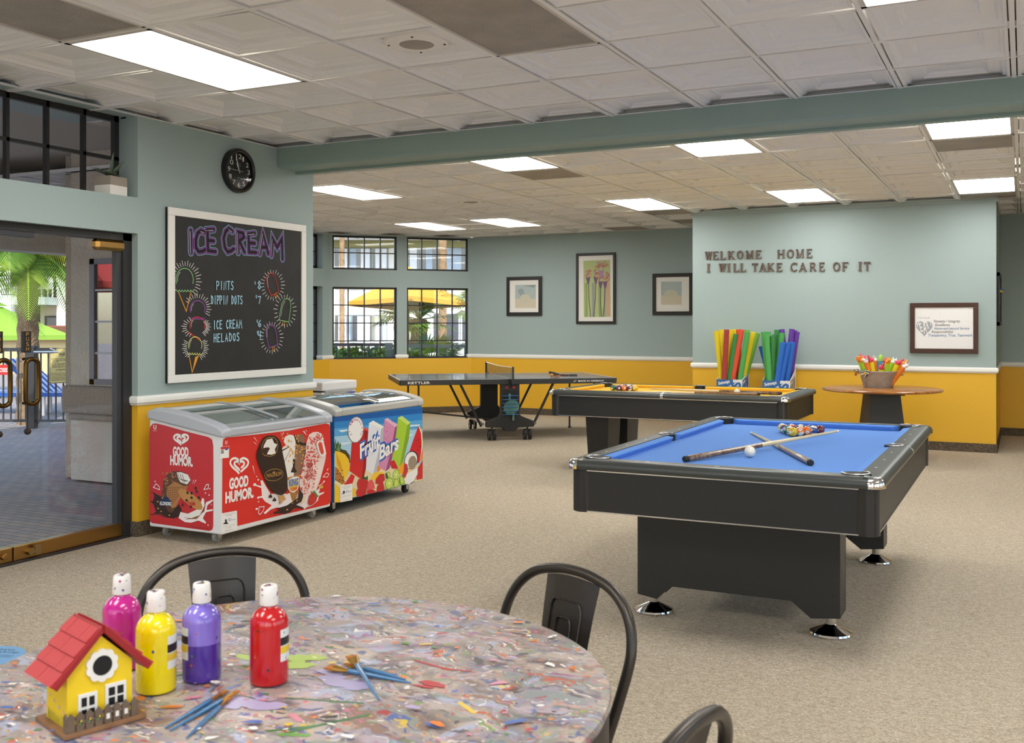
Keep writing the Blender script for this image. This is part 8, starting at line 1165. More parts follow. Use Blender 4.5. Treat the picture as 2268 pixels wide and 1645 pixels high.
for c in cs:
    for k in range(34):
        q = rng.uniform(0, 2*PI); r = TR*.97*math.sqrt(rng.random()); x, y = r*math.cos(q), r*math.sin(q); P = []; e = .0015+.008*rng.random()**3; st = rng.uniform(1, 2.6); ro = rng.gauss(.5, .5)
        for i in range(7): 
            a = 2*PI*i/7; f = e*rng.uniform(.5, 1.2); u, v = f*st*math.cos(a), f*math.sin(a); P.append((x+u*math.cos(ro)-v*math.sin(ro), y+u*math.sin(ro)+v*math.cos(ro)))
        A_.put(P, [tuple(range(7))], c)
A_.build('paint_splashes', t, .35)

def bottle(label, x, y, hexc, hex2, level, seed):
    t = thing('paint_bottle', label, 'paint bottle', (x, y, TZ+.0012), seed*1.1, 'paint bottles on the art table'); R_ = .0362
    bm_ = bpy.data.materials.new('paint_'+hexc); bm_.use_nodes = True; nt = bm_.node_tree; b = nt.nodes['Principled BSDF']; b.inputs['Roughness'].default_value = .18; b.inputs['Coat Weight'].default_value = .6; b.inputs['Coat Roughness'].default_value = .05
    tc = nt.nodes.new('ShaderNodeTexCoord'); sx = nt.nodes.new('ShaderNodeSeparateXYZ'); g = nt.nodes.new('ShaderNodeMath'); g.operation = 'GREATER_THAN'; g.inputs[1].default_value = level; nz = nt.nodes.new('ShaderNodeTexNoise'); nz.inputs['Scale'].default_value = 30
    x1 = nt.nodes.new('ShaderNodeMix'); x1.data_type = 'RGBA'; x1.inputs[6].default_value = lin(hexc); x1.inputs[7].default_value = lin(hex2)
    mp = nt.nodes.new('ShaderNodeMapping'); mp.inputs['Scale'].default_value = (1, 1, .12); nt.links.new(tc.outputs['Object'], mp.inputs[0]); nt.links.new(mp.outputs[0], nz.inputs[0])
    mu = nt.nodes.new('ShaderNodeMath'); mu.operation = 'MULTIPLY'; nt.links.new(tc.outputs['Object'], sx.inputs[0]); nt.links.new(sx.outputs[2], g.inputs[0]); nt.links.new(g.outputs[0], mu.inputs[0])
    mr = nt.nodes.new('ShaderNodeMapRange'); mr.inputs[1].default_value = .35; mr.inputs[2].default_value = .6; mr.inputs[3].default_value = .45; nt.links.new(nz.outputs[0], mr.inputs[0]); nt.links.new(mr.outputs[0], mu.inputs[1]); nt.links.new(mu.outputs[0], x1.inputs[0]); nt.links.new(x1.outputs[2], b.inputs['Base Color'])
    m = M(); m.lathe([(0, 0), (R_-.005, 0), (R_-.001, .003), (R_, .008), (R_, .112)]+[(R_*math.cos(q)*.98+.0007, .112+.034*math.sin(q)) for q in (.2, .45, .7, .95, 1.15)]+[(.0145, .1445), (.0145, .150), (0, .150)], n=48); m.build('bottle_body', bm_, t, smooth=40)
    m = M(); m.lathe([(.0172, .1475), (.0176, .150), (.0172, .166), (.0162, .181), (.0145, .1835), (0, .1835)], n=36); cp = m.build('cap', mat('cap_white', 'e6e4e2', .35), t, smooth=40)
    rng = random.Random(seed); m = M(); cols = ['b8328a', '3a4a9c', 'd8c22a', '2a2a2e', hexc]
    for k in range(22):
        q = rng.uniform(0, 2*PI); z = rng.uniform(.15, .18) if k % 3 else .1838; r = .0178-.0012*max(0, (z-.166)/.015) if k % 3 else rng.uniform(0, .011)
        e = rng.uniform(.0008, .0028)
        if k % 3: n = Vector((math.cos(q), math.sin(q), 0)); c = n*r+Vector((0,0,z)); u = Vector((-n.y, n.x, 0)); v = Vector((0,0,1))
        else: n = Vector((0,0,1)); c = Vector((r*math.cos(q), r*math.sin(q), z)); u = Vector((1,0,0)); v = Vector((0,1,0)); e *= 1.8
        m.add([c+u*e*math.cos(j*1.05)*rng.uniform(.6, 1.2)+v*e*math.sin(j*1.05)*rng.uniform(.6, 1.4)+n*.0002 for j in range(6)], [tuple(range(6))], k % 5)
    m.build('paint_smears', [mat('smear_'+c, c, .4) for c in cols], cp, recalc=False)
    m = M()
    for k in range(14):
        q = rng.uniform(0, 2*PI); z = rng.uniform(.02, .108); e = rng.uniform(.0008, .0026); n = Vector((math.cos(q), math.sin(q), 0)); c = n*(R_+.0003)+Vector((0,0,z)); u = Vector((-n.y, n.x, 0))
        m.add([c+u*e*math.cos(j*1.05)*rng.uniform(.6, 1.3)+Vector((0,0,1))*e*math.sin(j*1.05)*rng.uniform(.6, 1.8) for j in range(6)], [tuple(range(6))], k % 4)
    m.build('paint_flecks', [mat('smear_'+c, c, .4) for c in ('2a2a2e', 'c4562f', '3a8a3a', '3a4a9c')], t, recalc=False)
    a0 = {1: 2.6, 2: .05, 3: -2.6, 4: -.02}[seed]-seed*1.1-.25
    m = M(); N = 8
    for (z0, z1, mi) in ((.045, .105, 0), (.075, .090, 1), (.06, .073, 2)):
        e = .0004+.0002*mi; V = []
        for i in range(N+1): q = a0+1.3*i/N; V += [((R_+e)*math.cos(q), (R_+e)*math.sin(q), z0), ((R_+e)*math.cos(q), (R_+e)*math.sin(q), z1)]
        m.add(V, [(i*2, i*2+2, i*2+3, i*2+1) for i in range(N)], mi)
    m.build('paper_label', [mat('label_paper', 'dfe4e4', .5), mat('label_black', '1c1c20', .5), mat('label_yellow', 'e0c030', .5)], t, recalc=False)
bottle('magenta paint bottle behind the birdhouse roof', -1.593, 1.462, 'c4188c', 'e05ab0', .2, 1)
bottle('yellow paint bottle beside the birdhouse', -1.440, 1.402, 'f0dc00', 'f6e860', .2, 2)
bottle('purple paint bottle, half emptied with a streaky upper half', -1.408, 1.486, '4a2f9c', '8a78dc', .072, 3)
bottle('red paint bottle standing apart from the others', -1.281, 1.530, 'c00c18', 'd8343c', .2, 4)

# birdhouse
t = thing('birdhouse', 'small yellow wooden birdhouse with a red shingle roof and picket fence', 'birdhouse', (-1.433, 1.248, TZ+.0012), 1.257)
bw = mat('birdhouse_yellow', 'f2d01c', .55, bump=(60, .15, .001)); brw = mat('birdhouse_wood', '9c7350', .6, var=(30, '7d5a3e', .3)); brd = mat('birdhouse_red', 'b8353a', .45); brd2 = mat('birdhouse_red_dark', '9c1f24', .45); bwh = mat('birdhouse_white', 'efeeea', .5); fbw = mat('fence_wood', '7d6a58', .7, var=(40, '5f5044', .3))
m = M(); m.box(-.07, .07, -.062, .062, 0, .008); m.build('base_board', brw, t, bevel=.001)
m = M(); m.prism([(-.057, .008), (.054, .008), (.054, .100), (0, .152), (-.057, .097)], -.040, .045, 'xzy'); m.build('house_body', bw, t)
for s in (-1, 1):
    d = Vector((s*.080, 0, -.083)).normalized(); n = Vector((s*.083, 0, .080)).normalized()
    m = M(); p0 = Vector((0, 0, .160)); L = .112
    V = []
    for y in (-.052, .062):
        for a, b in ((0, 0), (L, 0), (L, .010), (-.006, .010)): V.append(p0+d*a+n*b+Vector((0, y, 0)))
    m.add(V, [(0,1,2,3),(7,6,5,4),(0,4,5,1),(1,5,6,2),(2,6,7,3),(3,7,4,0)]); r_ = m.build('roof', brd2, t, bevel=.001)
    m = M()   # shingles in stepped rows
    for k in range(4):
        a0, a1 = L*k/4, L*(k+1)/4+.001
        cuts = [(-.049, .006), (.007, .060)] if k % 2 else [(-.049, -.02), (-.019, .034), (.035, .060)]
        for y0, y1 in cuts:
            V = [p0+d*a+n*b+Vector((0, y, 0)) for y in (y0, y1) for a, b in ((a0, .010), (a1, .010), (a1, .0150), (a0, .0115))]
            m.add(V, [(0,1,2,3),(7,6,5,4),(0,4,5,1),(1,5,6,2),(2,6,7,3),(3,7,4,0)])
    m.build('shingles', brd, r_)
m = M(); P = []
for i in range(60): q = 2*PI*i/60; r = .0245+.0035*abs(math.sin(q*5)); P.append((r*math.cos(q), .103+r*math.sin(q)))
m.prism(P, -.0455, -.0405, 'xzy'); ho = m.build('flower_ring', bwh, t)
m = M(); m.cyl((0, -.0462, .103), (0, -.0404, .103), .0165, n=32); m.build('entry_hole', dark, ho, smooth=40)
for x0, x1, z0, z1, lab in ((-.040, -.008, .012, .062, ''), (.006, .042, .018, .068, '')):
    m = M(); m.box(x0, x1, -.0445, -.0402, z0, z1); w_ = m.build('shutter_window', bwh, t, bevel=.0008)
    m = M(); cx = (x0+x1)/2
    zz = ((z1-.020, z1-.006), (z1-.036, z1-.023)) if x0 > 0 else ((z1-.021, z1-.006), (z1-.042, z1-.026))
    for a, b in ((x0+.005, cx-.002), (cx+.002, x1-.005)):
        for c, d in zz: m.box(a, b, -.0449, -.0444, c, d)
    m.build('window_opening', dark, w_)
for i in range(8):
    x = -.058+i*.0155; m = M(); m.prism([(x-.006, .008), (x+.006, .008), (x+.006, .033), (x, .040), (x-.006, .033)], -.0585, -.0555, 'xzy'); m.build('fence_picket', fbw, t)
m = M(); m.box(-.066, .058, -.0555, -.053, .012, .018); m.box(-.066, .058, -.0555, -.053, .026, .031); m.build('fence_rail', fbw, t)
m = M(); m.prism([(-.058, .008), (-.046, .008), (-.046, .033), (-.052, .040), (-.058, .033)], -.066, -.063, 'yzx'); m.build('fence_picket', fbw, t)
A_ = Art((0, -.0587, 0), (1,0,0), (0,0,1), (0,-1,0))
for i, (x, c) in enumerate(((-.042, 'ye'), (-.027, 'ye'), (-.0115, 'ye'))): A_.ell('dk2', x, .022, .0035, .005); A_.ell('ye', x+.001, .024, .0018, .002); A_.ell('g3', x-.001, .020, .0015, .002)
for x in (.004, .0195, .035): A_.fill('wh2', [(x-.003, .016), (x+.003, .016), (x+.003, .025), (x-.003, .025)])
A_.build('fence_decor', t)
A_ = Art((-.0572, 0, 0), (0,1,0), (0,0,1), (-1,0,0)); rng = random.Random(3)
for i in range(16): y = -.036+i*.005; A_.line('g1', .0012, [(y, .008), (y+rng.gauss(0, .002), .016+.012*rng.random())])
for y, z, c in ((-.026, .034, 'pk'), (-.008, .038, 'lv'), (.012, .044, 'pk'), (.03, .05, 'pk')): A_.ell(c, y, z, .003, .003); A_.ell('wh2', y, z, .0012, .0012)
A_.build('painted_flowers', t)

def brush(label, tipxy, endxy, z0, z1, grp, flat=False):
    a = Vector((*tipxy, z0)); b = Vector((*endxy, z1)); d = (b-a); L = d.length
    t = thing('paintbrush', label, 'paintbrush', a, group=grp); t.rotation_mode = 'QUATERNION'; t.rotation_quaternion = d.to_track_quat('X', 'Z')
    w = .011 if flat else .004
    m = M(); m.add([(0,-w*1.05,-.0008),(0,w*1.05,-.0008),(.020,w,-.002),(.020,-w,-.002),(0,-w*1.05,.0012),(0,w*1.05,.0012),(.020,w,.0022),(.020,-w,.0022)], [(0,1,2,3),(7,6,5,4),(0,4,5,1),(1,5,6,2),(2,6,7,3),(3,7,4,0)]); m.build('bristles', mat('bristle', 'b8702c', .7, bump=(300, .5, .001)), t)
    m = M(); m.tube([(.018, 0, 0), (.035, 0, 0), (.050, 0, 0)], [w*1.08, w*.75, .0042], 12, flat=.5 if flat else .9); m.build('ferrule', mat('brush_ferrule', 'c49a52', .25, .9), t, smooth=50)
    m = M(); m.tube([(.049, 0, 0), (.065, 0, 0), (.09, 0, 0), (L*.8, 0, 0), (L, 0, 0)], [.0042, .0048, .0044, .003, .0015], 12); m.build('handle', mat('brush_blue', '3f78a8', .25, coat=.4), t, smooth=60)
GA, GB = 'paintbrushes in front of the birdhouse', 'paintbrushes on the right of the table'
z = TZ+.0055
brush('thin paintbrush, the leftmost of three lying in front of the birdhouse', (-1.312, 1.448), (-1.286, 1.272), z, z-.002, GA)
brush('paintbrush in the middle of three in front of the birdhouse, with the widest bristles', (-1.288, 1.452), (-1.271, 1.268), z+.002, z-.002, GA)
brush('short blue paintbrush, nearest the viewer of the three by the birdhouse', (-1.284, 1.428), (-1.225, 1.258), z, z-.002, GA)
brush('flat paintbrush with a wide bristle head under the crossing brush', (-1.221, 1.630), (-1.034, 1.640), z+.003, z-.002, GB, True)
brush('flat paintbrush crossing over the two others towards the viewer', (-1.199, 1.680), (-1.035, 1.535), z+.013, z, GB, True)
brush('thin paintbrush hidden below the two flat brushes', (-1.205, 1.668), (-1.052, 1.650), z, z-.002, GB)

# metal chairs
gun = mat('gunmetal', '4a4541', .34, .75, bump=(30, .05, .001))
def chair(name, label, phi, rr):
    c = TC+Vector((math.cos(phi), math.sin(phi), 0))*(rr-.245)
    t = thing(name, label, 'chair', c, phi-PI/2, 'metal chairs around the art table')
    m = M(); P = []
    for i in range(25):
        q = i/24
        u = (q-.5)*2; a = u*PI*.5
    prof = [(.165, .155, .43), (.178, .165, .50), (.196, .182, .58), (.211, .200, .66), (.212, .212, .705), (.200, .223, .75), (.172, .233, .79), (.125, .240, .822), (.065, .244, .838), (0, .245, .843)]
    P = [(-x, y, z) for x, y, z in prof]+[(x, y, z) for x, y, z in prof[-2::-1]]
    # smooth the hoop by subdividing with Catmull-Rom
    Q = []
    V = [Vector(p) for p in P]
    for i in range(len(V)-1):
        p0, p1, p2, p3 = V[max(i-1, 0)], V[i], V[i+1], V[min(i+2, len(V)-1)]
        for k in range(4):
            s = k/4; Q.append(.5*((2*p1)+(p2-p0)*s+(2*p0-5*p1+4*p2-p3)*s*s+(3*p1-p0-3*p2+p3)*s**3))
    Q.append(V[-1]); m.tube(Q, .0125, 12); m.build('back_hoop', gun, t, smooth=60)
    m = M(); rows = [(.45, .155, .064), (.55, .178, .070), (.65, .200, .076), (.75, .222, .082), (.832, .240, .087)]; V = []
    for z, y, w in rows:
        for k in range(7): u = -1+2*k/6; V.append((u*w, y+.010*u*u-.008, z-(.012*u*u if z > .8 else 0)))
    for z, y, w in rows:
        for k in range(7): u = -1+2*k/6; V.append((u*w, y+.010*u*u-.0055, z-(.012*u*u if z > .8 else 0)))
    fs = []; n = len(rows)*7
    for r in range(len(rows)-1):
        for k in range(6): a = r*7+k; fs += [(a, a+1, a+8, a+7), (n+a+7, n+a+8, n+a+1, n+a)]
    for r in range(len(rows)-1):
        for k in (0, 6): a = r*7+k; fs.append((a, a+7, n+a+7, n+a))
    for k in range(6):
        fs.append((k, n+k, n+k+1, k+1)); a = (len(rows)-1)*7+k; fs.append((a, a+1, n+a+1, n+a))
    m.add(V, fs); sp = m.build('backrest', gun, t, smooth=50)
    m = M()
    def yy(z): return .155+(z-.45)*.223
    for w0, top in ((.052, .775), (.026, .735)):
        for off in (-.0085, .0):   # pressed ribs show on both faces
            A_ = [(-w0*.86, .47)]+[(-w0+ (w0*.35)*(1-math.cos(q)), top-.03+.03*math.sin(q)) for q in (0, .5, 1.0, 1.57)]; A_ = [(x, z) for x, z in A_]; B_ = A_+[(-x, z) for x, z in reversed(A_)]
            m.tube([(x, yy(z)+.010*(x/.08)**2-.0067+(.0022 if off == 0 else -.0022), z) for x, z in B_], .0042, 8, flat=.5)
    m.build('pressed_ribs', gun, sp, smooth=60)
    m = M(); m.box(-.18, .18, -.18, .165, .438, .446); m.box(-.182, .182, -.182, -.176, .405, .446); m.box(-.182, -.176, -.18, .165, .405, .446); m.box(.176, .182, -.18, .165, .405, .446); m.build('seat', gun, t, bevel=.008)
    for sx in (-1, 1):
        for y, ye in ((-.165, -.215), (.15, .225)):
            m = M(); m.tube([(sx*.165, y, .44), (sx*.21, ye, .012)], [.019, .012], 10); m.cyl((sx*.211, ye, .0), (sx*.2095, ye, .016), .015, n=10, mi=1); m.build('leg', [gun, rubber], t, smooth=50)
    m = M(); m.bar((-.19, -.195, .2), (.19, .2, .2), .015, .006); m.bar((.19, -.195, .206), (-.19, .2, .206), .015, .006); m.build('cross_brace', gun, t)
    return t
chair('metal_chair', 'dark metal chair behind the paint bottles, seen from the front', math.radians(141.5), .80)
chair('metal_chair', 'dark metal chair on the far right of the art table, turned sideways', math.radians(69), .775)
chair('metal_chair', 'dark metal chair at the bottom edge of the picture, only its hoop corner showing', math.radians(-6), .815)

# blue floor sticker
m = M(); m.lathe([(0, 0), (.145, 0), (.145, .0012), (0, .0012)], n=48); m.xf(Matrix.Translation((0, 0, .0006)))
o = m.build('floor_sticker', mat('sticker_blue', '7fb2e0', .4), None, (-4.005, 2.945, 0)); tag(o, 'round light blue floor sticker beside the art table', 'floor sticker')
A_ = Art((0, 0, .0020), (math.cos(.28), math.sin(.28), 0), (-math.sin(.28), math.cos(.28), 0), (0,0,1)); A_.text('navy', 'WATCH', -.02, .085, .055, .085, .02, 0, .02); A_.text('navy', 'YOUR STEP', -.03, .055, .095, .055, .02, 0, .02)
for i in range(3): A_.fill('navy', [(-.09, .03-i*.012), (.10, .03-i*.012), (.10, .027-i*.012), (-.09, .027-i*.012)])
A_.ell('navy', -.085, .02, .02, .035, .4); A_.ell('navy', -.08, -.035, .015, .02, .4); A_.build('sticker_print', o)

# chair peeking out behind the chalkboard wall
t = thing('upholstered_chair', 'dark brown chair back just showing past the end of the chalkboard wall', 'chair', (-7.36, 9.12, 0), 2.2)
br_ = mat('brown_vinyl', '3a2a26', .4)
m = M(); m.box(-.22, .22, -.22, .2, .43, .49); m.build('seat', br_, t, bevel=.02)
m = M(); m.add([(x, y, z) for z, y0, y1 in ((.5, .18, .20), (.62, .19, .215), (.92, .205, .262), (1.02, .215, .275)) for x, y in ((-.2, y0), (.2, y0), (.2, y1), (-.2, y1))], [(0,3,2,1)]+[(i*4+k, i*4+(k+1) % 4, i*4+4+(k+1) % 4, i*4+4+k) for i in range(3) for k in range(4)]+[(12,13,14,15)]); m.build('backrest', br_, t, bevel=.015)
for sx in (-.19, .19):
    for y in (-.19, .19):
        m = M(); m.cyl((sx, y, 0), (sx, y, .44), .014, n=10); m.build('leg', steel, t, smooth=50)
# ------------------------------------------------------------------ outside: paved yard, fences, planting, hotel wings
def bricks(name, c1, c2, cm, s, rot):
    m = bpy.data.materials.new(name); m.use_nodes = True; nt = m.node_tree; b = nt.nodes['Principled BSDF']; b.inputs['Roughness'].default_value = .85
    tc = nt.nodes.new('ShaderNodeTexCoord'); mp = nt.nodes.new('ShaderNodeMapping'); mp.inputs['Rotation'].default_value = (0, 0, rot); br = nt.nodes.new('ShaderNodeTexBrick'); br.inputs['Scale'].default_value = s; br.inputs['Mortar Size'].default_value = .012
    br.inputs['Color1'].default_value = lin(c1); br.inputs['Color2'].default_value = lin(c2); br.inputs['Mortar'].default_value = lin(cm)
    nt.links.new(tc.outputs['Object'], mp.inputs[0]); nt.links.new(mp.outputs[0], br.inputs[0]); nt.links.new(br.outputs[0], b.inputs['Base Color']); return m
m = M(); m.box(-70, 40, -40, 80, -.3, -.02); m.build('ground', bricks('pavers', 'b9ada6', 'a3a0a2', '6a625e', 3.2, .0), kind='structure')
# porch roof beyond the door: soffit, stucco beam and arch with a round light
m = M(); m.box(-6.42, -5.55, 4.9, 6.6, 2.98, 3.2); m.build('ceiling_porch_soffit', stucco, kind='structure')
m = M(); m.prism([(-2.7, 2.2), (5.4, 2.2), (5.55, 2.9), (5.75, 3.0), (6.05, 2.75), (6.3, 2.35), (6.66, 2.2), (9.0, 2.2), (9.0, 4.4), (-2.7, 4.4)], -9.6, -9.3, 'yzx'); m.build('wall_porch_beam', stucco, kind='structure')
m = M(); m.lathe([(.06, 0), (.085, -.004), (.11, 0), (.11, .02), (.06, .02)], n=32); m.build('porch_light', mat('ring_white', 'f4f4f2', .4), None, (-6.3, 5.45, 2.975), smooth=40); tag(bpy.data.objects['porch_light'], 'round white light ring in the porch soffit outside the high window', 'light fitting')
RV = Vector((math.cos(YAW), math.sin(YAW), 0)); FV = Vector((-math.sin(YAW), math.cos(YAW), 0))
def far(x, d, z=0): p = RV*x+FV*d; return (p.x, p.y, z)     # x metres to the side, d metres out, in the yard's own axes
dkm = mat('fence_dark', '3a3d42', .5, .2); grnm = mat('fence_grey_green', '6f8480', .5)
def fence(label, x0, x1, d, z0, z1, mt, step, posts, group):
    t = thing('metal_fence', label, 'fence', far((x0+x1)/2, d, -.02), YAW, group); h = (x1-x0)/2; cx = (x0+x1)/2
    m = M(); m.box(-h, h, -.02, .02, z1-.05, z1); m.build('top_rail', mt, t); m = M(); m.box(-h, h, -.015, .015, z0, z0+.035); m.build('bottom_rail', mt, t)
    b0 = M(); b0.box(-.009, .009, -.009, .009, z0+.03, z1-.04); first = None; n = int((x1-x0)/step)
    for i in range(1, n):
        if first is None: first = b0.build('baluster', mt, t, (-h+i*step, 0, 0))
        else: c = first.copy(); COL.objects.link(c); c.parent = t; c.location = (-h+i*step, 0, 0)
    for p in posts:
        m = M(); m.box(p-cx-.06, p-cx+.06, -.06, .06, 0, z1+.03); m.build('post', mt, t, bevel=.008)
    return t
fence('dark metal pool fence with a wide post seen through the glass door', -9.0, -5.55, 14.3, .09, 1.125, dkm, .105, (-6.71,), 'garden fences')
fence('dark metal balustrade outside the corner windows, left part', -5.2, -2.15, 17.5, .0, 1.13, dkm, .11, (), 'garden fences')
fence('grey-green metal balustrade outside the corner windows, right part', -2.15, -.2, 17.3, .0, 1.11, grnm, .15, (-2.08,), 'garden fences')
fence('pale balustrade of the far hotel wing seen through the corner windows', -7.0, 0, 34, -.1, .88, mat('fence_pale', 'c4d0d0', .6), .3, (), 'garden fences')
m = M(); m.cyl((-.17, 0, 0), (.17, 0, 0), .022, n=12); m.bar((.17, 0, .0), (.05, 0, .05), .012, .012); o = m.build('gate_closer', steel, None, far(-6.47, 14.22, 1.05)); o.rotation_euler = (0, 0, YAW); tag(o, 'silver gate closer tube on the pool fence', 'gate closer')
# pool rules sign hung on the fence
SP = far(-6.25, 14.21, 0)
t = thing('pool_rules_sign', 'tan pool rules sign with an arched top on the dark fence', 'sign', (SP[0], SP[1], .86), YAW)
ops = ART['RULES'].split('|'); pl = [int(x)/1000 for x in ops[0].split(';')[2].split()]; us = pl[::2]; vs_ = pl[1::2]; uc = (min(us)+max(us))/2; vc = (min(vs_)+max(vs_))/2; ku = .345/(max(us)-min(us)); kv = .50/(max(vs_)-min(vs_))
plate = [((u-uc)*ku, (v-vc)*kv) for u, v in zip(us, vs_)]
m = M(); m.prism(plate, -.004, .01, 'xzy'); m.build('plate', mat('sign_tan', 'c9bd7c', .5), t)
A_ = Art((-uc*ku, -.0045, -vc*kv), (ku, 0, 0), (0, 0, kv), (0,-1,0), 1e-4).run(ops[1:]); A_.build('sign_lettering', t)
t = thing('closed_sign', 'small red CLOSED sign on the pool fence at the picture edge', 'sign', far(-7.10, 14.25, .80), YAW)
m = M(); m.box(-.12, .12, -.005, .005, -.07, .07); m.build('plate', mat('sign_red', 'c8282c', .5), t); A_ = Art((0, -.0055, 0), (1,0,0), (0,0,1), (0,-1,0)); A_.text('wht', 'CLOSED', -.10, -.03, .10, -.03, .055, 0, .02); A_.build('sign_lettering', t)

# planting
leafg = [mat('leaf_'+c, c, .55) for c in ('5f8a2c', '8fb03a', '3f6a2a', 'c4c84a')]
def frond(m, base, d, up, L, droop, nl, lw_, mi):
    """pinnate palm leaf: arching rib with two rows of leaflets"""
    d = d.normalized(); side = d.cross(Vector((0,0,1))).normalized(); P = []
    for i in range(nl+1):
        q = i/nl; P.append(base+d*(L*q*math.cos(up*(1-q*.6)))+Vector((0, 0, L*(math.sin(up)*q-droop*q*q))))
    for i in range(1, nl):
        q = i/nl; p = P[i]; tv = (P[i+1]-P[i-1]).normalized(); ll = L*.34*math.sin(PI*min(.97, q*.85+.12))
        for s in (-1, 1):
            e = p+(side*s*.75+tv*.55+Vector((0, 0, -.35-.3*q))).normalized()*ll; w = tv*lw_
            m.add([p-w, p+w, (p+e)/2+w*.9+Vector((0,0,.02)), e, (p+e)/2-w*.9+Vector((0,0,.02))], [(0,1,2,3,4)], mi)
    m.tube(P, [.02*(1-i/nl)+.004 for i in range(nl+1)], 5, mi)
def feather_palm(label, loc, h, L, n, seed, r=.2, group='palms in the yard'):
    rng = random.Random(seed); t = thing('palm_tree', label, 'palm', loc, group=group)
    m = M(); pr = []
    for i in range(int(h*8)+1): z = h*i/int(h*8); pr.append((r*(1+.12*(i % 2))*(1-.15*z/h), z))
    m.lathe(pr, n=14); m.ball((0, 0, h), r*1.5, 12, sc3=(1, 1, 1.6)); m.build('trunk', mat('palm_trunk', 'b39a7c', .9, bump=(18, .8, .03), var=(9, '8a7258', .3)), t, smooth=60)
    m = M()
    for i in range(n):
        a = i*2.4+rng.random()*.4; up = rng.uniform(-.3, 1.2); d = Vector((math.cos(a), math.sin(a), 0)); frond(m, Vector((0, 0, h+.2)), d, up, L*rng.uniform(.8, 1.1), rng.uniform(.45, .95), 44, .009, rng.choice([0, 1, 1, 3, 3]))
    m.build('fronds', leafg, t, recalc=False); return t
def fan_palm(label, loc, h, R_, n, seed, r=.16, group='palms in the yard', nb=16):
    rng = random.Random(seed); t = thing('fan_palm', label, 'palm', loc, group=group)
    m = M(); k = max(2, int(h*7)); m.lathe([(r*(1+.18*(i % 2)), h*i/k) for i in range(k+1)], n=12); m.build('trunk', mat('fan_trunk', 'a88c68', .95, bump=(16, .9, .03), var=(8, '7d6448', .3)), t, smooth=60)
    m = M()
    for i in range(n):
        a = i*2.4+rng.random(); el = rng.uniform(-.5, 1.25); d = Vector((math.cos(a)*math.cos(el), math.sin(a)*math.cos(el), math.sin(el))); s = d.cross(Vector((0,0,1))).normalized(); u = s.cross(d); b0 = Vector((0,0,h)); c = b0+d*R_*.55; m.tube([b0, c], [.012, .008], 4, True and 1); mi = rng.choice([0, 0, 1, 2, 3])
        for j in range(nb):
            q = -1.75+3.5*j/(nb-1); v = d*math.cos(q)+s*math.sin(q); ln = R_*.62*(.75+.25*math.cos(q*.7))*rng.uniform(.85, 1.05); e = c+v*ln+u*rng.gauss(0, .02)-Vector((0, 0, .10*ln)); pv = v.cross(u)*.5*R_*.055; md = c+v*ln*.5+u*.02
            m.add([c, md+pv, e, md-pv], [(0,1,2,3)], mi)
    m.build('fan_leaves', leafg, t, recalc=False); return t
def bush(name, label, cat, loc, sx, sy, h, n, seed, ls=.06, group=None, spiky=False):
    rng = random.Random(seed); t = thing(name, label, cat, loc, group=group); m = M()
    for i in range(n):
        if spiky:
            a = rng.uniform(0, 2*PI); el = rng.uniform(.3, 1.5); d = Vector((math.cos(a)*math.cos(el), math.sin(a)*math.cos(el), math.sin(el))); s = d.cross(Vector((0,0,1))).normalized()*ls*.25; p = Vector((rng.gauss(0, sx*.15), rng.gauss(0, sy*.15), 0)); L = h*rng.uniform(.7, 1.1); m.add([p-s, p+s, p+d*L*.6+s*.7, p+d*L, p+d*L*.6-s*.7], [(0,1,2,3,4)], rng.randrange(4))
        else:
            p = Vector((rng.uniform(-sx, sx), rng.uniform(-sy, sy), rng.random()**.7*h)); d = Vector((rng.gauss(0,1), rng.gauss(0,1), rng.gauss(.4,1))).normalized(); s = d.orthogonal().normalized()*ls*.5; m.add([p, p+d*ls*.5+s, p+d*ls, p+d*ls*.5-s], [(0,1,2,3)], rng.choice([0, 1, 2, 0]))
    m.build('leaves', leafg, t, recalc=False)
    m = M(); m.box(-sx*.9, sx*.9, -sy*.5, sy*.5, 0, h*.75) if not spiky else m.ball((0,0,.05), .08, 8); m.build('stems', mat('stem_dark', '24301a', .9), t)
feather_palm('tall feather palm with drooping yellow-green fronds outside the glass door', far(-7.05, 14.9, -.02), 2.25, 1.5, 30, 3, .15)
feather_palm('feather palm behind the green umbrella at the picture edge', far(-10.6, 19.5, -.02), 2.6, 1.6, 22, 5, .15)
YG = 'garden plants outside the corner windows'
fan_palm('fan palm with a sunlit trunk rising behind the yellow umbrella', far(-1.56, 23.0, -.02), 4.9, 1.1, 16, 11, .085, YG)
fan_palm('low fan palm in front of the right corner window', far(-1.85, 20.3, -.02), 1.55, .85, 24, 12, .16, YG)
fan_palm('fan palm bush behind the grey-green balustrade', far(-1.45, 18.6, -.02), .62, .75, 22, 13, .14, YG)
fan_palm('fan palm leaves at the right edge of the corner window', far(-.72, 20.5, -.02), 1.85, .62, 18, 14, .11, YG)
fan_palm('fan palm head between the two corner windows', far(-2.35, 21.5, -.02), 1.7, .7, 18, 15, .12, YG)
fan_palm('palm trunk standing before the white hotel wing', far(-5.15, 31, -.02), 6.2, 1.1, 14, 16, .07, YG)  # solid palm put in place of a palm's cast shadow on the wall
bush('yucca', 'spiky yucca behind the dark balustrade', 'shrub', far(-2.42, 19.2, .3), .5, .5, .78, 150, 21, .10, YG, True)
bush('yucca', 'spiky yucca beside the balustrade post', 'shrub', far(-1.95, 19.6, .2), .5, .5, .85, 120, 24, .10, YG, True)
bush('hedge', 'sunlit green hedge behind the dark balustrade', 'hedge', far(-3.2, 19.0, -.02), 1.3, .35, .98, 2600, 22, .10, YG)
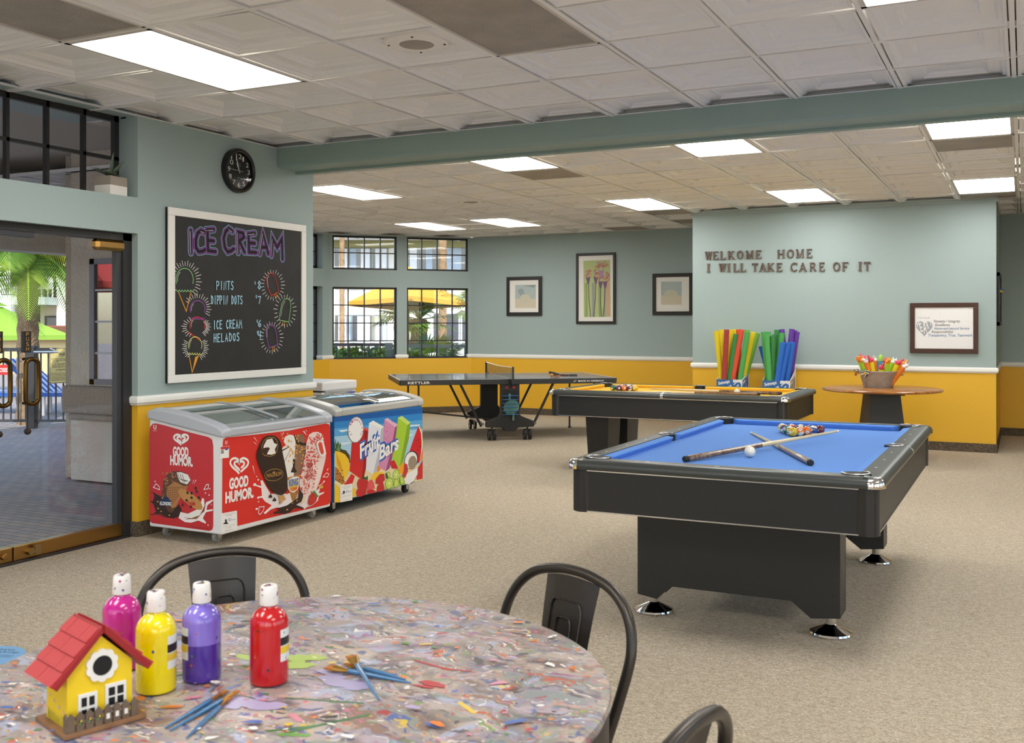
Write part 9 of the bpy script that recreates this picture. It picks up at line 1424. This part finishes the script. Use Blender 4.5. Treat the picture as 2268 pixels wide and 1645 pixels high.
bush('hedge', 'dense low shrubs behind the grey-green balustrade', 'hedge', far(-1.1, 18.2, -.02), 1.0, .3, .72, 1800, 23, .10, YG)
bush('hedge', 'bright green hedge outside the far left window', 'hedge', far(-5.0, 18.3, -.02), .8, .4, 1.45, 2200, 25, .10, YG)

def umbrella(label, loc, rz, half, ze, za, poler, c_top, c_under, vent=True):
    t = thing('patio_umbrella', label, 'umbrella', loc, rz); m = M(); ct = mat('canopy_'+c_top, c_top, .8)
    tr = MATS.get('canopy_'+c_top); b = tr.node_tree.nodes['Principled BSDF']; b.inputs['Transmission Weight'].default_value = .0
    C = [(half, 0), (0, half), (-half, 0), (0, -half)]; r0 = .30
    for k in range(4):
        a, b_ = C[k], C[(k+1) % 4]; N = 5; V = []
        for i in range(N+1):
            q = i/N*(1-.2)
            for s in range(5):
                u = s/4; x = a[0]*(1-u)+b_[0]*u; y = a[1]*(1-u)+b_[1]*u; f = 1-q; sag = -.05*half*math.sin(PI*u)*0+(-.03)*math.sin(PI*q)
                V.append((x*f, y*f, ze+(za-ze)*q+sag-.04*math.sin(PI*u)*f*0))
        fs = [(i*5+s, i*5+s+1, i*5+s+6, i*5+s+5) for i in range(N) for s in range(4)]
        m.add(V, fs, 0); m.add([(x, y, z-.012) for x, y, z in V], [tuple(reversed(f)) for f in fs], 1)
        m.add([(a[0], a[1], ze), (b_[0], b_[1], ze), (b_[0]*.995, b_[1]*.995, ze-.09), (a[0]*.995, a[1]*.995, ze-.09)], [(0,1,2,3)], 0)
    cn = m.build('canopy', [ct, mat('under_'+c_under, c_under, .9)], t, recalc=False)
    m = M(); v = [(x*.27, y*.27, ze+(za-ze)*.80) for x, y in C]; m.add(v+[(0, 0, za+.05)], [(0,1,4),(1,2,4),(2,3,4),(3,0,4)]); m.build('vent_cap', ct, cn)
    m = M(); m.cyl((0, 0, 0), (0, 0, za), poler, n=12); m.build('pole', mat('pole_dark', '4a4038', .5), t, smooth=50)
    for x, y in C:
        m = M(); m.cyl((0, 0, za-.1), (x*.98, y*.98, ze-.02), .012, n=6); m.build('rib', MATS['pole_dark'], t)
    m = M(); m.lathe([(.28, 0), (.28, .05), (.06, .08), (.05, .2), (0, .2)], n=24); m.build('base', dkm, t, smooth=40); return t
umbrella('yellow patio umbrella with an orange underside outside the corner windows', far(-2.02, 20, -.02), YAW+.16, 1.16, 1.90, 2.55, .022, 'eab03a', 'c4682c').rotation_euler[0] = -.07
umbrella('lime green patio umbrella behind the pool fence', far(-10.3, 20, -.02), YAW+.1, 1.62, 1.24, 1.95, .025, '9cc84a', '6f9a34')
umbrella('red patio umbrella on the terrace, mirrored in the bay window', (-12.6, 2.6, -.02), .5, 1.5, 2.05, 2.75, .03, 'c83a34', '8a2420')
t = thing('patio_chair', 'dark red patio chair on the terrace, mirrored in the bay window', 'chair', (-11.0, 3.5, -.02), .7)
m = M(); m.box(-.25, .25, -.25, .25, .40, .45); m.build('seat', mat('chair_red', '8a2a30', .6), t); m = M(); m.prism([(-.25, .45), (.25, .45), (.25, .9), (.12, 1.0), (-.12, 1.0), (-.25, .9)], .22, .26, 'xzy'); m.build('backrest', MATS['chair_red'], t)
for sx in (-.22, .22):
    for y in (-.22, .22):
        m = M(); m.cyl((sx, y, 0), (sx, y, .41), .015, n=8); m.build('leg', MATS['chair_red'], t)

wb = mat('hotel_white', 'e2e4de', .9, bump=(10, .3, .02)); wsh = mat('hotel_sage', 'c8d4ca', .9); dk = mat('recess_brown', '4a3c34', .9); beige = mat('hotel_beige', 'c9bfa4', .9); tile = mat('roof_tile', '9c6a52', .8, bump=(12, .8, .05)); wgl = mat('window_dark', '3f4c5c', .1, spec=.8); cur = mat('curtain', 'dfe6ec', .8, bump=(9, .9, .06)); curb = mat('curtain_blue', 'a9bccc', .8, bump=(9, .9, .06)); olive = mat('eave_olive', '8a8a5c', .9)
def facade(label, x0, x1, d, name='hotel_building'):
    t = thing(name, label, 'building', far((x0+x1)/2, d, -.02), YAW); return t, (x0+x1)/2
def part(t, cx, name, mats, x0, x1, y0, y1, z0, z1, par=None):
    m = M(); m.box(x0-cx, x1-cx, y0, y1, z0, z1); return m.build(name, mats, par or t)
# wing behind the pool: balcony, downpipe, tiled roof edge
D = 48; K_ = D/2266
X_ = lambda p: (p-1134)*K_
Z_ = lambda p: 1.46-(p-717)*K_
t, cx = facade('white hotel wing with a furnished balcony behind the pool', X_(-140), X_(330), D)
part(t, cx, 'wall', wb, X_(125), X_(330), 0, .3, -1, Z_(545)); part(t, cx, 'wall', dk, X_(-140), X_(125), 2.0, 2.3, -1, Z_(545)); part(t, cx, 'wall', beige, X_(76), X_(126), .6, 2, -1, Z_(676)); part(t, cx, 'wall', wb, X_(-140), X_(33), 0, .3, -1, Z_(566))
part(t, cx, 'lintel_band', wsh, X_(-140), X_(330), -.3, .5, Z_(566), Z_(543)); part(t, cx, 'fascia', wb, X_(-140), X_(330), -.7, .3, Z_(543), Z_(535))
m = M(); m.add([(X_(-140)-cx, -.9, Z_(536)), (X_(330)-cx, -.9, Z_(536)), (X_(330)-cx, 5, Z_(470)), (X_(-140)-cx, 5, Z_(470))], [(0,1,2,3)]); m.box(X_(-140)-cx, X_(330)-cx, -.9, -.7, Z_(539), Z_(534)); m.build('roof', tile, t)
part(t, cx, 'balcony_slab', wsh, X_(32), X_(129), -1.4, 1.9, Z_(675.5), Z_(659)); part(t, cx, 'downpipe', beige, X_(147), X_(149.5), -.12, 0, -1, Z_(566))
w_ = part(t, cx, 'window', blackf, X_(155), X_(172), -.05, .1, Z_(634), Z_(567)); part(t, cx, 'pane', wgl, X_(158), X_(172), -.07, -.05, Z_(631), Z_(571), w_)
w_ = part(t, cx, 'window', blackf, X_(88), X_(125), .5, .62, -.6, Z_(699)); part(t, cx, 'pane', wgl, X_(94), X_(122), .47, .5, -.5, Z_(703), w_); w_ = part(t, cx, 'window', blackf, X_(156), X_(175), -.05, .1, -.4, Z_(699)); part(t, cx, 'pane', wgl, X_(158), X_(175), -.07, -.05, -.3, Z_(702), w_)
rl = part(t, cx, 'balcony_railing', dkm, X_(35), X_(128), -1.38, -1.32, Z_(615), Z_(613)); part(t, cx, 'railing_bar', dkm, X_(35), X_(128), -1.38, -1.33, Z_(655), Z_(653), rl)
for i in range(20): part(t, cx, 'railing_bar', dkm, X_(35.5+i*4.85)-.012, X_(35.5+i*4.85)+.012, -1.37, -1.34, Z_(655), Z_(614), rl)
chm = mat('resin_white', 'eceae4', .5)
def resin(label, p, rz):
    t = thing('balcony_chair', label, 'chair', far(X_(p), D-.6, Z_(659)-.02), YAW+rz, 'white chairs on the balcony')
    m = M(); m.box(-.27, .27, -.27, .27, .38, .43); m.build('seat', chm, t); m = M(); m.prism([(-.25, .42), (.25, .42), (.27, .8), (.15, 1.0), (-.15, 1.0), (-.27, .8)], .24, .28, 'xzy'); m.build('backrest', chm, t)
    for sx in (-.25, .25):
        m = M(); m.box(sx-.03, sx+.03, -.27, .27, .6, .64); m.build('armrest', chm, t)
        for y in (-.25, .25):
            m = M(); m.box(sx-.025, sx+.025, y-.025, y+.025, 0, .62); m.build('leg', chm, t)
resin('white balcony chair, the leftmost of three', 47, 2.4); resin('white balcony chair beside the small table', 88, -.4); resin('white balcony chair at the right end of the balcony', 112, -2.3)
t = thing('balcony_table', 'small white table between the balcony chairs', 'table', far(X_(70), D-.8, Z_(659)-.02), YAW)
m = M(); m.box(-.3, .3, -.3, .3, .5, .54); m.build('tabletop', chm, t)
for sx in (-.26, .26):
    for y in (-.26, .26):
        m = M(); m.box(sx-.025, sx+.025, y-.025, y+.025, 0, .5); m.build('leg', chm, t)
# low cabana building between fence and wing
t, cx = facade('low tan pool building with a brown fascia behind the fence', -16, -11.6, 30, 'pool_building')
part(t, cx, 'wall', mat('cabana_tan', 'cfc090', .9), -16, -11.6, 0, 2, -.5, 1.0); part(t, cx, 'fascia', mat('cabana_brown', '6f4a38', .8), -16.5, -11.4, -.3, .2, .98, 1.38); part(t, cx, 'parapet', mat('cabana_red', '9c5a44', .8), -16, -11.8, -.1, 0, 1.38, 1.41)
# towels on the loungers beyond the fence
strp = bpy.data.materials.new('striped_cloth'); strp.use_nodes = True
def _str(m):
    nt = m.node_tree; b = nt.nodes['Principled BSDF']; b.inputs['Roughness'].default_value = .8; tc = nt.nodes.new('ShaderNodeTexCoord'); w = nt.nodes.new('ShaderNodeTexWave'); w.inputs['Scale'].default_value = 2.0; r = nt.nodes.new('ShaderNodeValToRGB'); r.color_ramp.interpolation = 'CONSTANT'; r.color_ramp.elements[0].color = lin('2f66c0'); r.color_ramp.elements[1].color = lin('eef2f6'); r.color_ramp.elements[1].position = .5
    nt.links.new(tc.outputs['Object'], w.inputs[0]); nt.links.new(w.outputs[0], r.inputs[0]); nt.links.new(r.outputs[0], b.inputs['Base Color'])
_str(strp)
def lounger(label, x, d, rz):
    t = thing('pool_lounger', label, 'sun lounger', far(x, d, -.02), YAW+rz, 'striped loungers by the pool')
    m = M(); m.box(-.33, .33, -1.0, .35, .30, .36); m.build('seat', strp, t); m = M(); m.add([(-.33, .35, .30), (.33, .35, .30), (.33, .95, .85), (-.33, .95, .85), (-.33, .32, .36), (.33, .32, .36), (.33, .91, .90), (-.33, .91, .90)], [(0,3,2,1),(4,5,6,7),(0,1,5,4),(1,2,6,5),(2,3,7,6),(3,0,4,7)]); m.build('backrest', strp, t)
    for sx in (-.3, .3):
        for y in (-.9, .3):
            m = M(); m.box(sx-.02, sx+.02, y-.02, y+.02, 0, .31); m.build('leg', chm, t)
lounger('blue and white striped lounger behind the pool rules sign', -7.15, 16.6, 1.5); lounger('blue and white striped lounger left of the fence post', -8.55, 16.8, 1.3)
# white wing outside the corner windows
D = 38; K_ = D/2266
t, cx = facade('white hotel wing with curtained windows outside the corner windows', X_(560), X_(1130), D)
def zline(p, y, s=-.028): return y
part(t, cx, 'wall', wb, X_(560), X_(1130), 0, .4, -1.2, Z_(548)); part(t, cx, 'eave_band', olive, X_(560), X_(1130), -.25, .2, Z_(549), Z_(533)); part(t, cx, 'soffit', wb, X_(560), X_(1130), -1.4, .3, Z_(533), Z_(529)); part(t, cx, 'roof', tile, X_(560), X_(1130), -1.5, 3, Z_(527), Z_(521))
def hwin(p0, p1, y0, y1, split, left, right):
    w = part(t, cx, 'window', mat('win_frame_grey', '8a9490', .5), X_(p0), X_(p1), -.06, .1, Z_(y1), Z_(y0)); g = K_*1.5
    part(t, cx, 'pane', wgl, X_(p0)+g, X_(p1)-g, -.08, -.06, Z_(y1)+g, Z_(y0)-g, w); 
    for a, b, mt in left: part(t, cx, 'curtain', mt, X_(a), X_(b), -.10, -.085, Z_(y1)+g, Z_(y0)-g*2, w)
    part(t, cx, 'mullion', MATS['win_frame_grey'], X_(split)-.03, X_(split)+.03, -.12, -.05, Z_(y1), Z_(y0), w)
hwin(742, 822, 548, 640, 773, [(752, 772, cur), (776, 790, curb), (800, 820, cur)], 0); hwin(822, 860, 548, 640, 826, [(832, 842, cur), (846, 857, cur)], 0)
hwin(905, 1032, 540, 640, 928, [(908, 924, cur), (944, 958, curb), (975, 1000, curb), (1002, 1022, curb)], 0)
hwin(742, 825, 697, 765, 780, [(750, 768, cur), (769, 778, curb), (792, 820, cur)], 0); hwin(826, 858, 697, 765, 830, [(832, 845, cur), (847, 857, curb)], 0); hwin(960, 1038, 694, 770, 1020, [(1016, 1024, cur)], 0)
hwin(640, 712, 560, 640, 700, [(660, 690, cur)], 0); hwin(640, 712, 697, 765, 700, [(655, 690, cur)], 0)
